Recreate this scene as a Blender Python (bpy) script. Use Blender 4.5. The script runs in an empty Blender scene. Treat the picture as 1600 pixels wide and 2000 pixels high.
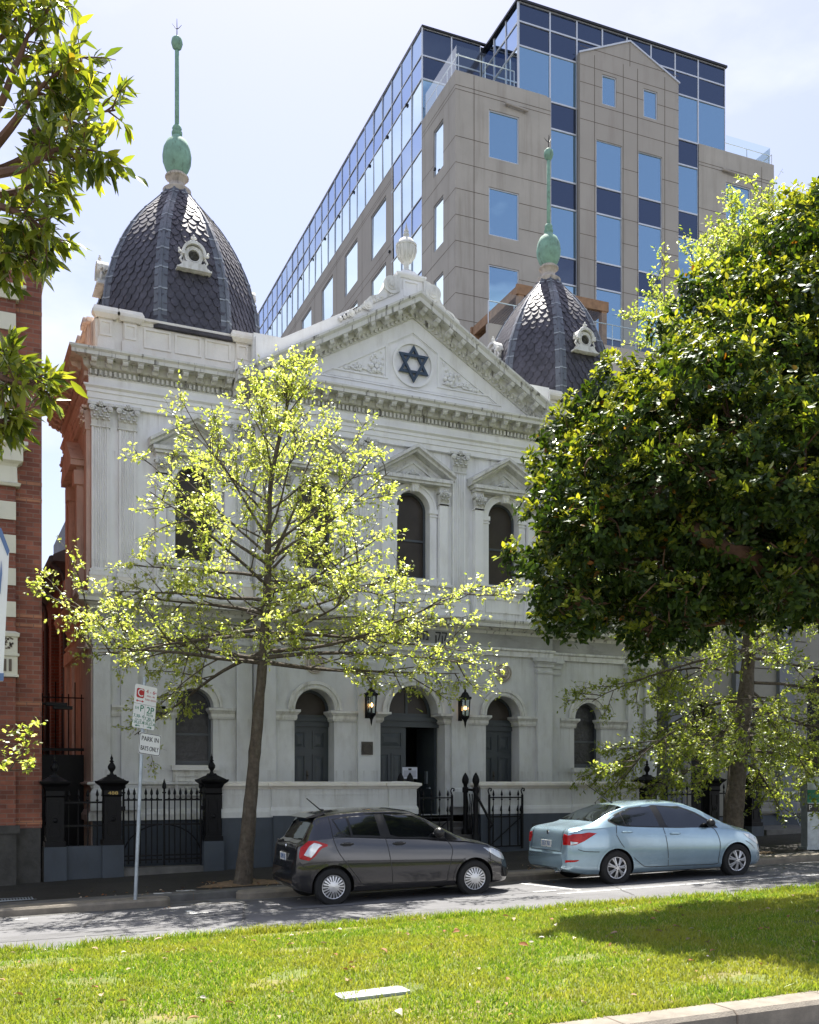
import bpy, bmesh, math, random
import numpy as np
from mathutils import Vector, Matrix
R = math.radians; PI = math.pi
sc = bpy.context.scene; COL = sc.collection

# ------------------------------------------------------------------ camera model (used to choose real positions)
TH = R(24.6); CT, ST = math.cos(TH), math.sin(TH); ZC = 1.85
SLOPE, FALL, SKEW = .026, .032, .065
def gz(x, t): return SLOPE*(x-5.5) - FALL*(t-14.9)               # carriageway height
def pz(x, t): return SLOPE*(x-5.5) + .058 + .017*(t-17.15)       # footpath height
def lz(x, t): return SLOPE*(x-5.5) + .12 + .07*math.sin(PI*min(1, max(0, (t-6.4)/5.6)))  # lawn height
def ty(x, t): return t - SKEW*x

# ------------------------------------------------------------------ materials
MATS = {}
def nodes(name):
    m = bpy.data.materials.new(name); m.use_nodes = True
    nt = m.node_tree; nt.nodes.clear()
    out = nt.nodes.new('ShaderNodeOutputMaterial')
    return m, nt, out
def nn(nt, typ, **kw):
    n = nt.nodes.new(typ)
    for k, v in kw.items():
        if k.startswith('i_'):
            key = k[2:]; key = int(key) if key.isdigit() else key.replace('_', ' ')
            n.inputs[key].default_value = v
        else: setattr(n, k, v)
    return n
def c4(c): return (c[0], c[1], c[2], 1)
def ramp(nt, fac, stops):
    r = nt.nodes.new('ShaderNodeValToRGB'); e = r.color_ramp.elements
    while len(e) < len(stops): e.new(.5)
    for el, (p, c) in zip(e, stops): el.position = p; el.color = c4(c) if len(c) == 3 else c
    nt.links.new(fac, r.inputs[0]); return r
def noise(nt, scale, detail=4, rough=.55, vec=None, sxyz=None):
    geo = nt.nodes.new('ShaderNodeNewGeometry'); v = geo.outputs['Position'] if vec is None else vec
    if sxyz:
        mp = nt.nodes.new('ShaderNodeMapping'); mp.inputs['Scale'].default_value = sxyz
        nt.links.new(v, mp.inputs[0]); v = mp.outputs[0]
    n = nn(nt, 'ShaderNodeTexNoise', i_Scale=scale, i_Detail=detail, i_Roughness=rough)
    nt.links.new(v, n.inputs['Vector']); return n.outputs['Fac']
def mixc(nt, fac, a, b, mode='MIX'):
    m = nn(nt, 'ShaderNodeMix', data_type='RGBA', blend_type=mode)
    for i, s in ((0, fac), (6, a), (7, b)):
        if hasattr(s, 'is_linked'): nt.links.new(s, m.inputs[i])
        else: m.inputs[i].default_value = s if i == 0 else c4(s)
    return m.outputs[2]
def mat(name, col, rough=.6, metal=0, var=.18, vs=3, bump=0, bs=60, stain=0, stain_col=(.05, .045, .035), coat=0, spec=.5, streak=(4, 4, .5), thr=(.52, .68), ledges=()):
    if name in MATS: return MATS[name]
    m, nt, out = nodes(name); L = nt.links.new
    b = nn(nt, 'ShaderNodeBsdfPrincipled', i_Roughness=rough, i_Metallic=metal)
    b.inputs['Coat Weight'].default_value = coat; b.inputs['Specular IOR Level'].default_value = spec
    n1 = noise(nt, vs, 6, .6)
    lo = [max(0, c*(1-var)) for c in col]; hi = [min(1, c*(1+var)) for c in col]
    c = ramp(nt, n1, [(.3, lo), (.7, hi)]).outputs[0]
    if stain:
        s = noise(nt, 1.6, 8, .65, sxyz=streak)
        sf = ramp(nt, s, [(thr[0], (0, 0, 0)), (thr[1], (stain, stain, stain))]).outputs[0]
        c = mixc(nt, sf, c, stain_col)
    if ledges:      # dirty runs below sills and mouldings: (height, length of run)
        geo = nt.nodes.new('ShaderNodeNewGeometry'); sp = nt.nodes.new('ShaderNodeSeparateXYZ'); L(geo.outputs['Position'], sp.inputs[0])
        run = ramp(nt, noise(nt, 5, 5, .7, sxyz=(2.2, 2.2, .12)), [(.5, (0, 0, 0)), (.72, (1, 1, 1))]).outputs[0]; tot = None
        for z, h in ledges:
            up = nn(nt, 'ShaderNodeMapRange', i_1=z-h, i_2=z, i_3=0.0, i_4=.5); L(sp.outputs[2], up.inputs[0])
            cut = nn(nt, 'ShaderNodeMath', operation='LESS_THAN', i_1=z+.02); L(sp.outputs[2], cut.inputs[0])
            m_ = nn(nt, 'ShaderNodeMath', operation='MULTIPLY'); L(up.outputs[0], m_.inputs[0]); L(cut.outputs[0], m_.inputs[1])
            if tot is None: tot = m_.outputs[0]
            else: a_ = nn(nt, 'ShaderNodeMath', operation='MAXIMUM'); L(tot, a_.inputs[0]); L(m_.outputs[0], a_.inputs[1]); tot = a_.outputs[0]
        f_ = nn(nt, 'ShaderNodeMath', operation='MULTIPLY'); L(tot, f_.inputs[0]); L(run, f_.inputs[1])
        c = mixc(nt, f_.outputs[0], c, (.24, .22, .18))
    L(c, b.inputs['Base Color'])
    if bump:
        n2 = noise(nt, bs, 5, .6)
        bp = nn(nt, 'ShaderNodeBump', i_Strength=bump, i_Distance=.02); L(n2, bp.inputs['Height']); L(bp.outputs[0], b.inputs['Normal'])
    L(b.outputs[0], out.inputs[0]); MATS[name] = m; return m
def brick_mat(name, c1, c2, mortar, scale=1, w=.24, h=.085, ms=.008, bump=.4, rough=.85):
    m, nt, out = nodes(name); L = nt.links.new
    geo = nt.nodes.new('ShaderNodeNewGeometry'); sp = nt.nodes.new('ShaderNodeSeparateXYZ'); L(geo.outputs['Position'], sp.inputs[0])
    ad = nn(nt, 'ShaderNodeMath', operation='ADD'); L(sp.outputs[0], ad.inputs[0]); L(sp.outputs[1], ad.inputs[1])
    cb = nt.nodes.new('ShaderNodeCombineXYZ'); L(ad.outputs[0], cb.inputs[0]); L(sp.outputs[2], cb.inputs[1])
    bt = nn(nt, 'ShaderNodeTexBrick', i_Scale=scale, i_Color1=c4(c1), i_Color2=c4(c2), i_Mortar=c4(mortar))
    bt.inputs['Mortar Size'].default_value = ms; bt.inputs['Brick Width'].default_value = w; bt.inputs['Row Height'].default_value = h
    bt.inputs['Mortar Smooth'].default_value = .2; bt.inputs['Bias'].default_value = -.1
    L(cb.outputs[0], bt.inputs['Vector'])
    n1 = noise(nt, 2.2, 6, .6); v = ramp(nt, n1, [(.3, (.62, .6, .6)), (.7, (1.15, 1.12, 1.1))]).outputs[0]
    c = mixc(nt, 1.0, bt.outputs[0], v, 'MULTIPLY')
    b = nn(nt, 'ShaderNodeBsdfPrincipled', i_Roughness=rough); L(c, b.inputs['Base Color'])
    inv = nn(nt, 'ShaderNodeMath', operation='SUBTRACT', i_0=1.0); L(bt.outputs[1], inv.inputs[1])
    bp = nn(nt, 'ShaderNodeBump', i_Strength=bump, i_Distance=.012); L(inv.outputs[0], bp.inputs['Height']); L(bp.outputs[0], b.inputs['Normal'])
    L(b.outputs[0], out.inputs[0]); MATS[name] = m; return m
def leaf_mat(name, cols, trans=.45, gloss=.12, rough=.35, tcol=None, patch=None):
    """cols: list of (pos, colour) over a random value per leaf"""
    m, nt, out = nodes(name); L = nt.links.new
    geo = nt.nodes.new('ShaderNodeNewGeometry')
    c = ramp(nt, geo.outputs['Random Per Island'], cols); c.color_ramp.interpolation = 'LINEAR'; c = c.outputs[0]
    if patch:
        pn = noise(nt, patch[0], 4, .6); c = mixc(nt, ramp(nt, pn, [(.42, (0, 0, 0)), (.62, (1, 1, 1))]).outputs[0], c, mixc(nt, .75, c, patch[1]))
    d = nt.nodes.new('ShaderNodeBsdfDiffuse'); L(c, d.inputs[0])
    t = nt.nodes.new('ShaderNodeBsdfTranslucent')
    L(mixc(nt, 1.0, c, tcol or (1.5, 1.6, .6), 'MULTIPLY'), t.inputs[0])
    mx = nn(nt, 'ShaderNodeMixShader', i_0=trans); L(d.outputs[0], mx.inputs[1]); L(t.outputs[0], mx.inputs[2])
    g = nn(nt, 'ShaderNodeBsdfGlossy', i_Roughness=rough); g.inputs[0].default_value = (.9, .95, .9, 1)
    fr = nn(nt, 'ShaderNodeFresnel', i_IOR=1.4)
    fm = nn(nt, 'ShaderNodeMath', operation='MULTIPLY_ADD', i_1=gloss*3, i_2=gloss*.04); L(fr.outputs[0], fm.inputs[0])
    m2 = nt.nodes.new('ShaderNodeMixShader'); L(fm.outputs[0], m2.inputs[0]); L(mx.outputs[0], m2.inputs[1]); L(g.outputs[0], m2.inputs[2])
    L(m2.outputs[0], out.inputs[0]); MATS[name] = m; return m
def mirror_mat(name, base, refl, fac, rough=.015, wob=.0):
    m, nt, out = nodes(name); L = nt.links.new
    d = nn(nt, 'ShaderNodeBsdfPrincipled', i_Roughness=.15); d.inputs['Base Color'].default_value = c4(base)
    g = nn(nt, 'ShaderNodeBsdfGlossy', i_Roughness=rough); g.inputs[0].default_value = c4(refl)
    lw = nn(nt, 'ShaderNodeFresnel', i_IOR=1.5)
    fm = nn(nt, 'ShaderNodeMath', operation='MULTIPLY_ADD', i_1=1-fac, i_2=fac, use_clamp=True); L(lw.outputs[0], fm.inputs[0])
    if wob:
        n = noise(nt, .9, 2, .4); bp = nn(nt, 'ShaderNodeBump', i_Strength=wob, i_Distance=.05); L(n, bp.inputs['Height']); L(bp.outputs[0], g.inputs['Normal'])
    mx = nt.nodes.new('ShaderNodeMixShader'); L(fm.outputs[0], mx.inputs[0]); L(d.outputs[0], mx.inputs[1]); L(g.outputs[0], mx.inputs[2])
    L(mx.outputs[0], out.inputs[0]); MATS[name] = m; return m
def glass_mat(name, tint, fac=.12):
    m, nt, out = nodes(name); L = nt.links.new
    t = nn(nt, 'ShaderNodeBsdfTransparent'); t.inputs[0].default_value = c4(tint)
    g = nn(nt, 'ShaderNodeBsdfGlossy', i_Roughness=.02)
    fr = nn(nt, 'ShaderNodeFresnel', i_IOR=1.5); fm = nn(nt, 'ShaderNodeMath', operation='MULTIPLY_ADD', i_1=.35, i_2=fac*.6, use_clamp=True); L(fr.outputs[0], fm.inputs[0])
    mx = nt.nodes.new('ShaderNodeMixShader'); L(fm.outputs[0], mx.inputs[0]); L(t.outputs[0], mx.inputs[1]); L(g.outputs[0], mx.inputs[2])
    L(mx.outputs[0], out.inputs[0]); MATS[name] = m; return m
def emit_mat(name, col, s):
    m, nt, out = nodes(name); e = nn(nt, 'ShaderNodeEmission', i_Strength=s); e.inputs[0].default_value = c4(col)
    nt.links.new(e.outputs[0], out.inputs[0]); MATS[name] = m; return m

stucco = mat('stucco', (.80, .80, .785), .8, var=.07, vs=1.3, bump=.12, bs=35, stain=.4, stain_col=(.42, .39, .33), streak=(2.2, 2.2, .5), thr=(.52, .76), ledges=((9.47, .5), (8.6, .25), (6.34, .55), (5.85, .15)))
stucco_low_shade = mat('stucco_low_shade', (.60, .61, .60), .82, var=.09, vs=1.1, bump=.14, bs=35, stain=.42, stain_col=(.30, .285, .25), streak=(1.7, 1.7, .75), thr=(.48, .76), ledges=((4.84, .9), (3.18, .8), (2.08, .35), (1.68, .35)))  # greyer ground-floor paint, darkened further to hold the shade near the ground
stucco_trim = mat('stucco_trim', (.65, .65, .615), .82, var=.1, vs=2.5, bump=.2, bs=30, stain=.55, stain_col=(.22, .2, .15), streak=(5, 5, 1.5), thr=(.48, .7))
stucco_mould = mat('stucco_mould', (.63, .625, .575), .85, var=.1, vs=2.5, bump=.2, bs=30, stain=.85, stain_col=(.07, .064, .05), streak=(7, 7, .6), thr=(.555, .65))
stucco_warm = mat('stucco_warm', (.76, .73, .66), .8, var=.08, vs=1.6, bump=.14, bs=35, stain=.35, stain_col=(.5, .36, .22), streak=(2, 2, .8), thr=(.5, .75))
stucco_dirty = mat('stucco_dirty', (.34, .34, .32), .85, var=.2, vs=1.2, bump=.2, bs=30, stain=.5, stain_col=(.16, .155, .14), streak=(1.2, 1.2, 3))
tan = mat('tan_bounce', (.74, .60, .50), .8, var=.12, vs=2, bump=.15, bs=30, stain=.4, stain_col=(.2, .12, .09))  # warm bounce off the neighbouring red brick put into the wall colour
plinth_grey = mat('plinth_grey', (.066, .078, .094), .7, spec=.25, var=.12, vs=2, bump=.1, bs=25, stain=.35, stain_col=(.05, .05, .05), streak=(2, 2, .7))
slate = mat('slate', (.05, .048, .062), .6, var=.45, vs=3.5, bump=.12, bs=50)
lead = mat('lead', (.10, .112, .135), .45, var=.2, vs=3, bump=.08, bs=30)
lead_light = mat('lead_light', (.25, .275, .3), .45, var=.15)
copper = mat('verdigris', (.20, .345, .26), .75, var=.22, vs=6, bump=.15, bs=40, stain=.7, stain_col=(.05, .045, .03), streak=(5, 5, 2), thr=(.55, .72))
stone_aged = mat('stone_aged', (.47, .42, .36), .85, var=.2, vs=6, bump=.3, bs=40, stain=.6, stain_col=(.14, .12, .1))
door_grey = mat('door_grey', (.045, .055, .062), .45, var=.12, vs=4)
frame_dark = mat('frame_dark', (.06, .07, .08), .5, var=.15)
star_blue = mat('star_blue', (.010, .034, .066), .35, var=.2)
black_iron = mat('black_iron', (.005, .005, .006), .5, var=.3, vs=9, bump=.1, bs=50, spec=.2)
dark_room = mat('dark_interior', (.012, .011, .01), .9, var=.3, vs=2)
asphalt = mat('asphalt', (.15, .15, .155), .92, spec=.3, var=.2, vs=.7, bump=.5, bs=160, stain=.4, stain_col=(.1, .1, .1), streak=(.25, 1.2, 1), thr=(.5, .62))
asphalt_path = mat('asphalt_path', (.042, .04, .036), .95, spec=.15, var=.25, vs=.8, bump=.5, bs=120, stain=.35, stain_col=(.05, .048, .042), streak=(.8, .8, 1))
bluestone = mat('bluestone', (.13, .127, .12), .9, spec=.2, var=.25, vs=4, bump=.4, bs=50, stain=.4, stain_col=(.1, .1, .095), streak=(3, 3, 3))
concrete = mat('concrete_kerb', (.21, .185, .15), .9, var=.25, vs=5, bump=.4, bs=80, stain=.5, stain_col=(.13, .12, .1), streak=(3, 3, 3))
paint_white = mat('road_paint', (.62, .62, .6), .8, var=.2, vs=8, stain=.8, stain_col=(.17, .17, .17), streak=(6, 6, 6), thr=(.5, .6))
soil = mat('soil', (.17, .115, .065), .95, var=.4, vs=8, bump=.6, bs=40)
bark = mat('bark', (.085, .068, .05), .92, var=.4, vs=14, bump=.9, bs=28, stain=.5, stain_col=(.16, .15, .12), streak=(8, 8, 2))
bark_brown = mat('bark_brown', (.13, .07, .042), .9, var=.3, vs=8, bump=.6, bs=25)
white_paint = mat('white_paint', (.75, .76, .76), .45, var=.05)
galv = mat('galvanised', (.32, .36, .39), .42, metal=.5, var=.2, vs=9)
timber = mat('timber', (.30, .17, .085), .7, var=.25, vs=5, bump=.2, bs=20)
beige = mat('precast_beige', (.43, .40, .345), .85, var=.1, vs=.55, bump=.08, bs=20, stain=.45, stain_col=(.24, .205, .165), streak=(1.6, 1.6, .12), thr=(.5, .72))
beige_dark = mat('precast_brown', (.385, .355, .31), .85, var=.06, vs=.35, bump=.08, bs=20, stain=.25, stain_col=(.22, .18, .15), streak=(1, 1, .12))
joint = mat('joint', (.13, .105, .08), .9)
aluminium = mat('aluminium', (.62, .64, .66), .35, metal=.4, var=.05)
win_glass = mirror_mat('window_mirror', (.02, .05, .09), (.5, .76, .96), .52, .01, .02)
span_glass = mirror_mat('spandrel_mirror', (.008, .012, .028), (.3, .42, .66), .12, .02, .02)
left_glass = mirror_mat('side_mirror', (.04, .06, .09), (.72, .84, .95), .6, .01, .03)
left_span = mirror_mat('side_spandrel', (.012, .02, .045), (.4, .5, .72), .2, .015, .03)
clear_glass = glass_mat('clear_glass', (.86, .95, .95), .1)
old_glass = mat('old_glass', (.05, .041, .034), .3, var=.25, vs=1.5, bump=.05, bs=90, spec=.25)
lead_glass = mat('leaded_glass', (.028, .029, .032), .22, var=.5, vs=9, bump=.6, bs=14, spec=.4)
red_brick = brick_mat('red_brick', (.29, .105, .065), (.15, .05, .034), (.22, .14, .11))
orange_brick = brick_mat('orange_brick', (.42, .2, .11), (.36, .16, .09), (.2, .12, .09))
hall_brick = brick_mat('hall_brick', (.34, .13, .085), (.26, .09, .06), (.26, .2, .17), ms=.012)
cream_paint = mat('cream_paint', (.62, .6, .49), .7, var=.06, vs=2, bump=.1, bs=30, stain=.3, stain_col=(.4, .37, .3))
rock = mat('rock_face', (.06, .058, .054), .92, var=.35, vs=4, bump=1.0, bs=9)
grey_render = mat('grey_render', (.21, .205, .18), .85, var=.1, vs=1, bump=.12, bs=30, stain=.3, stain_col=(.2, .19, .17))
grey_cool = mat('grey_cool', (.15, .16, .18), .8, var=.1, vs=1, bump=.12, bs=30)
rubber = mat('rubber', (.012, .012, .012), .85, var=.3, vs=20)
chrome = mat('chrome', (.75, .75, .76), .15, metal=1, var=.03)
wheel_silver = mat('wheel_silver', (.62, .62, .62), .32, metal=.55, var=.05)
car_glass = mirror_mat('car_glass', (.005, .006, .007), (.5, .55, .6), .04, .01)
lamp_red = mat('lamp_red', (.4, .005, .008), .25, var=.3, vs=20, spec=.35)
lamp_clear = mat('lamp_clear', (.48, .5, .52), .08, metal=.35, var=.25, vs=18, coat=1)
trim_black = mat('trim_black', (.012, .012, .013), .4, var=.2)
plate_white = mat('plate_white', (.62, .63, .62), .4, var=.05)
green_sign = mat('sign_green', (.0, .17, .09), .5, var=.05)
red_sign = mat('sign_red', (.42, .015, .02), .5, var=.05)
black_sign = mat('sign_black', (.01, .01, .01), .5)
gold = mat('gold_paint', (.5, .36, .12), .4, metal=.4)
bronze = mat('bronze_plaque', (.06, .052, .042), .5, metal=.3, var=.3, vs=12, bump=.3, bs=60)
paper = mat('paper', (.62, .64, .72), .7, var=.03)
grey_ink = mat('grey_ink', (.25, .26, .32), .7)
bulb = emit_mat('lit_bulb', (1, .5, .16), 4)
cover_plate = mat('cover_plate', (.30, .33, .32), .6, var=.15, vs=9, bump=.2, bs=60, stain=.4, stain_col=(.25, .27, .22), streak=(6, 6, 6))
blue_trim = mat('blue_trim', (.10, .17, .34), .5)

# ------------------------------------------------------------------ mesh helper
WL = {}
class MB:
    def __init__(s): s.v = []; s.f = []; s.m = []
    def add(s, vs, fs, m=0):
        o = len(s.v); s.v.extend([tuple(p) for p in vs]); s.f.extend([tuple(i+o for i in f) for f in fs]); s.m.extend([m]*len(fs))
    def box(s, x0, x1, y0, y1, z0, z1, m=0):
        s.add([(x0,y0,z0),(x1,y0,z0),(x1,y1,z0),(x0,y1,z0),(x0,y0,z1),(x1,y0,z1),(x1,y1,z1),(x0,y1,z1)],
              [(0,3,2,1),(4,5,6,7),(0,1,5,4),(1,2,6,5),(2,3,7,6),(3,0,4,7)], m)
    def cbox(s, c, d, m=0): s.box(c[0]-d[0]/2, c[0]+d[0]/2, c[1]-d[1]/2, c[1]+d[1]/2, c[2]-d[2]/2, c[2]+d[2]/2, m)
    def taper(s, c0, d0, c1, d1, m=0):
        a = [(c0[0]+i*d0[0]/2, c0[1]+j*d0[1]/2, c0[2]) for i, j in ((-1,-1),(1,-1),(1,1),(-1,1))]
        b = [(c1[0]+i*d1[0]/2, c1[1]+j*d1[1]/2, c1[2]) for i, j in ((-1,-1),(1,-1),(1,1),(-1,1))]
        s.add(a+b, [(0,3,2,1),(4,5,6,7),(0,1,5,4),(1,2,6,5),(2,3,7,6),(3,0,4,7)], m)
    def prism(s, poly, lo, hi, axis='y', m=0):
        def P(a, b, c): return (a, c, b) if axis == 'y' else ((c, a, b) if axis == 'x' else (a, b, c))
        n = len(poly); vs = [P(a, b, lo) for a, b in poly] + [P(a, b, hi) for a, b in poly]
        fs = [tuple(range(n)), tuple(range(2*n-1, n-1, -1))] + [(i, (i+1) % n, n+(i+1) % n, n+i) for i in range(n)]
        s.add(vs, fs, m)
    def ring_prism(s, outer, inner, lo, hi, m=0):
        """frame between two outlines of equal point count in (x,z), extruded in y"""
        n = len(outer); vs = [(a, lo, b) for a, b in outer]+[(a, lo, b) for a, b in inner]+[(a, hi, b) for a, b in outer]+[(a, hi, b) for a, b in inner]
        fs = []
        for i in range(n):
            j = (i+1) % n
            fs += [(i, j, n+j, n+i), (2*n+i, 3*n+i, 3*n+j, 2*n+j), (i, 2*n+i, 2*n+j, j), (n+i, n+j, 3*n+j, 3*n+i)]
        s.add(vs, fs, m)
    def lathe(s, prof, c=(0,0,0), n=20, m=0, axis='z', a0=0, a1=2*PI):
        full = abs(a1-a0-2*PI) < 1e-6; k = n if full else n+1; vs = []; fs = []
        for r, z in prof:
            for i in range(k):
                a = a0+(a1-a0)*i/n; p = (r*math.cos(a), r*math.sin(a), z)
                if axis == 'y': p = (p[0], z, p[1])
                if axis == 'x': p = (z, p[0], p[1])
                vs.append((c[0]+p[0], c[1]+p[1], c[2]+p[2]))
        for j in range(len(prof)-1):
            for i in range(n):
                i2 = (i+1) % k; fs.append((j*k+i, j*k+i2, (j+1)*k+i2, (j+1)*k+i))
        if prof[0][0] > 1e-5 and full: fs.append(tuple(range(k-1, -1, -1)))
        if prof[-1][0] > 1e-5 and full: fs.append(tuple((len(prof)-1)*k+i for i in range(k)))
        s.add(vs, fs, m)
    def tube(s, pts, rad, n=8, m=0, cap=True):
        pts = [Vector(p) for p in pts]; N = len(pts); rad = rad if hasattr(rad, '__len__') else [rad]*N
        vs = []; fs = []; up = None
        for i, p in enumerate(pts):
            d = (pts[min(i+1, N-1)]-pts[max(i-1, 0)]).normalized()
            if up is None: up = d.orthogonal().normalized()
            else:
                up = (up-d*up.dot(d)); up = up.normalized() if up.length > 1e-6 else d.orthogonal().normalized()
            b = d.cross(up)
            for k in range(n):
                a = 2*PI*k/n; vs.append(p+(up*math.cos(a)+b*math.sin(a))*rad[i])
        for i in range(N-1):
            for k in range(n): fs.append((i*n+k, i*n+(k+1) % n, (i+1)*n+(k+1) % n, (i+1)*n+k))
        if cap: fs.append(tuple(range(n-1, -1, -1))); fs.append(tuple((N-1)*n+k for k in range(n)))
        s.add(vs, fs, m)
    def sweep(s, prof, path, ms=0):
        P = [Vector(p) for p in path]; N = len(P); nr = []
        for i in range(N-1):
            d = (P[i+1]-P[i]).normalized(); nr.append(Vector((d.y, -d.x)))
        vs = []; k = len(prof)
        for i in range(N):
            if i == 0: mv = nr[0]
            elif i == N-1: mv = nr[-1]
            else: mv = (nr[i-1]+nr[i])/(1+nr[i-1].dot(nr[i]))
            for o, z in prof: vs.append((P[i].x+mv.x*o, P[i].y+mv.y*o, z))
        for i in range(N-1):
            fs = [(a, b, c, d) for a, b, c, d in ((i*k+j, i*k+(j+1) % k, (i+1)*k+(j+1) % k, (i+1)*k+j) for j in range(k))]
            off = len(s.v) if i == 0 else off
            if i == 0: s.v.extend(vs)
            mm = ms[i] if hasattr(ms, '__len__') else ms
            s.f.extend([tuple(q+off for q in f) for f in fs]); s.m.extend([mm]*len(fs))
        s.f.append(tuple(off+j for j in range(k))); s.m.append(ms[0] if hasattr(ms, '__len__') else ms)
        s.f.append(tuple(off+(N-1)*k+j for j in range(k-1, -1, -1))); s.m.append(ms[-1] if hasattr(ms, '__len__') else ms)
    def rake(s, prof, a, b, y, m=0):
        k = len(prof); vs = [(a[0], y-o, a[1]+h) for o, h in prof]+[(b[0], y-o, b[1]+h) for o, h in prof]
        s.add(vs, [(j, (j+1) % k, k+(j+1) % k, k+j) for j in range(k)]+[tuple(range(k)), tuple(range(2*k-1, k-1, -1))], m)
    def sphere(s, c, r, n=12, m=0, sz=1):
        s.lathe([(r*math.sin(PI*i/(n//2+2)) if 0 < i < n//2+2 else 0, -r*sz*math.cos(PI*i/(n//2+2))) for i in range(n//2+3)], c, n, m)
    def build(s, name, mats, parent=None, smooth=None, loc=None, world=True):
        me = bpy.data.meshes.new(name)
        off = WL.get(parent.name, Vector()) if (parent and loc is None) else Vector()
        vs = s.v if off.length == 0 else [(a-off.x, b-off.y, c-off.z) for a, b, c in s.v]
        me.from_pydata(vs, [], s.f)
        mats = mats if isinstance(mats, (list, tuple)) else [mats]
        for m in mats: me.materials.append(m)
        if len(mats) > 1: me.polygons.foreach_set('material_index', s.m)
        if smooth is not None:
            me.polygons.foreach_set('use_smooth', [True]*len(me.polygons)); me.set_sharp_from_angle(angle=R(smooth))
        me.update()
        return link(name, me, parent, loc)
def link(name, me, parent=None, loc=None, rot=None):
    o = bpy.data.objects.new(name, me); COL.objects.link(o)
    if parent:
        o.parent = parent; pw = WL.get(parent.name, Vector())
        if loc is not None: o.location = Vector(loc)-pw; WL[o.name] = Vector(loc)
        else: WL[o.name] = pw
    else:
        if loc is not None: o.location = loc
        WL[o.name] = Vector(loc) if loc is not None else Vector()
    if rot is not None: o.rotation_euler = rot; 
    return o
def tag(o, label, cat, group=None, kind=None):
    o['label'] = label; o['category'] = cat
    if group: o['group'] = group
    if kind: o['kind'] = kind
    return o
def struct(o, kind='structure'): o['kind'] = kind; return o
def thing(name, label, cat, loc=(0,0,0), rot=None, group=None, local=False):
    o = bpy.data.objects.new(name, None); COL.objects.link(o); o.location = loc; o.empty_display_size = .2
    if rot: o.rotation_euler = rot
    WL[o.name] = Vector() if local else Vector(loc)
    return tag(o, label, cat, group)
def dup(o, parent=None, loc=None, label=None):
    c = o.copy(); COL.objects.link(c)
    if parent: c.parent = parent
    if loc is not None: c.location = loc
    if label: c['label'] = label
    for ch in list(o.children): dup(ch, c)
    return c
def text_mesh(body, size, align='CENTER'):
    cu = bpy.data.curves.new('lettering', 'FONT'); cu.body = body; cu.size = size; cu.align_x = align; cu.align_y = 'CENTER'; cu.extrude = size*.02
    o = bpy.data.objects.new('lettering', cu); COL.objects.link(o)
    dg = bpy.context.evaluated_depsgraph_get(); dg.update()
    me = bpy.data.meshes.new_from_object(o.evaluated_get(dg)); bpy.data.objects.remove(o); bpy.data.curves.remove(cu)
    return me
def text(body, size, parent, pos, material, name='lettering', align='CENTER', sx=1, rotz=0, fit=None):
    """text standing upright, read from -y; pos in the parent's local space"""
    me = text_mesh(body, size, align); me.materials.clear(); me.materials.append(material)
    if fit: xs_ = [v.co.x for v in me.vertices]; sx = fit/(max(xs_)-min(xs_))
    M4 = Matrix.Translation(pos) @ Matrix.Rotation(rotz, 4, 'Z') @ Matrix.Rotation(PI/2, 4, 'X') @ Matrix.Diagonal((sx, 1, 1, 1)); me.transform(M4)
    o = bpy.data.objects.new(name, me); COL.objects.link(o); o.parent = parent; return o
def arc(cx, cz, r, a0, a1, n): return [(cx+r*math.cos(a0+(a1-a0)*i/n), cz+r*math.sin(a0+(a1-a0)*i/n)) for i in range(n+1)]
def arch_outline(cx, hw, zb, zs, n=16):
    return [(cx-hw, zb), (cx+hw, zb)] + arc(cx, zs, hw, 0, PI, n)
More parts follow.
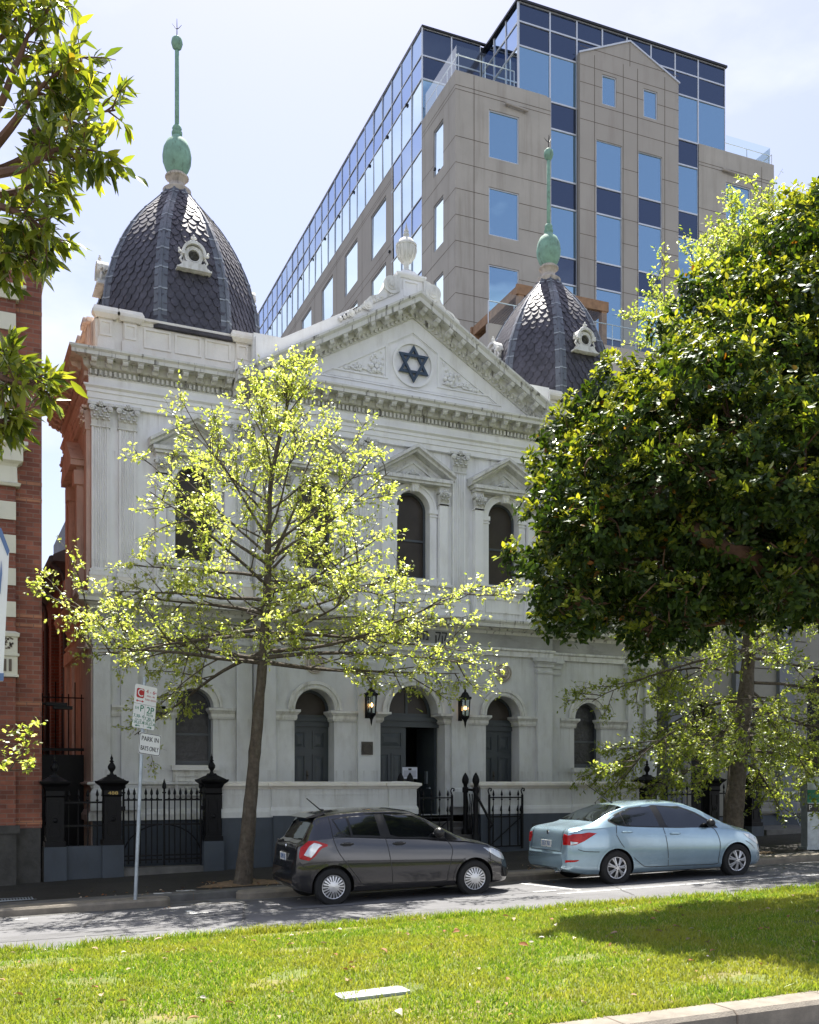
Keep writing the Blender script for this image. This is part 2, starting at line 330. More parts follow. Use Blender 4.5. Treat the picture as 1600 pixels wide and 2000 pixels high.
def wall_open(mb, x0, x1, z0, z1, y, depth, ops, m=0, mr=None, n=20):
    """front wall with arched openings (cx, half width, bottom, spring, arch radius or 0) and their reveals"""
    mr = m if mr is None else mr; x = x0
    for cx, hw, zb, zs, ra in sorted(ops):
        mb.add([(x,y,z0),(cx-hw,y,z0),(cx-hw,y,z1),(x,y,z1)], [(0,1,2,3)], m)
        if zb > z0: mb.add([(cx-hw,y,z0),(cx+hw,y,z0),(cx+hw,y,zb),(cx-hw,y,zb)], [(0,1,2,3)], m); mb.add([(cx-hw,y,zb),(cx+hw,y,zb),(cx+hw,y+depth,zb),(cx-hw,y+depth,zb)], [(0,1,2,3)], mr)
        for sx in (-1, 1): mb.add([(cx+sx*hw,y,zb),(cx+sx*hw,y,zs),(cx+sx*hw,y+depth,zs),(cx+sx*hw,y+depth,zb)], [(0,1,2,3)], mr)
        if ra:
            if hw > ra+.001:
                for sx in (-1, 1):
                    mb.add([(cx+sx*hw,y,zs),(cx+sx*ra,y,zs),(cx+sx*ra,y,z1),(cx+sx*hw,y,z1)], [(0,1,2,3)], m)
                    mb.add([(cx+sx*hw,y,zs),(cx+sx*ra,y,zs),(cx+sx*ra,y+depth,zs),(cx+sx*hw,y+depth,zs)], [(0,1,2,3)], mr)
            p = arc(cx, zs, ra, PI, 0, n)
            for (ax, az), (bx, bz) in zip(p, p[1:]):
                mb.add([(ax,y,az),(bx,y,bz),(bx,y,z1),(ax,y,z1)], [(0,1,2,3)], m)
                mb.add([(ax,y,az),(bx,y,bz),(bx,y+depth,bz),(ax,y+depth,az)], [(0,1,2,3)], mr)
        else:
            mb.add([(cx-hw,y,zs),(cx+hw,y,zs),(cx+hw,y,z1),(cx-hw,y,z1)], [(0,1,2,3)], m)
            mb.add([(cx-hw,y,zs),(cx+hw,y,zs),(cx+hw,y+depth,zs),(cx-hw,y+depth,zs)], [(0,1,2,3)], mr)
        x = cx+hw
    mb.add([(x,y,z0),(x1,y,z0),(x1,y,z1),(x,y,z1)], [(0,1,2,3)], m)
def np_mesh(name, V, faces_k, nf, idx, mats, parent=None, smooth=False):
    """fast mesh: V (n,3), idx flat vertex indices of nf faces with faces_k corners each"""
    if parent: V = V-np.array(WL.get(parent.name, Vector()))
    me = bpy.data.meshes.new(name); me.vertices.add(len(V)); me.vertices.foreach_set('co', np.ascontiguousarray(V, dtype=np.float32).ravel())
    me.loops.add(len(idx)); me.loops.foreach_set('vertex_index', np.ascontiguousarray(idx, dtype=np.int32))
    me.polygons.add(nf); me.polygons.foreach_set('loop_start', np.arange(0, nf*faces_k, faces_k, dtype=np.int32)); me.polygons.foreach_set('loop_total', np.full(nf, faces_k, dtype=np.int32))
    for m in mats: me.materials.append(m)
    if smooth: me.polygons.foreach_set('use_smooth', np.ones(nf, dtype=bool))
    me.update(calc_edges=True); me.validate()
    return link(name, me, parent)
def strip(mb, prof, x0, x1, step=2.0, m=0, zf=None):
    """ground strip along the street: prof [(t, height above the sloping datum)]"""
    n = max(1, int((x1-x0)/step)); k = len(prof); o = len(mb.v)
    for i in range(n+1):
        x = x0+(x1-x0)*i/n
        for t, h in prof: mb.v.append((x, ty(x, t), SLOPE*(x-5.5)+h))
    for i in range(n):
        for j in range(k-1): mb.f.append((o+i*k+j, o+(i+1)*k+j, o+(i+1)*k+j+1, o+i*k+j+1)); mb.m.append(m)
# ================================================================== SYNAGOGUE
XC = 9.83; Y0 = 21.3; YW = 21.55; BL, BR = XC-3.7, XC+3.7; XL, XR = XC-7.03, XC+7.03; YB = 25.8
syn = thing('synagogue', 'white Victorian synagogue with two slate domes, pediment and blue six-pointed star', 'synagogue', (XC, Y0, 0))
WX = [XC-4.96, XC-2.37, XC, XC+2.37, XC+4.96]          # five window axes
PATH = [(XL, YB), (XL, YW), (BL, YW), (BL, Y0), (BR, Y0), (BR, YW), (XR, YW), (XR, YB)]
def upper(cx): return (cx, .42, 6.5, 8.1, .42)
def lower(cx): return (cx, .40, 2.2, 3.43, .40)
def sdoor(cx): return (cx, .46, 1.09, 3.43, .46)
# walls ----------------------------------------------------------------
w = MB()
wall_open(w, XL, BL, 5.45, 10.1, YW, .3, [upper(WX[0])]); wall_open(w, BR, XR, 5.45, 10.1, YW, .3, [upper(WX[4])])
wall_open(w, BL, BR, 5.45, 10.1, Y0, .3, [upper(x) for x in WX[1:4]])
w.build('wall', stucco, syn)
w = MB()
wall_open(w, XL, BL, 1.1, 5.5, YW, .3, [lower(WX[0])]); wall_open(w, BR, XR, 1.1, 5.5, YW, .3, [lower(WX[4])])
wall_open(w, BL, BR, 1.05, 5.5, Y0, .45, [sdoor(WX[1]), (XC+.015, .815, 1.09, 3.43, .62), sdoor(WX[3])])
for x in (BL, BR): w.add([(x,Y0,1),(x,YW,1),(x,YW,11.4),(x,Y0,11.4)], [(0,1,2,3)])
w.build('wall', stucco_low_shade, syn)
for a, c in ((XL, BL), (BR, XR)): w = MB(); w.box(a, c, YW-.06, YW+.3, -.4, 1.1); w.build('plinth', plinth_grey, syn)
w = MB(); w.box(XL-.02, XL+.25, YW+.03, YB, -.4, 10.6)   # left return wall and its shallow bay work
for yy in (YW+.35, YB-.35): w.box(XL-.1, XL-.02, yy-.17, yy+.17, 6.0, 9.5)
w.prism([(YW+1.1, 8.7), (YW+3.1, 8.7), (YW+2.1, 9.35)], XL-.3, XL-.02, 'x'); w.box(XL-.3, XL-.02, YW+1.15, YW+3.05, 8.58, 8.7)
for yy in (YW+1.4, YW+2.8): w.box(XL-.16, XL-.02, yy-.1, yy+.1, 6.4, 8.58); w.box(XL-.22, XL-.02, yy-.16, yy+.16, 8.2, 8.5); w.box(XL-.25, XL-.02, yy-.17, yy+.17, 5.8, 6.42)
w.box(XL-.12, XL-.02, YW+.15, YB, 4.6, 4.9); w.box(XL-.10, XL-.02, YB-.4, YB, .2, 4.6); w.box(XL-.08, XL-.02, YW+2.9, YW+3.2, .2, 4.6)
w.build('side_wall', tan, syn)
w = MB(); w.box(XR-.25, XR, YW+.03, YB, -.4, 10.6); w.build('side_wall', stucco_low_shade, syn)
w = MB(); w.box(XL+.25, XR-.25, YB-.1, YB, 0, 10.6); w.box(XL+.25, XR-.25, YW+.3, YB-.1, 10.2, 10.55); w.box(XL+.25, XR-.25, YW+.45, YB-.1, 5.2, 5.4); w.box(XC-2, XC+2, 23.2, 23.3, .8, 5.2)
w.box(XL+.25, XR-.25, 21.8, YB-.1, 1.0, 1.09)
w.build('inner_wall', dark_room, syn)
w = MB(); w.prism([(YB, 10.55), (YB, 10.6), (40, 10.6), (40, 7)], XL+1, XR-1, 'x'); w.prism([(XL+1.2, 10.5), (XR-1.2, 10.5), (XC, 12.3)], Y0+.6, 40, 'y'); w.build('roof', slate, syn)
# ground-floor mouldings --------------------------------------------------
TM = [1]*1+[0]*6
for a, c in (([(XL, YB), (XL, YW), (BL, YW)], [1, 0]), ([(BR, YW), (XR, YW), (XR, YB)], [0, 0])):
    b = MB(); b.sweep([(-.02, 1.72), (.03, 1.72), (.05, 1.77), (.12, 1.80), (.12, 1.84), (-.02, 1.86)], a, c)
    b.sweep([(-.02, 1.06), (.10, 1.06), (.10, 1.18), (.05, 1.27), (-.02, 1.29)], a, c)
    b.build('base_moulding', [stucco_trim, tan], syn)
b = MB()   # entablature between the storeys
b.sweep([(-.02, 4.85), (.06, 4.85), (.06, 4.97), (.10, 4.99), (.10, 5.03), (.05, 5.05), (-.02, 5.06)], PATH, TM)
b.build('architrave', [stucco_trim, tan], syn)
b = MB(); b.sweep([(-.02, 5.055), (.04, 5.055), (.04, 5.36), (-.02, 5.36)], PATH, TM); b.build('frieze', [stucco_dirty, tan], syn)
b = MB(); b.sweep([(-.02, 5.355), (.05, 5.355), (.08, 5.42), (.16, 5.46), (.17, 5.48), (.30, 5.49), (.30, 5.56), (.34, 5.62), (.34, 5.655), (.02, 5.72), (-.02, 5.72)], PATH, TM)
b.build('string_cornice', [stucco_mould, tan], syn)
# top entablature ---------------------------------------------------------
b = MB(); b.sweep([(-.02, 9.48), (.10, 9.48), (.10, 9.60), (.125, 9.605), (.125, 9.72), (.15, 9.725), (.15, 9.79), (.20, 9.83), (.20, 9.86), (-.02, 9.88)], PATH, TM)
b.sweep([(-.02, 9.88), (.09, 9.88), (.09, 10.03), (.12, 10.05), (-.02, 10.05)], PATH, TM); b.build('architrave', [stucco, tan], syn)
cor = MB()
cor.sweep([(-.02, 10.051), (.10, 10.051), (.10, 10.17), (.18, 10.2), (.20, 10.22), (.22, 10.33), (.24, 10.34), (.46, 10.34), (.46, 10.41), (.50, 10.45), (.50, 10.49), (.05, 10.56), (-.02, 10.56)], PATH, TM)
def dentils(mb, x0, x1, y, z0=10.07, z1=10.165, d=.07, m=0, ww=.05, gap=.045):
    n = int((x1-x0)/(ww+gap)); s = (x1-x0)/n
    for i in range(n): mb.box(x0+i*s+gap/2, x0+(i+1)*s-gap/2, y-d, y, z0, z1, m)
dentils(cor, XL-.1, BL-.1, YW-.10); dentils(cor, BL-.1, BR+.1, Y0-.10); dentils(cor, BR+.1, XR+.1, YW-.10)
for i in range(42): cor.box(XL-.17, XL-.10, YW+i*.1, YW+i*.1+.05, 10.07, 10.165, 1)
cor = cor.build('cornice', [stucco_mould, tan], syn)
def bracket_mesh(material):
    mb = MB(); mb.prism([(0, 0), (0, -.12), (-.05, -.13), (-.10, -.08), (-.17, -.075), (-.2, -.035), (-.2, 0)], -.055, .055, 'x')
    for sx in (-.06, .06): mb.lathe([(0, sx-.008), (.035, sx-.008), (.035, sx+.008), (0, sx+.008)], (0, -.055, -.075), 8, axis='x')
    mb.box(-.075, .075, -.22, 0, 0, .018)
    me_o = mb.build('bracket', material); me = me_o.data; bpy.data.objects.remove(me_o); return me
brk = bracket_mesh(stucco_trim); brk_t = bracket_mesh(tan)
for x in np.arange(XL-.02, BL-.35, .305): link('bracket', brk, cor, (x, YW-.215, 10.318))
for x in np.linspace(BL-.12, BR+.12, 25): link('bracket', brk, cor, (x, Y0-.215, 10.318))
for x in np.arange(BR+.35, XR+.1, .305): link('bracket', brk, cor, (x, YW-.215, 10.318))
for i in range(14): link('bracket', brk_t, cor, (XL-.215, YW+.1+i*.305, 10.318), (0, 0, -PI/2))
# parapets ---------------------------------------------------------------
for x0, x1, sg in ((XL, BL-.02, 1), (BR+.02, XR, -1)):
    b = MB(); b.box(x0+.06, x1, YW+.06, YW+.4, 10.5, 11.36)
    b.sweep([(-.02, 11.3), (.02, 11.3), (.04, 11.36), (.10, 11.38), (.10, 11.43), (-.2, 11.47), (-.2, 11.3)], [(x0+.06, YW+.06), (x1, YW+.06)])
    P = [x0+.26, x0+.75, x1-.2] if sg > 0 else [x1-.26, x1-.75, x0+.2]
    for px in P:
        b.box(px-.17, px+.17, YW, YW+.1, 10.5, 10.9); b.box(px-.14, px+.14, YW+.02, YW+.1, 10.9, 11.3)
        b.ring_prism([(px-.12, 10.95), (px+.12, 10.95), (px+.12, 11.26), (px-.12, 11.26)], [(px-.08, 11.0), (px+.08, 11.0), (px+.08, 11.22), (px-.08, 11.22)], YW-.003, YW+.03)
        b.sweep([(0, 11.3), (.03, 11.3), (.10, 11.37), (.10, 11.43), (.06, 11.52), (-.3, 11.52), (-.3, 11.3)], [(px-.17, YW+.1), (px-.17, YW+.0), (px+.17, YW+.0), (px+.17, YW+.1)])
    q0, q1 = (min(P[1:])+.24, max(P[1:])-.2) if sg > 0 else (min(P[1:])+.2, max(P[1:])-.24)
    for i in range(3):
        a = q0+(q1-q0)*i/3+.04; c = q0+(q1-q0)*(i+1)/3-.04
        b.ring_prism([(a, 10.85), (c, 10.85), (c, 11.27), (a, 11.27)], [(a+.045, 10.9), (c-.045, 10.9), (c-.045, 11.22), (a+.045, 11.22)], YW+.03, YW+.062)
    b.build('parapet', stucco_warm, syn)
b = MB(); b.box(XL+.02, XL+.3, YW+.42, YB, 10.5, 11.36); b.box(XL-.06, XL+.3, YW+.42, YB, 11.36, 11.45)
for i in range(4): b.box(XL-.03, XL+.02, YW+.6+i*.95, YW+.95+i*.95, 10.5, 11.5); b.box(XL-.12, XL+.1, YW+.55+i*.95, YW+1.0+i*.95, 11.38, 11.48)
b.build('parapet', tan, syn)
# pediment ----------------------------------------------------------------
ped = MB(); ped.prism([(BL, 10.5), (BR, 10.5), (XC, 10.5+3.7*.585)], Y0+.0, Y0+.35); SL = .585
ped.prism([(BL-.02, 10.52), (BL-.02, 11.5), (BL+.62, 11.5), (XC-.3, 11.5+(3.7-.62-.3)*SL), (XC+.3, 11.5+(3.7-.62-.3)*SL), (BR-.62, 11.5), (BR+.02, 11.5), (BR+.02, 10.52)], Y0+.08, Y0+.6)
ped = ped.build('pediment', stucco, syn)
def rakes(prof, mname, name, y=Y0, parent=ped, mm=None, inset=.5):
    mb = MB(); zb = 10.5-inset*SL*0
    mb.rake(prof, (BL-inset, 10.5-inset*SL), (XC, 10.5+3.7*SL), y); mb.rake(prof, (XC, 10.5+3.7*SL), (BR+inset, 10.5-inset*SL), y)
    return mb
rk = rakes([(-.02, -.20), (.06, -.20), (.08, -.12), (.16, -.08), (.18, .03), (.42, .03), (.42, .13), (.47, .19), (.47, .24), (.03, .34), (-.02, .34)], None, 'rake')
for sg in (-1, 1):   # dentils along the rake
    n = 34
    for i in range(n):
        x = XC+sg*(.06+i*.1); z = 10.5+3.7*SL-abs(x-XC)*SL
        rk.prism([(x-.026, z-.17-.0*sg), (x+.026, z-.17), (x+.026, z-.09), (x-.026, z-.09)], Y0-.12, Y0-.05)
rk = rk.build('raking_cornice', stucco_mould, ped)
for sg in (-1, 1):
    for i in range(12):
        x = XC+sg*(.17+i*.325); link('bracket', brk, rk, (x, Y0-.19, 10.5+3.7*SL-abs(x-XC)*SL+.022), (0, sg*math.atan(SL), 0))
def tri_inset(d):
    # tympanum triangle moved inwards by d
    zb = 10.58+d; hw = (10.5+3.7*SL-.25-d*1.16-zb)/SL
    return [(XC-hw, zb), (XC+hw, zb), (XC, zb+hw*SL)]
mb = MB(); mb.ring_prism(tri_inset(.22), tri_inset(.25), Y0-.025, Y0+.01); mb.ring_prism(tri_inset(.27), tri_inset(.28), Y0-.012, Y0+.01); mb.build('panel_moulding', stucco, ped)
SZ = 11.40
mb = MB(); mb.ring_prism(arc(XC, SZ, .52, 0, 2*PI, 40)[:-1], arc(XC, SZ, .46, 0, 2*PI, 40)[:-1], Y0-.05, Y0+.01); mb.build('star_ring', stucco, ped)
mb = MB()
for k, off in ((1, 0), (-1, .012)):
    tri = [(XC+.43*math.sin(2*PI*i/3), SZ+k*.43*math.cos(2*PI*i/3)) for i in range(3)]; tin = [(XC+.31*math.sin(2*PI*i/3), SZ+k*.31*math.cos(2*PI*i/3)) for i in range(3)]
    mb.ring_prism(tri, tin, Y0-.075-off, Y0-.03-off)
mb.build('star', star_blue, ped)
def rosette(mb, c, r, d=.04, m=0, petals=6):
    x, y, z = c
    mb.lathe([(r*.25, 0), (r*.3, -d), (0, -d*1.3)], (x, y, z), 10, m, 'y')
    for i in range(petals):
        a = 2*PI*i/petals; mb.sphere((x+math.cos(a)*r*.6, y-d*.4, z+math.sin(a)*r*.6), r*.32, 8, m)
rnd = random.Random(5)
for sg in (-1, 1):
    mb = MB()
    def T(px, pz): return (XC+sg*px, pz)
    outer = [T(.62, 10.98), T(2.0, 10.98), T(.62, 11.78)]; inner = [T(.68, 11.01), T(1.85, 11.01), T(.68, 11.69)]
    if sg < 0: outer.reverse(); inner.reverse()
    mb.ring_prism(outer, inner, Y0-.03, Y0+.01)
    rosette(mb, (XC+sg*.92, Y0-.01, 11.2), .17, .07); rosette(mb, (XC+sg*1.32, Y0-.01, 11.12), .1, .05)
    for i in range(26):
        px = .74+rnd.random()*.95; pzm = 11.66-(px-.68)*.58; pz_ = 11.05+rnd.random()*max(.02, pzm-11.08)
        mb.sphere((XC+sg*px, Y0-.012, pz_), .028+.02*rnd.random(), 6)
    mb.tube([(XC+sg*(.75+.1*i), Y0-.03, 11.08+.035*math.sin(i*1.7)) for i in range(10)], .018, 6)
    mb.build('foliage_relief', stucco, ped)
# crowning pedestal, urn, scrolls ------------------------------------------
mb = MB(); zt = 11.5+(3.7-.62-.3)*SL
mb.box(XC-.3, XC+.3, Y0+.1, Y0+.6, zt-.2, 13.42); mb.sweep([(0, 13.4), (.03, 13.4), (.07, 13.46), (.07, 13.5), (0, 13.52)], [(XC-.3, Y0+.6), (XC-.3, Y0+.1), (XC+.3, Y0+.1), (XC+.3, Y0+.6)])
mb.taper((XC, Y0+.35, 13.5), (.5, .42), (XC, Y0+.35, 13.66), (.3, .28)); mb.ring_prism([(XC-.2, 12.98), (XC+.2, 12.98), (XC+.2, 13.36), (XC-.2, 13.36)], [(XC-.16, 13.02), (XC+.16, 13.02), (XC+.16, 13.32), (XC-.16, 13.32)], Y0+.07, Y0+.11)
mb.build('pedestal', stucco, ped)
mb = MB(); mb.lathe([(.12, 13.66), (.12, 13.7), (.06, 13.74), (.06, 13.84), (.1, 13.9), (.19, 14.02), (.225, 14.16), (.225, 14.26), (.245, 14.27), (.245, 14.31), (.2, 14.33), (.16, 14.42), (.08, 14.48), (.05, 14.5), (.075, 14.55), (.05, 14.6), (.06, 14.63), (.03, 14.7), (0, 14.86)], (XC, Y0+.35, 0), 24)
for i in range(16): a = 2*PI*i/16; mb.tube([(XC+r*math.cos(a), Y0+.35+r*math.sin(a), z) for r, z in ((.1, 13.91), (.195, 14.03), (.23, 14.16), (.23, 14.24))], .018, 5)
mb.build('urn', stucco_trim, ped, 40)
for sg in (-1, 1):
    mb = MB(); base = lambda x: 11.5+(3.7-.62-abs(x))*SL
    top = [(.3, 13.42), (.42, 13.4), (.62, 13.28), (.74, 13.0), (.85, 12.86), (1.05, 12.78), (1.2, 12.6), (1.45, 12.42), (1.65, 12.22), (1.75, 12.1)]
    poly = [(XC+sg*x, z) for x, z in top]+[(XC+sg*x, base(x)-.1) for x in (1.8, 1.2, .6, .3)]
    mb.prism(poly, Y0+.02, Y0+.24)
    for cx, cz, r in ((.52, 13.14, .2), (1.1, 12.56, .11), (1.5, 12.3, .08)):
        for q, rr in ((0, 1), (1, .62), (2, .3)):
            mb.lathe([(r*rr*.8, 0), (r*rr, 0), (r*rr, -.04-.02*q), (r*rr*.8, -.04-.02*q)], (XC+sg*cx, Y0+.02, cz), 18, axis='y')
    for i in range(12): mb.sphere((XC+sg*(.75+.09*i), Y0+.04, 12.83-.063*i), .055, 7)
    mb.build('scroll', stucco_trim, ped, 40)
# pilasters ---------------------------------------------------------------
def capital(wd, h, mname):
    mb = MB(); d = .09
    mb.taper((0, -d/2, 0), (wd, d), (0, -d/2-.02, h*.8), (wd*1.1, d+.04)); mb.box(-wd/2-.015, wd/2+.015, -d-.015, 0, -.03, 0)
    mb.prism([(-wd*.72, -d-.09), (-wd*.2, -d-.07), (wd*.2, -d-.07), (wd*.72, -d-.09), (wd*.66, 0), (-wd*.66, 0)], h*.88, h, 'z')
    for row, zz, hh, n in ((0, 0, h*.4, 3), (1, h*.2, h*.45, 2)):
        for i in range(n):
            x = (i-(n-1)/2)*wd/ (n if n > 2 else 2.2); lw = wd*.19
            for (z0, o0, w0), (z1, o1, w1) in zip([(0, .01, .7), (.6, .025, 1), (.9, .06, .9), (1, .095, .55)], [(.6, .025, 1), (.9, .06, .9), (1, .095, .55), (.84, .11, .35)]):
                y0_ = -d-o0; y1_ = -d-o1
                mb.add([(x-lw*w0, y0_, zz+hh*z0), (x+lw*w0, y0_, zz+hh*z0), (x+lw*w1, y1_, zz+hh*z1), (x-lw*w1, y1_, zz+hh*z1), (x-lw*w0, y0_+.05, zz+hh*z0), (x+lw*w0, y0_+.05, zz+hh*z0), (x+lw*w1, y1_+.05, zz+hh*z1), (x-lw*w1, y1_+.05, zz+hh*z1)], [(0,1,2,3), (4,7,6,5), (0,3,7,4), (1,5,6,2), (2,6,7,3)])
            for k in (-1, 1): mb.sphere((x+k*lw*.7, -d-.05, zz+hh*.72), lw*.35, 6)
    for sx in (-1, 1):
        for q, rr in ((0, 1), (1, .5)): mb.lathe([(h*.13*rr*.55, 0), (h*.13*rr, 0), (h*.13*rr, -.05-.02*q), (h*.13*rr*.55, -.05-.02*q)], (sx*wd*.5, -d-.05, h*.73), 12, axis='y')
        mb.tube([(sx*wd*.12, -d-.03, h*.5), (sx*wd*.25, -d-.06, h*.78), (sx*wd*.4, -d-.08, h*.86)], .018, 5); mb.sphere((sx*wd*.13, -d-.05, h*.72), .035, 6)
    rosette(mb, (0, -d-.07, h*.93), .07, .03)
    o = mb.build('capital', mname); me = o.data; bpy.data.objects.remove(o); return me
def shaft(wd, h, nf, mname, d=.08):
    mb = MB(); pts = [(-wd/2, 0), (-wd/2, -d)]; mrg = wd*.1; s = (wd-2*mrg)/nf
    for i in range(nf):
        x = -wd/2+mrg+i*s; pts += [(x+s*.12, -d), (x+s*.25, -d+.022), (x+s*.5, -d+.032), (x+s*.75, -d+.022), (x+s*.88, -d)]
    pts += [(wd/2, -d), (wd/2, 0)]
    mb.prism(pts, .16, h-.06, 'z'); mb.prism([(-wd/2, 0), (-wd/2, -d), (wd/2, -d), (wd/2, 0)], .0, .16, 'z'); mb.prism([(-wd/2, 0), (-wd/2, -d), (wd/2, -d), (wd/2, 0)], h-.06, h, 'z')
    for z0, z1, e in ((0, .06, .05), (.06, .09, .03), (.09, .13, .04), (h-.05, h-.02, .018)): mb.box(-wd/2-e, wd/2+e, -d-e, 0, z0, z1)
    o = mb.build('shaft', mname); me = o.data; bpy.data.objects.remove(o); return me
cap_big = capital(.36, .44, stucco_trim); sh_big = shaft(.34, 3.06, 6, stucco); cap_s = capital(.22, .26, stucco_trim); cap_t = capital(.36, .44, tan)
for x, y in ((XL+.14, YW), (XL+.68, YW), (BL-.25, YW), (XC-3.45, Y0), (XC-1.16, Y0), (XC+1.16, Y0), (XC+3.45, Y0), (BR+.25, YW), (XR-.68, YW), (XR-.14, YW)):
    mb = MB(); mb.box(-.235, .235, -.14, 0, 0, .30); mb.box(-.215, .215, -.12, 0, .3, .34)
    p = mb.build('pilaster', stucco_warm if y == YW else stucco, syn, loc=(x, y, 5.69)); 
    link('shaft', sh_big, p, (x, y, 6.03)); link('capital', cap_big, p, (x, y, 9.07))
for yy in (YW+.35, YB-.35): link('capital', cap_t, syn, (XL-.02, yy, 9.07), (0, 0, -PI/2))
def low_pil(x, y, wd):
    mb = MB(); d = .1; mb.box(-wd/2, wd/2, -d, 0, 0, 3.42)
    mb.sweep([(0, 3.2), (.02, 3.2), (.03, 3.25), (0, 3.26)], [(-wd/2, 0), (-wd/2, -d), (wd/2, -d), (wd/2, 0)])
    mb.sweep([(0, 3.34), (.03, 3.36), (.03, 3.42), (.06, 3.47), (.09, 3.49), (.09, 3.58), (0, 3.59)], [(-wd/2, 0), (-wd/2, -d), (wd/2, -d), (wd/2, 0)])
    mb.box(-wd/2, wd/2, -d, 0, 3.42, 3.58)
    zb = -.0
    mb.sweep([(0, .0), (.06, .0), (.06, .35), (.03, .42), (0, .44)], [(-wd/2, 0), (-wd/2, -d), (wd/2, -d), (wd/2, 0)])
    mb.build('pilaster', stucco_low_shade, syn, loc=(x, y, 1.27))
for x, y, wd in ((XL+.17, YW, .34), (XL+.72, YW, .34), (BL-.2, YW, .34), (XC-3.49, Y0, .42), (XC-1.17, Y0, .42), (XC+1.17, Y0, .42), (XC+3.49, Y0, .42), (BR+.2, YW, .34), (XR-.72, YW, .34), (XR-.17, YW, .34)): low_pil(x, y, wd)
# upper windows ------------------------------------------------------------
def archivolt(mb, hw, zs, wd, y0, y1, n=22, m=0):
    o = arc(0, zs, hw+wd, 0, PI, n); i = arc(0, zs, hw, 0, PI, n); k = n+1
    vs = [(a, y0, b) for a, b in o]+[(a, y0, b) for a, b in i]+[(a, y1, b) for a, b in o]+[(a, y1, b) for a, b in i]; fs = []
    for q in range(n): fs += [(q, q+1, k+q+1, k+q), (q, 2*k+q, 2*k+q+1, q+1), (k+q, k+q+1, 3*k+q+1, 3*k+q)]
    fs += [(0, k, 3*k, 2*k), (n, 2*k+n, 3*k+n, k+n)]
    mb.add(vs, fs, m)
def mesh_of(mb, mats, smooth=None):
    o = mb.build('tmp', mats, smooth=smooth); me = o.data; bpy.data.objects.remove(o); return me
def sash(hw, zb, zs, y, glass, mid):
    out = arch_outline(0, hw, zb, zs); inn = arch_outline(0, hw-.055, zb+.1, zs)
    f = MB(); f.ring_prism(out, inn, y, y+.06); f.box(-hw+.05, hw-.05, y+.0, y+.055, mid-.025, mid+.025)
    g = MB(); g.prism(inn, y+.03, y+.04)
    return mesh_of(f, frame_dark), mesh_of(g, glass)
fr_up, gl_up = sash(.42, 6.5, 8.1, .2, old_glass, 7.42)
sm = MB()   # stone dressing of an upper window, wall plane y = 0
archivolt(sm, .42, 8.1, .16, -.05, 0); archivolt(sm, .53, 8.1, .055, -.075, -.05)
for sx in (-1, 1):
    c = sx*.50; sm.box(c-.085, c+.085, -.06, 0, 6.5, 8.02); sm.box(c-.11, c+.11, -.09, 0, 8.02, 8.12); sm.box(c-.10, c+.10, -.08, 0, 7.95, 7.98)
    k = sx*.72; sm.box(k-.105, k+.105, -.16, 0, 6.45, 8.25)
    for z0, z1, e in ((6.45, 6.52, .045), (6.52, 6.56, .025), (8.22, 8.26, .015)): sm.box(k-.105-e, k+.105+e, -.16-e, 0, z0, z1)
    sm.box(k-.11, k+.11, -.17, 0, 8.5, 8.64)
    for i in range(6): sm.box(k-.1+i*.036, k-.1+i*.036+.02, -.19, -.17, 8.52, 8.62)
    sm.box(k-.16, k+.16, -.2, 0, 6.38, 6.45); sm.box(k-.19, k+.19, -.24, 0, 6.33, 6.38); sm.box(k-.15, k+.15, -.16, 0, 5.69, 6.33)
    sm.ring_prism([(k-.1, 5.86), (k+.1, 5.86), (k+.1, 6.25), (k-.1, 6.25)], [(k-.07, 5.9), (k+.07, 5.9), (k+.07, 6.21), (k-.07, 6.21)], -.19, -.16)
sm.box(-.56, .56, -.12, .3, 6.36, 6.5); sm.box(-.6, .6, -.05, 0, 6.3, 6.36); sm.box(-.57, .57, -.03, 0, 5.69, 6.3)
sm.ring_prism([(-.5, 5.86), (.5, 5.86), (.5, 6.22), (-.5, 6.22)], [(-.45, 5.91), (.45, 5.91), (.45, 6.17), (-.45, 6.17)], -.06, -.03)
sm.taper((0, -.075, 8.47), (.13, .15), (0, -.1, 8.66), (.2, .2)); 
for q in range(4): sm.sphere((0, -.17, 8.5+q*.04), .022, 6)
me_dress = mesh_of(sm, stucco)
hd = MB()   # small pediment
hd.box(-.86, .86, -.26, 0, 8.64, 8.70); hd.box(-.90, .90, -.30, 0, 8.70, 8.78)
hs = .62/.95
for sg in (-1, 1):
    hd.rake([(0, -.0), (.24, -.0), (.26, .05), (.33, .08), (.33, .15), (.02, .19), (0, .19)], (sg*.97, 8.765), (0, 8.765+.97*hs*.93), 0)
hd.prism([(-.85, 8.77), (.85, 8.77), (0, 8.77+.85*.6)], -.012, 0); hd.ring_prism([(-.62, 8.80), (.62, 8.80), (0, 9.19)], [(-.5, 8.825), (.5, 8.825), (0, 9.135)], -.05, -.012)
hd.sphere((0, -.03, 8.93), .075, 8)
for sx in (-1, 1):
    hd.tube([(sx*(.06+.05*i), -.04, 8.9+.035*math.sin(i*1.5)-.012*i) for i in range(7)], [.03-.003*i for i in range(7)], 6)
me_head = mesh_of(hd, stucco_trim)
for i, x in enumerate(WX):
    y = YW if i in (0, 4) else Y0
    wn = link('window', fr_up, syn, (x, y, 0)); link('pane', gl_up, wn, (x, y, 0))
    link('window_surround', me_dress, syn, (x, y, 0)); link('window_pediment', me_head, syn, (x, y, 0))
    for sx in (-1, 1): link('capital', cap_s, syn, (x+sx*.72, y-.07, 8.25))
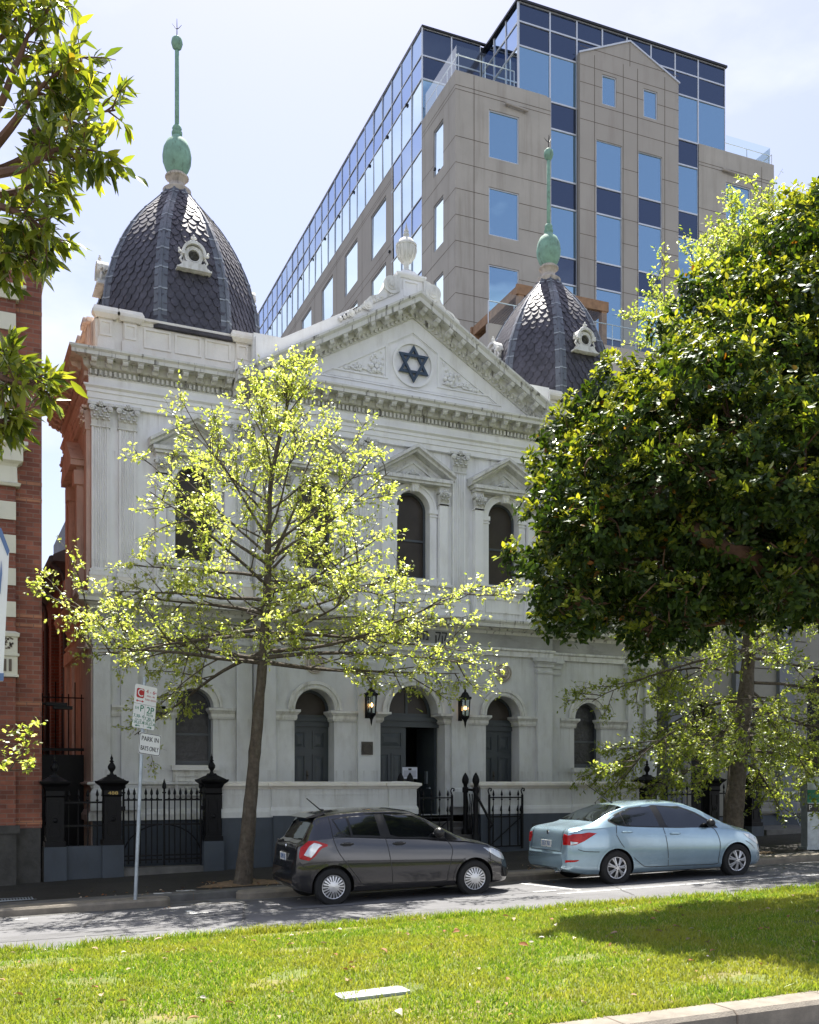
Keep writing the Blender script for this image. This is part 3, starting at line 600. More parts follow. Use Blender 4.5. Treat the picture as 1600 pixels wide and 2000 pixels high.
# lower windows, doors -------------------------------------------------------
fr_lo, gl_lo = sash(.40, 2.2, 3.43, .2, lead_glass, 2.86)
sm = MB(); archivolt(sm, .40, 3.43, .2, -.05, 0); archivolt(sm, .53, 3.43, .07, -.085, -.05)
me_arch = mesh_of(sm, stucco_trim); sm = MB(); sm.box(-.5, .5, -.14, .3, 2.09, 2.2); sm.box(-.46, .46, -.06, 0, 1.86, 2.09); sm.ring_prism([(-.42, 1.56), (.42, 1.56), (.42, 2.0), (-.42, 2.0)], [(-.36, 1.6), (.36, 1.6), (.36, 1.96), (-.36, 1.96)], -.09, -.0)
rnd = random.Random(3)
for i in range(60): sm.sphere((-.33+.66*rnd.random(), -.03, 1.62+.32*rnd.random()), .035, 6)
me_sill = mesh_of(sm, stucco_trim); sm = MB(); sm.prism([(-.16, 4.02), (.16, 4.02), (.1, 4.25), (.04, 4.36), (0, 4.42), (-.04, 4.36), (-.1, 4.25)], -.06, 0)
for q in range(9): a = PI*(q+.5)/9; sm.tube([(0, -.07, 4.05), (math.cos(a)*.14, -.08, 4.08+math.sin(a)*.24)], [.012, .028], 5)
me_lo = mesh_of(sm, stucco_trim); sm = None
for i in (0, 4):
    x = WX[i]; wn = link('window', fr_lo, syn, (x, YW, 0)); link('pane', gl_lo, wn, (x, YW, 0)); link('window_surround', me_arch, syn, (x, YW, 0)); link('window_sill', me_sill, syn, (x, YW, 0)); link('palmette', me_lo, syn, (x, YW, 0))
imp = [(-.02, 3.19), (.03, 3.19), (.05, 3.24), (.05, 3.30), (.09, 3.35), (.11, 3.37), (.11, 3.42), (-.02, 3.43)]
b = MB(); D = .45
def impost(x0, x1, y, inl, inr, d=D):
    pth = ([(x0, y+d)] if inl else [])+[(x0, y), (x1, y)]+([(x1, y+d)] if inr else [])
    b = MB(); b.sweep(imp, pth); b.build('impost', stucco_trim, syn)
impost(XL+.36, WX[0]-.62, YW, 0, 0); impost(XL+.9, WX[0]-.40, YW, 0, 1, .2); impost(WX[0]+.40, BL-.4, YW, 1, 0, .2)
impost(BR+.4, WX[4]-.40, YW, 0, 1, .2); impost(WX[4]+.40, XR-.9, YW, 1, 0, .2)
for cx in (WX[1], WX[3]):
    lo, hi = (XC-3.28, XC-1.39) if cx < XC else (XC+1.39, XC+3.28)
    impost(lo, cx-.46, Y0, 0, 1); impost(cx+.46, hi, Y0, 1, 0)
imp = [(-.02, 3.19), (.03, 3.19), (.06, 3.24), (.06, 3.30), (.14, 3.35), (.19, 3.37), (.19, 3.42), (-.02, 3.43)]
impost(XC-.95, XC-.80, Y0, 0, 1); impost(XC+.83, XC+.95, Y0, 1, 0)
for cx, hw in ((WX[1], .46), (XC+.015, .62), (WX[3], .46)):
    t = MB(); archivolt(t, hw, 3.43, .15, -.05, 0); archivolt(t, hw+.1, 3.43, .07, -.08, -.05); archivolt(t, hw+.02, 3.43, .03, -.065, -.05)
    b = MB(); b.add([(x+cx, y+Y0, z) for x, y, z in t.v], t.f); b.build('arch_moulding', stucco_trim, syn)
def leaf_door(hw, zb, zt):
    mb = MB(); mb.box(0, hw, 0, .05, zb, zt); H = zt-zb
    for x0, x1, z0, z1 in ((.1, hw-.1, zb+H*.76, zt-.1), (.1, hw*.47, zb+.25, zb+H*.7), (hw*.53, hw-.1, zb+.25, zb+H*.7)) if hw > .6 else ((.08, hw-.08, zb+H*.75, zt-.1), (.08, hw-.08, zb+.2, zb+H*.69)):
        mb.ring_prism([(x0, z0), (x1, z0), (x1, z1), (x0, z1)], [(x0+.035, z0+.035), (x1-.035, z0+.035), (x1-.035, z1-.035), (x0+.035, z1-.035)], -.022, .0)
        a, c, e, g = x0+.05, x1-.05, z0+.05, z1-.05
        mx, mz = (a+c)/2, (e+g)/2; q = min(c-a, g-e)*.3
        mb.add([(a,-.002,e),(c,-.002,e),(c,-.002,g),(a,-.002,g),(a+q,-.02,e+q),(c-q,-.02,e+q),(c-q,-.02,g-q),(a+q,-.02,g-q)], [(4,5,6,7),(0,1,5,4),(1,2,6,5),(2,3,7,6),(3,0,4,7)])
    return mesh_of(mb, door_grey)
sd = leaf_door(.46, 1.09, 3.08); md = leaf_door(.8, 1.09, 3.12)
hk = MB(); hk.sphere((.42, -.03, 2.0), .028, 8); hk.box(.4, .44, -.012, 0, 1.9, 2.1); me_hk = mesh_of(hk, bronze)
for cx in (WX[1], WX[3]):
    dr = link('door', sd, syn, (cx-.46, Y0+.38, 0)); link('door_knob', me_hk, dr, (cx-.46, Y0+.38, 0))
    link('door', sd, syn, (cx, Y0+.38, 0))
    mb = MB(); mb.box(cx-.46, cx+.46, Y0+.34, Y0+.45, 3.08, 3.2); mb.box(cx-.46, cx+.46, Y0+.31, Y0+.4, 3.2, 3.28); mb.ring_prism(arch_outline(cx, .46, 3.28, 3.43), arch_outline(cx, .4, 3.34, 3.43), Y0+.36, Y0+.42); tr = mb.build('transom', door_grey, syn)
    mb = MB(); mb.prism(arch_outline(cx, .4, 3.34, 3.43), Y0+.39, Y0+.4); mb.build('pane', old_glass, tr)
dr = link('door', md, syn, (XC-.80, Y0+.38, 0)); 
mb = MB(); mb.box(XC-.17, XC-.1, Y0+.33, Y0+.38, 1.72, 1.95); mb.build('lock_plate', bronze, dr)
d2 = link('door', md, syn, (XC+.80, Y0+.40, 0), (0, 0, R(97)))
mb = MB(); mb.box(XC+.69, XC+.735, Y0+.7, Y0+.82, 1.8, 2.1); mb.box(XC+.66, XC+.70, Y0+.5, Y0+.53, 1.68, 1.72); mb.tube([(XC+.66, Y0+.5, 1.7), (XC+.64, Y0+.6, 1.7)], .012, 6); mb.build('door_handle', galv, syn)
mb = MB(); cx = XC+.015; mb.box(cx-.82, cx+.82, Y0+.32, Y0+.5, 3.12, 3.26); mb.box(cx-.82, cx+.82, Y0+.28, Y0+.5, 3.26, 3.36); mb.ring_prism(arch_outline(cx, .62, 3.36, 3.43), arch_outline(cx, .54, 3.44, 3.445), Y0+.36, Y0+.44); mb.box(cx-.03, cx+.03, Y0+.37, Y0+.43, 3.4, 4.0); tr = mb.build('transom', door_grey, syn)
mb = MB(); mb.prism(arch_outline(cx, .54, 3.44, 3.445), Y0+.4, Y0+.41); mb.build('pane', old_glass, tr)
# roundels ---------------------------------------------------------------
for cx in (WX[1], WX[3]):
    mb = MB(); mb.lathe([(.0, -.02), (.13, -.02), (.15, -.05), (.18, -.05), (.19, -.02), (.2, -.05), (.225, -.04), (.23, 0)], (cx, Y0, 4.45), 32, axis='y'); rosette(mb, (cx, Y0-.02, 4.45), .13, .04, petals=8); mb.build('roundel', stone_aged, syn, 40)
# Hebrew inscription -------------------------------------------------------
ins = text('לארשי הוקמ  קק', .34, syn, (-.02, -.056, 5.215), black_sign, 'inscription', fit=1.75)
# domes ------------------------------------------------------------------
PROF = [(1.88, 11.35), (1.85, 11.9), (1.76, 12.6), (1.55, 13.3), (1.29, 13.86), (.96, 14.38), (.70, 14.68), (.48, 14.92), (.26, 15.18)]
def pr(z):
    zs = [p[1] for p in PROF]; return float(np.interp(z, zs, [p[0] for p in PROF]))
zf = np.linspace(11.35, 15.22, 200); _r = np.array([pr(z) for z in zf]); _r[8:-8] = np.convolve(_r, np.ones(17)/17, 'valid')
def prs(z): return float(np.interp(z, zf, _r))
def dome(cx, cy, label):
    base = MB()
    n = 24; zz = np.linspace(11.35, 15.22, n+1); vs = []
    for z in zz:
        for k in range(8): a = R(22.5+45*k); vs.append((math.cos(a)*prs(z)*.985, math.sin(a)*prs(z)*.985, z))
    base.add(vs, [(i*8+k, i*8+(k+1) % 8, (i+1)*8+(k+1) % 8, (i+1)*8+k) for i in range(n) for k in range(8)])
    base.lathe([(2.0, 11.3), (2.02, 11.36), (1.9, 11.4)], n=8, a0=R(22.5), a1=R(22.5)+2*PI)
    base.box(-1.5, 1.5, -1.6, 1.6, 10.3, 11.32)
    # fish-scale slates
    arcl = [0]; 
    for a, c in zip(zf, zf[1:]): arcl.append(arcl[-1]+math.hypot(c-a, prs(c)-prs(a)))
    LN = arcl[-1]; rows = 27; ds = LN/rows; rr = random.Random(int(cx*10)); c8 = math.cos(R(22.5)); t8 = math.tan(R(22.5))
    for k in range(8):
        a = R(45*k); nx, ny = math.cos(a), math.sin(a); tx, ty_ = -ny, nx
        for i in range(rows):
            s1 = (i+1.25)*ds; s0 = (i-.95)*ds
            zt = float(np.interp(min(s1, LN), arcl, zf)); zb = float(np.interp(max(s0, 0), arcl, zf)); apt, apb = prs(zt)*c8, prs(zb)*c8
            hw = apb*t8; hwt = apt*t8; nt_ = max(2, round(2*prs(float(np.interp(i*ds, arcl, zf)))*c8*t8/.2)); off = .5*(i % 2)
            for j in range(-1, nt_+1):
                u0 = (j+off)/nt_*2-1; u1 = (j+1+off)/nt_*2-1
                if u1 <= -1 or u0 >= 1: continue
                ww = u1-u0; jit = rr.uniform(-.01, .012); P = []
                for fu, fs, lift in ((0, 1, 0), (1, 1, 0), (1, .45, .02), (.9, .2, .026), (.7, .05, .03), (.5, 0, .032), (.3, .05, .03), (.1, .2, .026), (0, .45, .02)):
                    u = max(-1, min(1, u0+ww*(.03+.94*fu))); ap = apb+(apt-apb)*fs+lift+.006+jit*lift*12; w_ = hw+(hwt-hw)*fs; z = zb+(zt-zb)*fs
                    P.append((nx*ap+tx*u*w_, ny*ap+ty_*u*w_, z+rr.uniform(-.003, .003)))
                base.add(P, [tuple(range(9))])
    d = base.build('dome', slate, syn, loc=(cx, cy, 0))
    for k in range(8):
        rb = MB(); a = R(22.5+45*k); ca, sa = math.cos(a), math.sin(a); tx, ty_ = -sa, ca; vs = []; zz = np.linspace(11.38, 15.22, 40)
        for z in zz:
            r = prs(z)+.035; hw = .085+.055*prs(z)/1.9; back = hw*math.tan(R(22.5))
            for o, q in ((-1, 1), (-.22, .22), (-.2, -.28), (.2, -.28), (.22, .22), (1, 1)): vs.append((ca*(r-back*q)+tx*hw*o, sa*(r-back*q)+ty_*hw*o, z))
        rb.add(vs, [(i*6+j, i*6+j+1, (i+1)*6+j+1, (i+1)*6+j) for i in range(39) for j in range(5)])
        for z in np.arange(11.7, 15.1, .48):
            vs = []
            for zz_ in (z, z+.035):
                r = prs(zz_)+.042; hw = .092+.055*prs(zz_)/1.9; back = hw*math.tan(R(22.5))
                for o, q in ((-1, 1), (-.25, .24), (-.22, -.35), (.22, -.35), (.25, .24), (1, 1)): vs.append((ca*(r-back*q)+tx*hw*o, sa*(r-back*q)+ty_*hw*o, zz_))
            rb.add(vs, [(j, j+1, 6+j+1, 6+j) for j in range(5)], 1)
        rb.build('rib', [lead, lead_light], d, loc=(cx, cy, 0))
    vt = MB()   # louvred vent
    vt.ring_prism(arc(0, 0, .25, 0, 2*PI, 28)[:-1], arc(0, 0, .155, 0, 2*PI, 28)[:-1], -.12, .3); vt.ring_prism(arc(0, 0, .17, 0, 2*PI, 28)[:-1], arc(0, 0, .15, 0, 2*PI, 28)[:-1], -.14, -.1)
    archivolt(vt, .25, .04, .07, -.2, .1)
    for sx in (-1, 1):
        vt.lathe([(0, -.2), (.05, -.2), (.05, 0), (0, 0)], (sx*.29, 0, .02), 10, axis='y'); vt.tube([(sx*.3, -.1, -.03), (sx*.36, -.1, -.14), (sx*.31, -.1, -.22), (sx*.27, -.1, -.16)], .032, 6); vt.sphere((sx*.37, -.1, .06), .05, 7); vt.sphere((sx*.39, -.1, .13), .03, 6)
    vt.prism([(-.3, -.22), (.3, -.22), (.34, -.3), (.45, -.38), (-.45, -.38), (-.34, -.3)], -.2, .3); vt.box(-.46, .46, -.24, .3, -.42, -.38)
    for q, (x, z, r) in enumerate(((0, .36, .06), (-.07, .37, .045), (.07, .37, .045), (0, .46, .055), (-.13, .33, .04), (.13, .33, .04), (0, .54, .03), (-.05, .47, .03), (.05, .47, .03))): vt.sphere((x, -.1, z), r, 7)
    for i in range(12): a = 2*PI*i/12; vt.sphere((math.cos(a)*.205, -.12, math.sin(a)*.205), .014, 6)
    me_v = mesh_of(vt, stucco_trim)
    lv = MB(); lv.lathe([(0, -.03), (.155, -.03)], (0, 0, 0), 24, 1, 'y')
    for i in range(9):
        z = -.135+i*.032; hw = math.sqrt(max(0, .152**2-z*z)); lv.add([(-hw, -.11, z-.010), (hw, -.11, z-.010), (hw, -.05, z+.010), (-hw, -.05, z+.010)], [(0, 1, 2, 3)])
    me_l = mesh_of(lv, [stucco_trim, dark_room])
    for k in range(4):
        a = -PI/2+k*PI/2; z = 13.0; ap = prs(z)*math.cos(R(22.5))+.1; rot = (0, 0, k*PI/2)
        for nm, me in (('dome_vent', me_v), ('vent_louvre', me_l)): link(nm, me, d, (cx+math.cos(a)*ap, cy+math.sin(a)*ap, z), rot).scale = (.8, .8, .8)
    ns = MB(); ns.lathe([(.29, 15.14), (.31, 15.2), (.32, 15.26), (.27, 15.3), (.2, 15.34), (.17, 15.42), (.2, 15.5), (.235, 15.53), (.235, 15.6), (.2, 15.62), (.2, 15.64)], n=24)
    for i in range(24): a = 2*PI*i/24; ns.sphere((.235*math.cos(a), .235*math.sin(a), 15.565), .036, 6)
    ns.build('finial_base', stone_aged, d, 40, loc=(cx, cy, 0))
    fn = MB(); fn.lathe([(.19, 15.63), (.26, 15.75), (.315, 15.9), (.325, 16.05), (.3, 16.22), (.23, 16.38), (.14, 16.46), (.1, 16.52), (.12, 16.55), (.12, 16.6), (.08, 16.62), (.11, 16.68), (.08, 16.75), (.035, 16.78), (.05, 16.8), (.048, 18.45), (.03, 18.47), (.10, 18.52), (.13, 18.62), (.115, 18.72), (.05, 18.78), (.0, 18.8)], n=22)
    fn.build('finial', copper, d, 50, loc=(cx, cy, 0))
    fk = MB(); fk.tube([(0, 0, 18.78), (0, 0, 19.15)], [.012, .005], 5)
    for k in range(3): a = k*2.1+.3; fk.tube([(0, 0, 18.95), (.05*math.cos(a), .05*math.sin(a), 19.0), (.12*math.cos(a), .12*math.sin(a), 19.1)], [.01, .008, .004], 5)
    fk.build('lightning_rod', black_iron, d, loc=(cx, cy, 0))
dome(XC-4.95, 23.35, '') ; dome(XC+4.95, 23.35, '')
# fixed lanterns, plaque, notice
for x, lb in ((XC-1.17, 'black iron wall lantern between the plaque pilaster and the left grey door arch'), (XC+1.17, 'black iron wall lantern with a glowing bulb beside the right-hand arched door')):
    ln = thing('wall_lantern', lb, 'lantern', (x, Y0-.36, 3.58), group='lanterns beside the main door'); y = Y0-.36
    f = MB()
    for k in range(6):
        a = R(60*k); f.tube([(x+.1*math.cos(a), y+.1*math.sin(a), 3.35), (x+.125*math.cos(a), y+.125*math.sin(a), 3.75)], .012, 5)
    f.lathe([(.15, 3.75), (.15, 3.77), (.07, 3.9), (.03, 3.93), (.03, 3.96), (.015, 4.0), (0, 4.12)], (x, y, 0), 6); f.lathe([(0, 3.08), (.02, 3.15), (.03, 3.22), (.06, 3.28), (.115, 3.34), (.115, 3.37), (0, 3.37)], (x, y, 0), 6)
    for k in range(6): a = R(60*k); f.sphere((x+.15*math.cos(a), y+.15*math.sin(a), 3.79), .022, 6)
    f.build('frame', black_iron, ln)
    g = MB(); g.lathe([(.09, 3.36), (.112, 3.75)], (x, y, 0), 6); g.build('pane', clear_glass, ln)
    q = MB(); q.sphere((x, y, 3.55), .035, 10, sz=1.4); q.build('bulb', bulb, ln, 60); 
    q = MB(); q.tube([(x, y, 3.37), (x, y, 3.5)], .018, 6); q.build('lamp_holder', black_iron, ln)
    q = MB(); q.tube([(x, y+.1, 3.4), (x, y+.22, 3.32), (x, Y0-.11, 3.4)], .018, 6); q.tube([(x, y+.12, 3.72), (x, Y0-.11, 3.68)], .015, 6); q.cbox((x, Y0-.11, 3.52), (.1, .025, .5)); q.build('arm', black_iron, ln)
px = XC-1.17; pl = thing('wall_plaque', 'square dark bronze plaque with a round emblem on the pilaster', 'plaque', (px, Y0-.1, 2.58))
m_ = MB(); m_.cbox((px, Y0-.115, 2.6), (.27, .025, .29)); m_.build('panel', bronze, pl); m_ = MB(); m_.lathe([(.11, -.13), (.115, -.14), (.1, -.14), (.095, -.132), (.05, -.135), (0, -.138)], (px, Y0, 2.6), 24, axis='y'); m_.build('emblem', bronze, pl, 40)
nx_ = XC+.0; no = thing('paper_notice', 'white printed paper notice stuck beside the open doorway', 'notice', (nx_, Y0+.33, 1.95))
m_ = MB(); m_.box(XC-.1, XC+.28, Y0+.345, Y0+.35, 1.92, 2.19); m_.build('sheet', paper, no)
m_ = MB(); m_.box(XC+.05, XC+.13, Y0+.341, Y0+.344, 2.12, 2.165, 1)
for i in range(7): m_.box(XC-.07, XC+.25, Y0+.342, Y0+.344, 2.1-i*.022, 2.108-i*.022)
m_.build('print', [grey_ink, black_sign], no)
# ================================================================== OFFICE TOWER
off = thing('office_building', 'tall beige and mirrored-glass office block rising behind the synagogue', 'office building', (20.57, 40.07, 0), (0, 0, R(-2.4)), local=True)
def punched(mb, x0, x1, z0, z1, axis, at, ops, depth=.18, m=0):
    """wall sheet with rectangular holes; axis 'x': runs along x at y=at; 'y': runs along y at x=at"""
    xs = sorted({x0, x1, *[o[0] for o in ops], *[o[1] for o in ops]}); zs = sorted({z0, z1, *[o[2] for o in ops], *[o[3] for o in ops]})
    P = (lambda a, d, z: (a, at+d, z)) if axis == 'x' else (lambda a, d, z: (at+d, a, z))
    for a, b in zip(xs, xs[1:]):
        for c, d in zip(zs, zs[1:]):
            if any(o[0]-1e-6 <= a and b <= o[1]+1e-6 and o[2]-1e-6 <= c and d <= o[3]+1e-6 for o in ops): continue
            mb.add([P(a, 0, c), P(b, 0, c), P(b, 0, d), P(a, 0, d)], [(0, 1, 2, 3)], m)
    for a, b, c, d in ops:
        mb.add([P(a,0,c), P(b,0,c), P(b,0,d), P(a,0,d), P(a,depth,c), P(b,depth,c), P(b,depth,d), P(a,depth,d)], [(0,1,5,4), (1,2,6,5), (2,3,7,6), (3,0,4,7)], m)
def joints(mb, x0, x1, z0, z1, axis, at, hs, vs_, ops, m=1, e=.004, w=.014):
    def blocked(a0, a1, c0, c1): return any(a0 < o[1] and a1 > o[0] and c0 < o[3] and c1 > o[2] for o in ops)
    for z in hs:
        cuts = sorted({x0, x1, *[q for o in ops if o[2] < z < o[3] for q in (o[0], o[1])]})
        for a, b in zip(cuts, cuts[1:]):
            if blocked(a+.01, b-.01, z-.01, z+.01): continue
            if axis == 'x': mb.add([(a, at-e, z-w), (b, at-e, z-w), (b, at-e, z+w), (a, at-e, z+w)], [(0,1,2,3)], m)
            else: mb.add([(at-e, a, z-w), (at-e, b, z-w), (at-e, b, z+w), (at-e, a, z+w)], [(0,1,2,3)], m)
    for x in vs_:
        cuts = sorted({z0, z1, *[q for o in ops if o[0] < x < o[1] for q in (o[2], o[3])]})
        for c, d in zip(cuts, cuts[1:]):
            if blocked(x-.01, x+.01, c+.01, d-.01): continue
            if axis == 'x': mb.add([(x-w, at-e*1.5, c), (x+w, at-e*1.5, c), (x+w, at-e*1.5, d), (x-w, at-e*1.5, d)], [(0,1,2,3)], m)
            else: mb.add([(at-e*1.5, x-w, c), (at-e*1.5, x+w, c), (at-e*1.5, x+w, d), (at-e*1.5, x-w, d)], [(0,1,2,3)], m)
ST_ = 3.45; PR = random.Random(12)
def win_parts(parent, x0, x1, z0, z1, axis, at, glass, name='window', fw=.05, d=.1):
    f = MB(); g = MB()
    if axis == 'x':
        f.ring_prism([(x0, z0), (x1, z0), (x1, z1), (x0, z1)], [(x0+fw, z0+fw), (x1-fw, z0+fw), (x1-fw, z1-fw), (x0+fw, z1-fw)], at+d-.06, at+d)
        g.add([(x0+.02, at+d-.02, z0+.02), (x1-.02, at+d-.02, z0+.02), (x1-.02, at+d-.02, z1-.02), (x0+.02, at+d-.02, z1-.02)], [(0,1,2,3)])
    else:
        for a, b, c, e in ((x0, x1, z0, z0+fw), (x0, x1, z1-fw, z1), (x0, x0+fw, z0+fw, z1-fw), (x1-fw, x1, z0+fw, z1-fw)): f.box(at+d-.06, at+d, a, b, c, e)
        g.add([(at+d-.02, x0+.02, z0+.02), (at+d-.02, x1-.02, z0+.02), (at+d-.02, x1-.02, z1-.02), (at+d-.02, x0+.02, z1-.02)], [(0,1,2,3)])
    k = 0 if axis == 'x' else 1
    kx, kz = PR.uniform(-.011, .011), PR.uniform(-.011, .011)
    g.v = [tuple(c+((kx*(1 if i in (1, 2) else -1)+kz*(1 if i > 1 else -1)) if j == 1-k else 0) for j, c in enumerate(p)) for i, p in enumerate(g.v)]
    w_ = f.build(name, aluminium, parent); g.build('pane', glass, w_); return w_
def zrows(top, bot, n): return [(top-ST_*i, bot-ST_*i) for i in range(n)]
R1 = zrows(31.82, 29.68, 4)
# beige blocks
opsF = [(1.63, 3.15, b, t) for t, b in R1]; opsR = [(14.68, 16.2, b-.25, t-.35) for t, b in R1]
opsL = [(1.32, 2.42, b, t) for t, b in R1]
w = MB(); punched(w, 0, 4.80, 0, 33.1, 'x', 0, opsF); joints(w, 0, 4.8, 0, 33.1, 'x', 0, [33.1-.55-ST_*i/3*1.0-.6*(i == 99) for i in range(1, 26)][1:]+[32.5, 32.32], [.9], opsF)
punched(w, 0, 3.76, 0, 33.1, 'y', 0, opsL); joints(w, 0, 3.76, 0, 33.1, 'y', 0, [33.1-.55-ST_*i/3 for i in range(2, 26)]+[32.5, 32.32], [], opsL)
w.box(.2, 4.8, .2, 3.7, 33.0, 33.09); w.box(0, .2, 0, 3.76, 33.101, 33.15); w.box(.2, 4.6, 0, .2, 33.101, 33.15)
w.build('wall', [beige, joint], off)
w = MB(); punched(w, 13.05, 17.68, 0, 32.98, 'x', 0, opsR); joints(w, 13.05, 17.68, 0, 32.7, 'x', 0, [32.7-.55-ST_*i/3 for i in range(2, 26)]+[32.1, 31.95], [16.9], opsR); w.box(17.5, 17.68, .01, 20, 0, 32.69); w.box(13.1, 17.5, .2, 18, 32.5, 32.69); w.build('wall', [beige, joint], off)
b2 = [(8.58+4.45*i, 10.82+4.45*i, 29.8-ST_*r, 32.2-ST_*r) for i in range(6) for r in range(3)]
w = MB(); punched(w, 7.56, 36.7, 0, 33.18, 'y', 0, b2); joints(w, 7.56, 36.7, 0, 33.18, 'y', 0, [32.6, 32.45, 29.3, 28.9, 26, 25.4], [7.8+4.45*i for i in range(1, 7)], b2); w.build('wall', [beige_dark, joint], off)
for o in opsF+opsR: win_parts(off, *o, 'x', 0, win_glass)
for o in opsL+b2: win_parts(off, *o, 'y', 0, left_glass)
# central gable bay
gops = [(7.39, 8.17, 33.36, 34.76), (9.69, 10.47, 33.34, 34.68)]; strips2 = [(7.08, 8.49), (9.40, 10.74)]
w = MB(); gz_ = -.22
ops = gops+[(a, b, 0, 31.65) for a, b in strips2]
punched(w, 6.2, 11.69, 0, 35.5, 'x', gz_, ops); joints(w, 6.2, 11.69, 0, 35.5, 'x', gz_, [34.9, 34.1, 33.2, 32.4, 31.65, 30.6, 29.45, 28.25, 27.1, 26.0, 24.8, 23.6, 22.4, 21.2, 20], [6.2+.78, 8.95-.4, 8.95+.4, 11.69-.8], ops)
w.prism([(6.2, 35.5), (11.69, 35.5), (8.92, 36.68)], gz_, 0); w.box(6.2, 6.22, gz_+.005, 0, 0, 35.49); w.box(11.67, 11.69, gz_+.005, 0, 0, 35.49)
joints(w, 6.2, 11.69, 35.5, 36.6, 'x', gz_, [35.75], [8.92], [])
w.build('gable_wall', [beige_dark, joint], off)
mb = MB()
for sg, x in ((-1, 6.2), (1, 11.69)): mb.prism([(x+sg*.06, 35.46), (8.92, 36.72), (8.92, 36.64), (x+sg*.06, 35.38)], gz_-.05, gz_)
mb.build('gable_coping', aluminium, off)
for o in gops: win_parts(off, *o, 'x', gz_, win_glass)
# glazed strips: light panes between dark spandrels
SP = [(32.98, 31.76), (29.5, 28.25), (26.0, 24.77), (22.55, 21.3), (19.1, 17.85)]
def glazed(parent, x0, x1, zt, at, rows, axis='x', gl=win_glass, sp=span_glass, fw=.035):
    z = zt
    for t, b in rows:
        if t < z: win_parts(parent, x0, x1, t, z, axis, at, gl, fw=fw)
        if t > b: win_parts(parent, x0, x1, b, t, axis, at, sp, 'spandrel', fw=fw)
        z = b
glazed(off, 4.80, 6.2, 32.98, 0, SP); glazed(off, 11.69, 13.05, 32.98, 0, SP)
for a, b in strips2: glazed(off, a, b, 31.65, gz_, SP[1:])
# upper glass volume on the street side
cols = [3.10, 4.78, 6.2, 7.58, 8.94, 10.30, 11.69, 13.05, 14.68]
for a, b in zip(cols, cols[1:]):
    win_parts(off, a, b, 36.22, 37.1, 'x', 0, span_glass, 'spandrel', .035); win_parts(off, a, b, 35.13, 36.22, 'x', 0, span_glass, 'spandrel', .035)
    win_parts(off, a, b, 32.98, 35.13, 'x', 0, win_glass, 'window', .035)
for a, b in ((.05, 1.3), (1.3, 2.5), (2.5, 3.76)):
    for c, d, gl in ((36.22, 37.1, left_span), (35.13, 36.22, left_span), (33.1, 35.13, left_glass)): win_parts(off, a, b, c, d, 'y', 3.1, gl, 'window', .035)
mb = MB(); mb.box(3.1, 14.7, .1, 20, 37.06, 37.1); mb.box(3.05, 14.75, -.04, .1, 37.1, 37.2); mb.box(3.05, 3.15, .1, 3.8, 37.1, 37.2); mb.box(14.66, 14.7, .11, 20, 32.7, 37.05); mb.box(3.2, 14.6, .3, 3.7, 17, 37.0); mb.box(.2, 4.7, .3, 3.7, 10, 32.9); mb.box(13.2, 17.4, .3, 3.7, 10, 32.4); mb.build('roof', trim_black, off)
# long curtain wall down the side
q = [3.76+1.335*i for i in range(25)]
for i, (a, b) in enumerate(zip(q, q[1:])):
    rows = [(37.6, 36.3, left_span), (36.3, 35.2, left_span), (35.2, 33.18, left_glass)]
    if b < 7.8: rows += [(33.18, 31.83, left_span), (31.83, 29.6, left_glass), (29.6, 28.3, left_span), (28.3, 26.1, left_glass), (26.1, 24.85, left_span), (24.85, 22.65, left_glass)]
    for t, bz, gl in rows: win_parts(off, a, b, bz, t, 'y', 0, gl, 'window' if gl is left_glass else 'spandrel', .022, .04)
for a, b in ((0, 1.55), (1.55, 3.1)):
    for c, d, gl in ((36.3, 37.6, span_glass), (35.2, 36.3, span_glass), (33.1, 35.2, win_glass)): win_parts(off, a, b, c, d, 'x', 3.76, gl, 'window' if gl is win_glass else 'spandrel', .035)
mb = MB(); mb.box(-.03, 14, 3.72, 3.85, 37.6, 37.68); mb.box(-.03, .1, 3.85, 36.7, 37.6, 37.68); mb.box(.1, 14.6, 3.9, 36.7, 37.5, 37.59); mb.box(.15, 17.4, 3.9, 36.6, 0, 37.4); mb.build('parapet_trim', trim_black, off)
mb = MB()
for i in range(0, 25): mb.box(-.06, .0, q[i]+.6, q[i]+.72, 35.02, 35.15) if i % 2 else None
for yy, z in ((2.1, 33-3.1), (7.9, 28.9), (6.6, 28.5)): mb.box(-.1, 0, yy, yy+.12, z, z+.1)
mb.build('camera', trim_black, off)
for x, z in ((2.4, 32.15), (14.4, 31.9)):
    mb = MB(); mb.tube([(x, -.12, z+.06), (x+1.15, -.12, z-.02)], .06, 8); mb.box(x+.1, x+.16, -.12, 0, z, z+.06); mb.box(x+1.0, x+1.06, -.12, 0, z-.04, z+.02); mb.build('light_fitting', beige_dark, off)
def balustrade(segs, z, h=1.05):
    g = MB(); r = MB()
    for (x0, y0), (x1, y1) in segs:
        g.add([(x0, y0, z), (x1, y1, z), (x1, y1, z+h), (x0, y0, z+h)], [(0,1,2,3)])
        n = max(2, int(math.hypot(x1-x0, y1-y0)/1.1)+1)
        ox, oy = (0, .1) if y0 == y1 else (.1, 0)
        for i in range(n):
            f = i/(n-1); x, y = x0+(x1-x0)*f+ox, y0+(y1-y0)*f+oy; r.tube([(x, y, z-.05), (x, y, z+h*.72)], .02, 6)
        r.tube([(x0+ox, y0+oy, z+h*.72), (x1+ox, y1+oy, z+h*.72)], .022, 6)
    b = g.build('balustrade', clear_glass, off); r.build('handrail', aluminium, b)
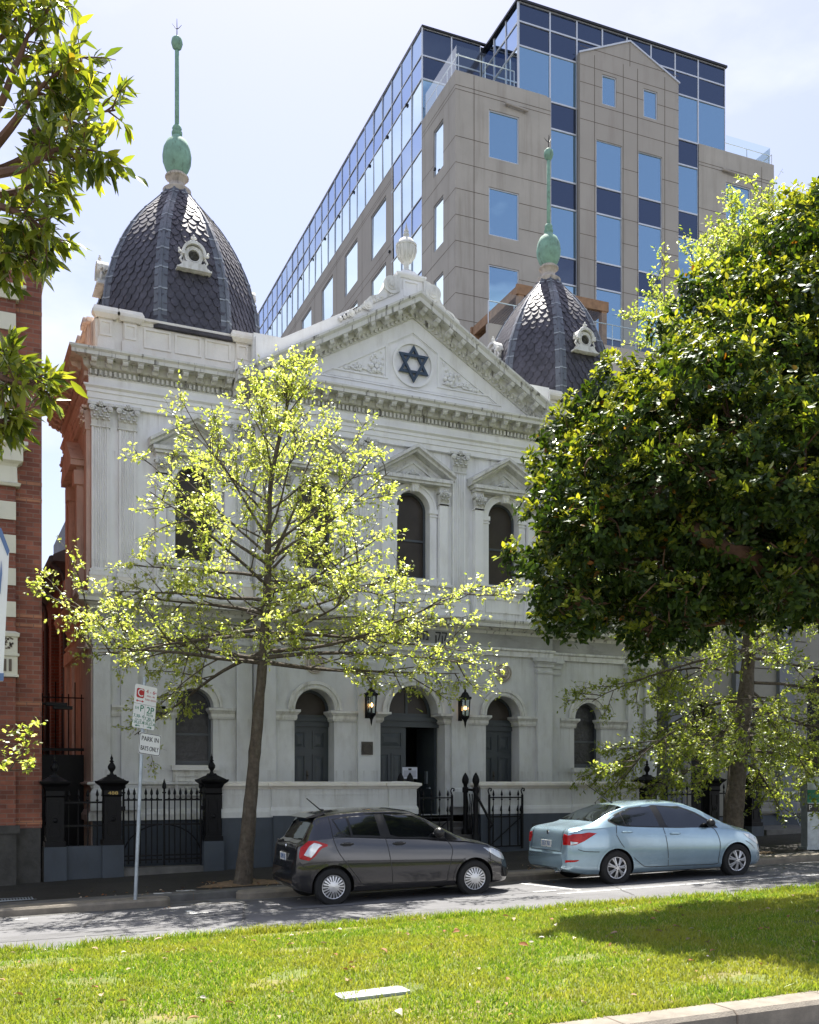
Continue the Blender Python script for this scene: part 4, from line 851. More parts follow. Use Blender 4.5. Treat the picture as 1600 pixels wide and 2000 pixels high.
balustrade([((.08, .08), (3.0, .08)), ((.08, .08), (.08, 3.7))], 33.1, 1.2); balustrade([((14.75, .08), (17.5, .08)), ((17.5, .08), (17.5, 8))], 32.69, 1.15)
# low podium with roof terrace and pergola in front of the tower
mb = MB(); mb.box(-1.5, 12, -6.2, -.02, 0, 18.9); mb.box(-1.5, 12, -6.2, -6.0, 18.9, 19.2); joints(mb, -1.5, 12, 0, 18.9, 'x', -6.2, [18.2, 16.6, 15], [1.5, 4.5, 7.5, 9], [])
mb.build('podium', [beige, joint], off); balustrade([((-1.4, -6.1), (11.9, -6.1))], 19.2, 1.3)
O2 = Vector((20.57, 40.07, 0)); Mo = Matrix.Translation(O2) @ Matrix.Rotation(R(-2.4), 4, 'Z')
pg = thing('pergola', 'timber pergola with slatted roof on the terrace behind the right dome', 'pergola', tuple(O2), (0, 0, R(-2.4)), local=True)
PX0, PX1, PYf, PYb, PZ = .55, 4.4, -4.9, -.9, 21.15
for x, y in ((PX0, PYf), (PX1, PYf), (PX0, PYb), (PX1, PYb)): mb = MB(); mb.box(x-.12, x+.12, y-.12, y+.12, 18.9, PZ); mb.build('post', timber, pg)
for a in ((PX0-.2, PX1+.2, PYf-.14, PYf-.02, PZ, PZ+.4), (PX0-.2, PX1+.2, PYb+.02, PYb+.14, PZ, PZ+.4), (PX0-.14, PX0-.02, PYf, PYb, PZ, PZ+.38), (PX1+.02, PX1+.14, PYf, PYb, PZ, PZ+.38)): mb = MB(); mb.box(*a); mb.build('beam', timber, pg)
mb = MB()
for i in range(34): x = PX0+.05+i*(PX1-PX0-.1)/33; mb.box(x-.03, x+.03, PYf, PYb, PZ+.15, PZ+.32)
mb.build('slats', timber, pg)
# ================================================================== RED BRICK BUILDING (left)
rb = thing('red_brick_building', 'red brick corner building with cream bands at the left edge', 'brick building', (1.3, 20.05, 0)); FX = 1.7; FY = 20.05
mb = MB(); mb.box(-9, FX, FY, 36, 1.0, 12.0); mb.box(1.02, FX-.0, FY-.005, FY, 1, 1.001)
mb.box(-9, 1.24, FY-.14, FY, 1.05, 12.0); mb.build('wall', red_brick, rb)
mb = MB(); mb.box(-9, 1.24, FY-.32, FY-.14, -.4, 1.0); mb.box(1.24, FX-.03, FY-.12, FY, -.4, 1.0); mb.box(-9, 1.3, FY-.36, FY-.141, .92, 1.06); mb.build('plinth', rock, rb)
def rbz(v, Y=FY-.14): return ZC+(HZv-v)/2000*d_at(20, Y)
HZv = 1527
def d_at(u, Y): a = (u-800)/2000; return Y/(CT-a*ST)
for v0, v1 in ((612, 645), (677, 717), (748, 786), (800, 835), (980, 1015), (1045, 1080), (1110, 1143), (1175, 1205)): mb = MB(); mb.box(-9, 1.243, FY-.165, FY-.13, rbz(v1), rbz(v0)); mb.build('stone_band', cream_paint, rb)
for v in (603, 972, 940, 1200, 1218, 1372, 1607): mb = MB(); mb.box(1.241, FX+.004, FY-.006, FY+.3, rbz(v+3.5, FY), rbz(v-3.5, FY)); mb.build('brick_band', orange_brick, rb)
for v0, v1, pr_ in ((560, 585, .2), (865, 950, .14)):
    mb = MB(); z0, z1 = rbz(v1), rbz(v0); pth = [(-9, FY-.14), (1.24, FY-.14), (1.24, FY)]
    if v1-v0 > 40:
        mb.sweep([(-.02, z0), (.06, z0), (.09, z0+.05), (.03, z0+.08), (.02, z0+.36), (.05, z0+.4), (.12, z0+.45), (.12, z1-.1), (.2, z1-.06), (.2, z1), (-.02, z1+.04)], pth)
    else: mb.sweep([(-.02, z0), (.05, z0), (.08, z1-.08), (.17, z1-.05), (.17, z1), (-.02, z1+.03)], pth)
    mb.build('cornice', cream_paint, rb)
z0, z1 = rbz(1322), rbz(1237); mb = MB(); pth = [(-9, FY-.14), (1.24, FY-.14), (1.24, FY)]
mb.sweep([(-.02, z0), (.03, z0), (.03, z1), (-.02, z1)], pth); mb.sweep([(.0, z1-.08), (.06, z1-.06), (.07, z1), (0, z1+.04)], pth); mb.sweep([(.0, z0+.36), (.06, z0+.38), (.06, z0+.42), (0, z0+.44)], pth); mb.sweep([(.0, z0), (.05, z0), (.05, z0+.04), (0, z0+.06)], pth)
for i in range(9): mb.box(.4+i*.09, .45+i*.09, FY-.185, FY-.169, z0+.1, z0+.32, 1)
rnd = random.Random(1)
for i in range(90): x = .5+rnd.random()*.68; z = z0+.5+rnd.random()*.2; mb.box(x, x+.02+.02*rnd.random(), FY-.176, FY-.169, z, z+.02+.02*rnd.random(), 1)
mb.build('relief_band', [cream_paint, joint], rb)
mb = MB(); mb.prism([(FY+.5, 12), (36, 12), (36, 13), (FY+3, 13)], -9, FX, 'x'); mb.build('roof', slate, rb)
mb = MB(); mb.sweep([(-.02, 11.7), (.1, 11.75), (.2, 11.9), (.2, 12.02), (-.3, 12.05)], [(-9, FY), (FX, FY), (FX, 36)]); mb.build('eaves_moulding', cream_paint, rb)
# brick hall behind the synagogue's left flank
hl = thing('brick_hall', 'long red brick hall with downpipes along the lane behind the synagogue', 'brick hall', (XL+.3, YB, 0))
mb = MB(); mb.box(XL+.1, XL+8, YB+.02, 44, 0, 7.2)
for i in range(7): y = YB+.5+i*2.5; mb.box(XL-.12, XL+.1, y, y+.55, 0, 6.2); mb.box(XL-.06, XL+.1, y-.04, y+.59, 6.2, 6.35)
mb.build('wall', hall_brick, hl)
for i in range(6):
    y = YB+1.6+i*2.5; mb = MB(); mb.box(XL+.05, XL+.098, y, y+.9, 1.2, 5.6); mb.build('window', frame_dark, hl); 
mb = MB(); mb.prism([(XL-.35, 7.15), (XL-.35, 7.3), (XL+4, 9.6), (XL+8, 7.3), (XL+8, 7.15)], YB+.03, 44); mb.build('roof', lead, hl)
mb = MB(); mb.tube([(XL-.38, YB+.05, 7.2), (XL-.38, 44, 7.2)], .08, 8); mb.build('gutter', frame_dark, hl)
for y in (YB+.35, YB+5.3): mb = MB(); mb.tube([(XL-.36, y, 7.15), (XL-.1, y, 6.9), (XL-.05, y, 6.7), (XL-.05, y, .2)], .05, 8); mb.build('downpipe', lead, hl)
sl = thing('security_light', 'small black floodlight on a bracket above the side lane', 'light', (1.86, 20.6, 3.15)); mb = MB(); mb.box(1.82, 2.2, 20.5, 20.72, 3.3, 3.36); mb.box(1.95, 2.3, 20.52, 20.7, 3.24, 3.3); mb.build('lamp_head', black_iron, sl); mb = MB(); mb.tube([(1.69, 20.6, 3.34), (1.95, 20.6, 3.33)], .02, 6); mb.build('bracket', black_iron, sl)
lr = thing('lane_railing', 'thin black railing above a dark screen across the side lane', 'railing', (2.25, 22.6, .1))
mb = MB(); mb.box(1.72, 2.76, 22.58, 22.64, .0, 2.42); mb.build('screen', black_iron, lr); mb = MB(); mb.box(1.72, 2.76, 22.58, 22.63, 2.5, 2.56)
for i in range(8): mb.tube([(1.8+i*.13, 22.6, 2.4), (1.8+i*.13, 22.6, 3.7+.25*(i % 3 == 0))], .012, 5)
mb.tube([(1.72, 22.6, 3.62), (2.76, 22.6, 3.62)], .014, 5); mb.build('bars', black_iron, lr)
# ================================================================== GREY BUILDING (right)
gb = thing('grey_stone_building', 'grey rusticated building with pilasters behind the big street tree', 'building', (20, 22, 0)); GX, GY = 17.75, 22.3
mb = MB(); wall_open(mb, GX, 40, .9, 9.5, GY, .35, [(19.15, .45, .9, 3.6, .45), (23.5, .6, 2, 4.4, .6), (28, .6, 2, 4.4, .6)])
mb.box(GX, GX+.05, GY+.01, 40, 0, 9.5); mb.box(GX, 40, GY+.9, 40, 0, 9.4)
for z in np.arange(1.3, 9, .42):
    for a, b in ((20.9, 22.9), (24.1, 27.4), (28.6, 40)): mb.box(a, b, GY-.05, GY+.02, z, z+.385)
mb.build('wall', grey_render, gb)
mb = MB()
for x in (GX+.3, 20.4, 22.0): mb = MB(); mb.box(x-.28, x+.28, GY-.18, GY, 1.25, 9.0); mb.box(x-.34, x+.34, GY-.22, GY, .9, 1.25); mb.box(x-.36, x+.36, GY-.26, GY, 8.6, 9.0); mb.build('pilaster', grey_cool, gb)
mb = MB(); mb.sweep([(-.02, .95), (.12, .95), (.14, 1.02), (.1, 1.1), (.1, 1.22), (.06, 1.27), (-.02, 1.3)], [(20.9, GY), (40, GY)]); mb.sweep([(-.02, 9.0), (.2, 9.0), (.3, 9.3), (.5, 9.35), (.5, 9.55), (-.02, 9.6)], [(GX, 40), (GX, GY), (40, GY)]); mb.build('moulding', grey_render, gb)
mb = MB(); mb.box(GX, 40, GY-.06, GY, -.2, .9); mb.build('plinth', plinth_grey, gb)
for a in ((18.7, 19.6, GY+.3, GY+.34, .3, 4.1), (22.9, 24.1, GY+.3, GY+.34, 2, 5), (27.4, 28.6, GY+.3, GY+.34, 2, 5)): mb = MB(); mb.box(*a); mb.build('window_pane', dark_room, gb)
mb = MB(); mb.box(19.2, 26, 20.0, GY-.07, .0, .62); mb.build('entrance_slab', bluestone, gb)
hr = thing('metal_handrail', 'zigzag tubular steel handrail against the grey wall at the right edge', 'handrail', (22, 21.3, .6)); mb = MB()
mb.tube([(21.0, 21.2, 1.55), (23.4, 21.2, 1.6)], .025, 6); mb.tube([(21.0, 21.2, 1.55), (21.55, 21.2, .62), (22.0, 21.2, 1.57), (22.5, 21.2, .62), (23.0, 21.2, 1.59), (23.4, 21.2, .62)], .022, 6); mb.build('rails', galv, hr)
# ================================================================== FRONT FENCE
FYW = 20.1
def terrace(x0, x1, piers, label):
    t = thing('terrace_wall', label, 'terrace wall', ((x0+x1)/2, FYW, 0), group='low white walls in front of the synagogue'); D_ = .36
    pth = [(x0, FYW+D_), (x0, FYW), (x1, FYW), (x1, FYW+D_)]
    mb = MB(); mb.box(x0, x1, FYW, FYW+D_, 1.13, 1.72); mb.sweep([(-.02, 1.13), (.05, 1.13), (.05, 1.24), (.02, 1.31), (-.02, 1.32)], pth); mb.sweep([(0, 1.58), (.012, 1.58), (.012, 1.6), (0, 1.6)], pth)
    for a, b in piers: mb.sweep([(0, 1.16), (.08, 1.16), (.08, 1.27), (.045, 1.34), (.045, 1.72), (0, 1.72)], [(a, FYW+.1), (a, FYW), (b, FYW), (b, FYW+.1)])
    mb.build('wall', stucco_low_shade, t)
    mb = MB(); mb.sweep([(-.18, 1.70), (.02, 1.70), (.05, 1.74), (.09, 1.77), (.09, 1.82), (-.18, 1.855)], pth); mb.box(x0, x1, FYW+.1, FYW+D_, 1.701, 1.85)
    for a, b in piers: mb.sweep([(0, 1.70), (.06, 1.70), (.09, 1.74), (.13, 1.77), (.13, 1.822), (-.1, 1.862)], [(a, FYW+.1), (a, FYW), (b, FYW), (b, FYW+.1)])
    mb.build('coping', stucco_warm, t)
    mb = MB(); mb.box(x0-.02, x1+.02, FYW-.05, FYW+D_, -.3, 1.13)
    for a, b in piers: mb.box(a-.02, b+.02, FYW-.09, FYW-.051, -.3, 1.16)
    mb.build('plinth', plinth_grey, t); return t
tl = terrace(5.1, 9.32, [(6.15, 6.65), (8.75, 9.31)], 'white wall with grey base left of the entrance steps')
mb = MB(); mb.cbox((11.1, FYW-.03, .9), (.1, .1, .1)); 
tr_ = terrace(10.95, 15.28, [(13.4, 14.3)], 'white wall with grey base right of the entrance steps')
mb = MB(); mb.box(12.25, 12.75, FYW-.06, FYW-.051, .72, .9); 
for i in range(9): mb.box(12.27, 12.73, FYW-.066, FYW-.061, .73+i*.018, .738+i*.018, 1)
mb.build('vent_grille', [trim_black, frame_dark], tr_)
ter = MB(); ter.box(5.1, 9.3, FYW+.36, Y0+.02, -.2, 1.09); ter.box(10.95, 15.28, FYW+.36, Y0+.02, -.2, 1.09); ter.box(9.3, 10.95, 20.9, Y0+.4, -.2, 1.089); struct(ter.build('terrace', bluestone))
st = thing('entrance_steps', 'flight of dark stone steps rising to the open doorway', 'steps', (10.13, 20.5, .1)); mb = MB(); z00 = pz(10.1, 20.6)
for i in range(6): zt_ = z00+(1.09-z00)*(i+1)/6; mb.box(9.32, 10.95, FYW-.1+i*.2, 20.9, z00-.2 if i == 0 else z00+(1.09-z00)*i/6, zt_); mb.box(9.32, 10.95, FYW-.125+i*.2, FYW-.1+i*.2, zt_-.045, zt_)
mb.build('treads', mat('step_stone', (.12, .115, .11), .85, var=.25, vs=4, bump=.3, bs=40), st)
for x, lb in ((9.42, 'black iron stair railing with acorn-topped posts beside the left wall end'), (10.8, 'black iron stair railing with wavy bars beside the gate')):
    t = thing('stair_railing', lb, 'stair railing', (x, 20.5, .5), group='railings on the entrance steps'); ys = (20.55, 21.05) if x < 10 else (20.05, 20.55)
    for i, y in enumerate(ys):
        mb = MB(); zb = .55+.1*i; mb.lathe([(.09, zb), (.09, zb+.12), (.06, zb+.16), (.05, zb+.2), (.05, 1.6), (.07, 1.62), (.07, 1.72), (.045, 1.74), (.045, 1.78), (.075, 1.84), (.08, 1.9), (.06, 1.97), (.02, 2.04), (0, 2.06)], (x, y, 0), 12); mb.build('post', black_iron, t, 40)
    mb = MB(); mb.tube([(x, ys[0], 1.66), (x, ys[1], 1.68)], .03, 6); mb.tube([(x-.05, ys[0]-.05, 1.62), (x-.02, ys[0]-.35, 1.3), (x+.05, ys[0]-.5, 1.05), (x+.12, ys[0]-.55, .92), (x+.05, ys[0]-.5, .84)], .032, 6); mb.build('handrail', black_iron, t, 40)
    mb = MB()
    for k in range(1, 5): y = ys[0]+(ys[1]-ys[0])*k/5; mb.tube([(x, y+.03*math.sin(j*1.1+k), .68+j*.1) for j in range(10)], .014, 5)
    mb.build('bars', black_iron, t)
def pier_parts(t):
    mb = MB(); mb.box(-.2, .2, -.2, .2, -.4, .58); mb.build('plinth', plinth_grey, t)
    mb = MB(); mb.box(-.185, .185, -.185, .185, .58, .68); mb.box(-.155, .155, -.155, .155, .68, 1.5)
    for sx, sy in ((0, -1), (1, 0), (-1, 0), (0, 1)):
        for z0, z1 in ((.76, 1.0), (1.14, 1.42)):
            o = [(-.1, z0), (.1, z0), (.1, z1), (-.1, z1)]; i = [(-.075, z0+.025), (.075, z0+.025), (.075, z1-.025), (-.075, z1-.025)]
            q = MB(); q.ring_prism(o, i, -.168, -.15); a = math.atan2(sy, sx)+PI/2; c_, s_ = math.cos(a), math.sin(a); mb.add([(x*c_-y*s_, x*s_+y*c_, z) for x, y, z in q.v], q.f)
        q = MB(); q.lathe([(.075, -.155), (.075, -.172), (.05, -.172), (.045, -.16), (.02, -.17), (0, -.175)], (0, 0, 1.07), 16, axis='y'); mb.add([(x*c_-y*s_, x*s_+y*c_, z) for x, y, z in q.v], q.f)
    mb.build('shaft', black_iron, t)
    mb = MB(); 
    for z0, a, z1, b in ((1.5, .16, 1.53, .18), (1.53, .165, 1.62, .165), (1.62, .165, 1.7, .2), (1.7, .2, 1.76, .27), (1.76, .27, 1.80, .28), (1.80, .24, 1.88, .1), (1.88, .09, 1.92, .07)): mb.taper((0, 0, z0), (2*a, 2*a), (0, 0, z1), (2*b, 2*b))
    mb.build('cap', black_iron, t)
    mb = MB(); mb.lathe([(.05, 1.91), (.03, 1.95), (.03, 1.97), (.07, 2.03), (.075, 2.07), (.05, 2.12), (.025, 2.15), (.045, 2.17), (.02, 2.2), (.03, 2.23), (.01, 2.27), (0, 2.32)], n=12); mb.build('finial', black_iron, t, 50)
PIERS = [(1.93, .06, 'black cast-iron gate pier against the red brick building'), (2.97, .07, 'black cast-iron gate pier carrying the house number 488'), (4.9, .1, 'black cast-iron gate pier at the left end of the white wall'),
         (15.55, .1, 'black cast-iron gate pier at the right end of the white wall'), (17.5, .12, 'black cast-iron gate pier just left of the leaning tree trunk'), (18.86, .14, 'black cast-iron gate pier right of the leaning tree trunk, furthest along the fence')]
p0 = None
for x, dz, lb in PIERS:
    if p0 is None: p0 = thing('gate_pier', lb, 'gate pier', (x, FYW+.05, dz), group='cast iron piers of the front fence', local=True); pier_parts(p0)
    else:
        p = dup(p0, loc=(x, FYW+.05, dz), label=lb)
        if x < 3: text('488', .085, p, (0, -.172, 1.565), gold, 'house_number', sx=1.5)
def spear(mb, x, y, z0, z1, r=.013, big=False):
    k = 1.5 if big else 1; mb.tube([(x, y, z0), (x, y, z1)], r, 6); mb.lathe([(r, z1-.12), (.026*k, z1-.11), (.026*k, z1-.09), (r, z1-.08)], (x, y, 0), 6)
    mb.lathe([(r, z1-.03), (.03*k, z1+.0), (.022*k, z1+.05*k), (0, z1+.12*k)], (x, y, 0), 6)
def railing(x0, x1, zb, zt, name, label, cat, grp=None, wall=None, mid=None, y=FYW+.05, step=.155):
    t = thing(name, label, cat, ((x0+x1)/2, y, zb), group=grp); n = max(2, int((x1-x0)/step))
    mb = MB()
    for i in range(n): spear(mb, x0+(i+.5)*(x1-x0)/n, y, zb, zt)
    mb.build('bars', black_iron, t)
    for z in [zt-.14, mid or (zb+zt)/2-.1]: mb = MB(); mb.box(x0, x1, y-.012, y+.012, z-.018, z+.018); mb.build('rail', black_iron, t)
    if wall: mb = MB(); mb.box(x0, x1, y-.12, y+.12, -.3, wall); mb.build('dwarf_wall', plinth_grey, t)
    return t
railing(2.1, 2.79, .64, 1.6, 'iron_railing', 'short spearhead railing on a grey dwarf wall next to the brick building', 'railing', 'spearhead railings', .64, 1.02)
railing(15.75, 17.32, .4, 1.68, 'iron_railing', 'spearhead railing between the first two right-hand gate piers', 'railing', 'spearhead railings', .4)
railing(17.68, 18.68, .45, 1.7, 'iron_railing', 'spearhead railing partly behind the leaning tree trunk', 'railing', 'spearhead railings', .45)
dg = thing('double_gate', 'black spearhead double gate between the numbered pier and the white wall', 'gate', (3.93, FYW+.05, .2))
for x0, x1, sg in ((3.17, 3.925, 1), (3.945, 4.7, -1)):
    lf = MB(); n = 6; y = FYW+.05
    for i in range(n): spear(lf, x0+.06+(i+.5)*(x1-x0-.1)/n, y, .27, 1.62)
    spear(lf, x0+.02, y, .22, 1.74, .02, True); 
    if sg < 0: spear(lf, x1-.02, y, .22, 1.74, .02, True)
    for z in (.34, .42, 1.02, 1.5): lf.box(x0, x1, y-.012, y+.012, z-.016, z+.016)
    r = x1-x0; cxx = x1 if sg > 0 else x0; lf.tube([(cxx-sg*r*math.cos(a), y+.015, .36+.66*math.sin(a)) for a in np.linspace(0, PI/2, 10)], .012, 5)
    l = lf.build('gate_leaf', black_iron, dg)
    h = MB(); h.box((x0-.03 if sg > 0 else x1-.02), (x0+.05 if sg > 0 else x1+.05), y-.03, y+.03, 1.3, 1.38); h.build('hinge', black_iron, l)
mb = MB(); mb.box(3.1, 4.75, FYW-.1, FYW+.3, -.1, .2); mb.build('threshold', bluestone, dg)
def small_gate(x0, x1, y, label, z0=.35, z1=1.56, curl=1):
    t = thing('stair_gate', label, 'gate', ((x0+x1)/2, y, z0), group='small iron gates at the entrance steps'); mb = MB()
    for x, s in ((x0, -1), (x1, 1)): 
        mb.box(x-.02, x+.02, y-.02, y+.02, z0, z1); mb.tube([(x+s*a*0-.05*s+.06*s*math.cos(q), y, z1+.02+.1*k/8) for k, (q, a) in enumerate([(0, 0)]*1)]+[(x, y, z1), (x-.03, y, z1+.09), (x+.0, y, z1+.15), (x+.05, y, z1+.14), (x+.05, y, z1+.09), (x+.025, y, z1+.09)], .016, 6)
    for z in (z0+.06, z0+.72, z1-.06): mb.box(x0, x1, y-.012, y+.012, z-.014, z+.014)
    n = 4
    for i in range(n): x = x0+(i+.5)*(x1-x0)/n; spear(mb, x, y, z0+.06, z1+.0, .009)
    for i in range(n+1): x = x0+(i+.0)*(x1-x0)/n+.09; spear(mb, min(x, x1-.04), y, z0+.06, z0+.86, .008)
    mb.tube([(x0+.03, y+.015, z0+.08), (x1-.03, y+.015, z0+.7)], .014, 5); mb.build('frame', black_iron, t)
small_gate(11.1, 11.95, FYW-.12, 'small black iron gate folded open against the right white wall')
small_gate(9.4, 10.2, FYW-.06, 'small black iron gate standing shut across the foot of the steps')
# ================================================================== CARS
def paint(name, col, metal, rough=.28):
    m, nt, out = nodes(name); L = nt.links.new
    b = nn(nt, 'ShaderNodeBsdfPrincipled', i_Roughness=rough, i_Metallic=metal); b.inputs['Coat Weight'].default_value = 1; b.inputs['Coat Roughness'].default_value = .03
    n = noise(nt, 1.5, 5, .6); c = ramp(nt, n, [(.35, [x*.9 for x in col]), (.65, [min(1, x*1.08) for x in col])]).outputs[0]
    geo = nt.nodes.new('ShaderNodeTexCoord'); sp = nt.nodes.new('ShaderNodeSeparateXYZ'); L(geo.outputs['Object'], sp.inputs[0])
    d = noise(nt, 9, 6, .7); dm = nn(nt, 'ShaderNodeMapRange', i_1=.45, i_2=.15, i_3=0.0, i_4=.55); L(sp.outputs[2], dm.inputs[0])
    f = nn(nt, 'ShaderNodeMath', operation='MULTIPLY'); L(d, f.inputs[0]); L(dm.outputs[0], f.inputs[1])
    L(mixc(nt, f.outputs[0], c, (.14, .12, .1)), b.inputs['Base Color']); L(b.outputs[0], out.inputs[0]); MATS[name] = m; return m
grey_car = paint('grey_metallic', (.034, .034, .039), .65, .18); blue_car = paint('blue_metallic', (.30, .425, .51), .5, .25)
def cr(P, sub):
    P = [np.array(p, float) for p in P]; out = []
    for i in range(len(P)-1):
        p0 = P[max(i-1, 0)]; p1 = P[i]; p2 = P[i+1]; p3 = P[min(i+2, len(P)-1)]
        for k in range(sub):
            t = k/sub; out.append(.5*((2*p1)+(-p0+p2)*t+(2*p0-5*p1+4*p2-p3)*t*t+(-p0+3*p1-3*p2+p3)*t**3))
    out.append(P[-1]); return np.array(out)
class Body:
    def __init__(s, spec):
        s.sp = spec; s.L = spec['L']
        def fn(key, smooth=9):
            p = np.array(spec[key], float); xs = np.linspace(0, s.L, 800); z = np.interp(xs, p[:, 0], p[:, 1])
            k = np.ones(smooth)/smooth; z = np.convolve(np.pad(z, smooth//2, 'edge'), k, 'valid'); return lambda x: float(np.interp(x, xs, z))
        s.top = fn('top', 9); s.bot = fn('bot', 15); s.sh = fn('sh', 15); s.wm = fn('wm', 15); s.wr = fn('wr', 31); s.cache = {}
    def ring(s, x):
        x = round(float(x), 4)
        if x in s.cache: return s.cache[x]
        zb, zt, w = s.bot(x), s.top(x), s.wm(x); zs = min(s.sh(x), zt-.035); k = min(1, max(.12, (zt-zs)/.45)); wr = min(s.wr(x), w*.93)
        P = [(0, zb), (w*.8, zb), (w*.955, zb+.05), (w*.985, zb+(zs-zb)*.25), (w*1.0, zb+(zs-zb)*.52), (w*.985, zb+(zs-zb)*.78), (w*.955, zs-.02), (w*.93, zs+.012*k*4),
             ((w*.9+wr)/2+.01, zs+(zt-zs)*.52), (wr, zt-.10*k), (wr*.9, zt-.045*k), (wr*.5, zt-.008), (0, zt)]
        r = cr(P, 4); r[:, 0] = np.maximum(r[:, 0], 0); r[0, 0] = 0; r[-1, 0] = 0; s.cache[x] = r; return r
    def y(s, x, z):
        r = s.ring(x); seg = r[4:45]; i = np.maximum.accumulate(seg[:, 1]); return float(np.interp(z, i, seg[:, 0]))
    def zt_(s, x, y):
        r = s.ring(x)[28:]; return float(np.interp(abs(y), r[::-1, 0], r[::-1, 1]))
    def xend(s, y, z, front):
        xs = np.linspace(s.L, s.L-.9, 220) if front else np.linspace(0, .9, 220)
        for x in xs:
            if s.bot(x) <= z <= s.zt_(x, y) and s.y(x, z) >= abs(y): return float(x)
        return float(xs[-1])
    def mesh(s, material, wells, R_):
        e = s.L; xs = np.unique(np.concatenate([np.linspace(0, .24, 40), np.linspace(.24, .5, 16), np.linspace(.5, e-.5, 60), np.linspace(e-.5, e, 32)]))
        V = []; F = []; n = None
        for x in xs:
            r = s.ring(x); full = [(x, -a, b) for a, b in r]+[(x, a, b) for a, b in r[-2:0:-1]]; n = len(full); V += full
        for i in range(len(xs)-1):
            for j in range(n): F.append((i*n+j, i*n+(j+1) % n, (i+1)*n+(j+1) % n, (i+1)*n+j))
        F.append(tuple(range(n-1, -1, -1))); F.append(tuple((len(xs)-1)*n+j for j in range(n)))
        mb = MB(); mb.add(V, F); o = mb.build('body', [material, trim_black])
        bm = bmesh.new(); bm.from_mesh(o.data); bmesh.ops.recalc_face_normals(bm, faces=bm.faces); bm.to_mesh(o.data); bm.free()
        cut = MB()
        for x, z in wells:
            for sg in (-1, 1):
                y0, y1 = (.52, 1.3) if sg > 0 else (-1.3, -.52); cut.lathe([(0, y0), (R_, y0), (R_, y1), (0, y1)], (x, 0, z), 48, 1, 'y')
        c = cut.build('cut', [material, trim_black]); bm = bmesh.new(); bm.from_mesh(c.data); bmesh.ops.remove_doubles(bm, verts=bm.verts, dist=1e-5); bmesh.ops.recalc_face_normals(bm, faces=bm.faces); bm.to_mesh(c.data); bm.free()
        md = o.modifiers.new('b', 'BOOLEAN'); md.object = c; md.operation = 'DIFFERENCE'; md.solver = 'EXACT'
        dg = bpy.context.evaluated_depsgraph_get(); dg.update(); me = bpy.data.meshes.new_from_object(o.evaluated_get(dg)); bpy.data.objects.remove(o); bpy.data.objects.remove(c)
        me.polygons.foreach_set('use_smooth', [True]*len(me.polygons)); me.set_sharp_from_angle(angle=R(32)); return me
    def side(s, mb, poly, sg, off=.004, nx=12, nz=10, m=0):
        zs = [p[1] for p in poly]; z0, z1 = min(zs), max(zs); o = len(mb.v)
        for i in range(nz+1):
            z = z0+(z1-z0)*(.001+.998*i/nz); X = []
            for (xa, za), (xb, zb) in zip(poly, poly[1:]+poly[:1]):
                if (za-z)*(zb-z) <= 0 and za != zb: X.append(xa+(xb-xa)*(z-za)/(zb-za))
            a, b = min(X), max(X)
            for j in range(nx+1): x = a+(b-a)*j/nx; mb.v.append((x, sg*(s.y(x, z)+off), z))
        for i in range(nz):
            for j in range(nx): q = o+i*(nx+1)+j; mb.f.append((q, q+1, q+nx+2, q+nx+1)); mb.m.append(m)
    def ribbon(s, mb, pts, sg, w=.005, off=.0025, m=0):
        P = cr([(a, b) for a, b in pts], 8); o = len(mb.v)
        for i, (x, z) in enumerate(P):
            d = P[min(i+1, len(P)-1)]-P[max(i-1, 0)]; d = d/np.linalg.norm(d); nx_, nz_ = -d[1]*w, d[0]*w
            for q in (-1, 1): xx, zz = x+q*nx_, z+q*nz_; mb.v.append((xx, sg*(s.y(xx, zz)+off), zz))
        for i in range(len(P)-1): mb.f.append((o+2*i, o+2*i+1, o+2*i+3, o+2*i+2)); mb.m.append(m)
    def end(s, mb, poly, front=False, off=.005, n=10, m=0):
        ys = [p[1] for p in poly]; z0, z1 = min(ys), max(ys); o = len(mb.v); sx = 1 if front else -1
        for i in range(n+1):
            z = z0+(z1-z0)*(.001+.998*i/n); X = []
            for (xa, za), (xb, zb) in zip(poly, poly[1:]+poly[:1]):
                if (za-z)*(zb-z) <= 0 and za != zb: X.append(xa+(xb-xa)*(z-za)/(zb-za))
            a, b = min(X), max(X)
            for j in range(n+1): y = a+(b-a)*j/n; mb.v.append((s.xend(y, z, front)+sx*off, y, z))
        for i in range(n):
            for j in range(n): q = o+i*(n+1)+j; mb.f.append((q, q+1, q+n+2, q+n+1)); mb.m.append(m)
    def top_panel(s, mb, xa, xb, ya, yb, off, n=12, m=0):
        o = len(mb.v)
        for i in range(n+1):
            x = xa+(xb-xa)*i/n; w = ya+(yb-ya)*i/n
            for j in range(n+1): y = -w+2*w*j/n; mb.v.append((x+off[0], y, s.zt_(x, y)+off[1]))
        for i in range(n):
            for j in range(n): q = o+i*(n+1)+j; mb.f.append((q, q+1, q+n+2, q+n+1)); mb.m.append(m)
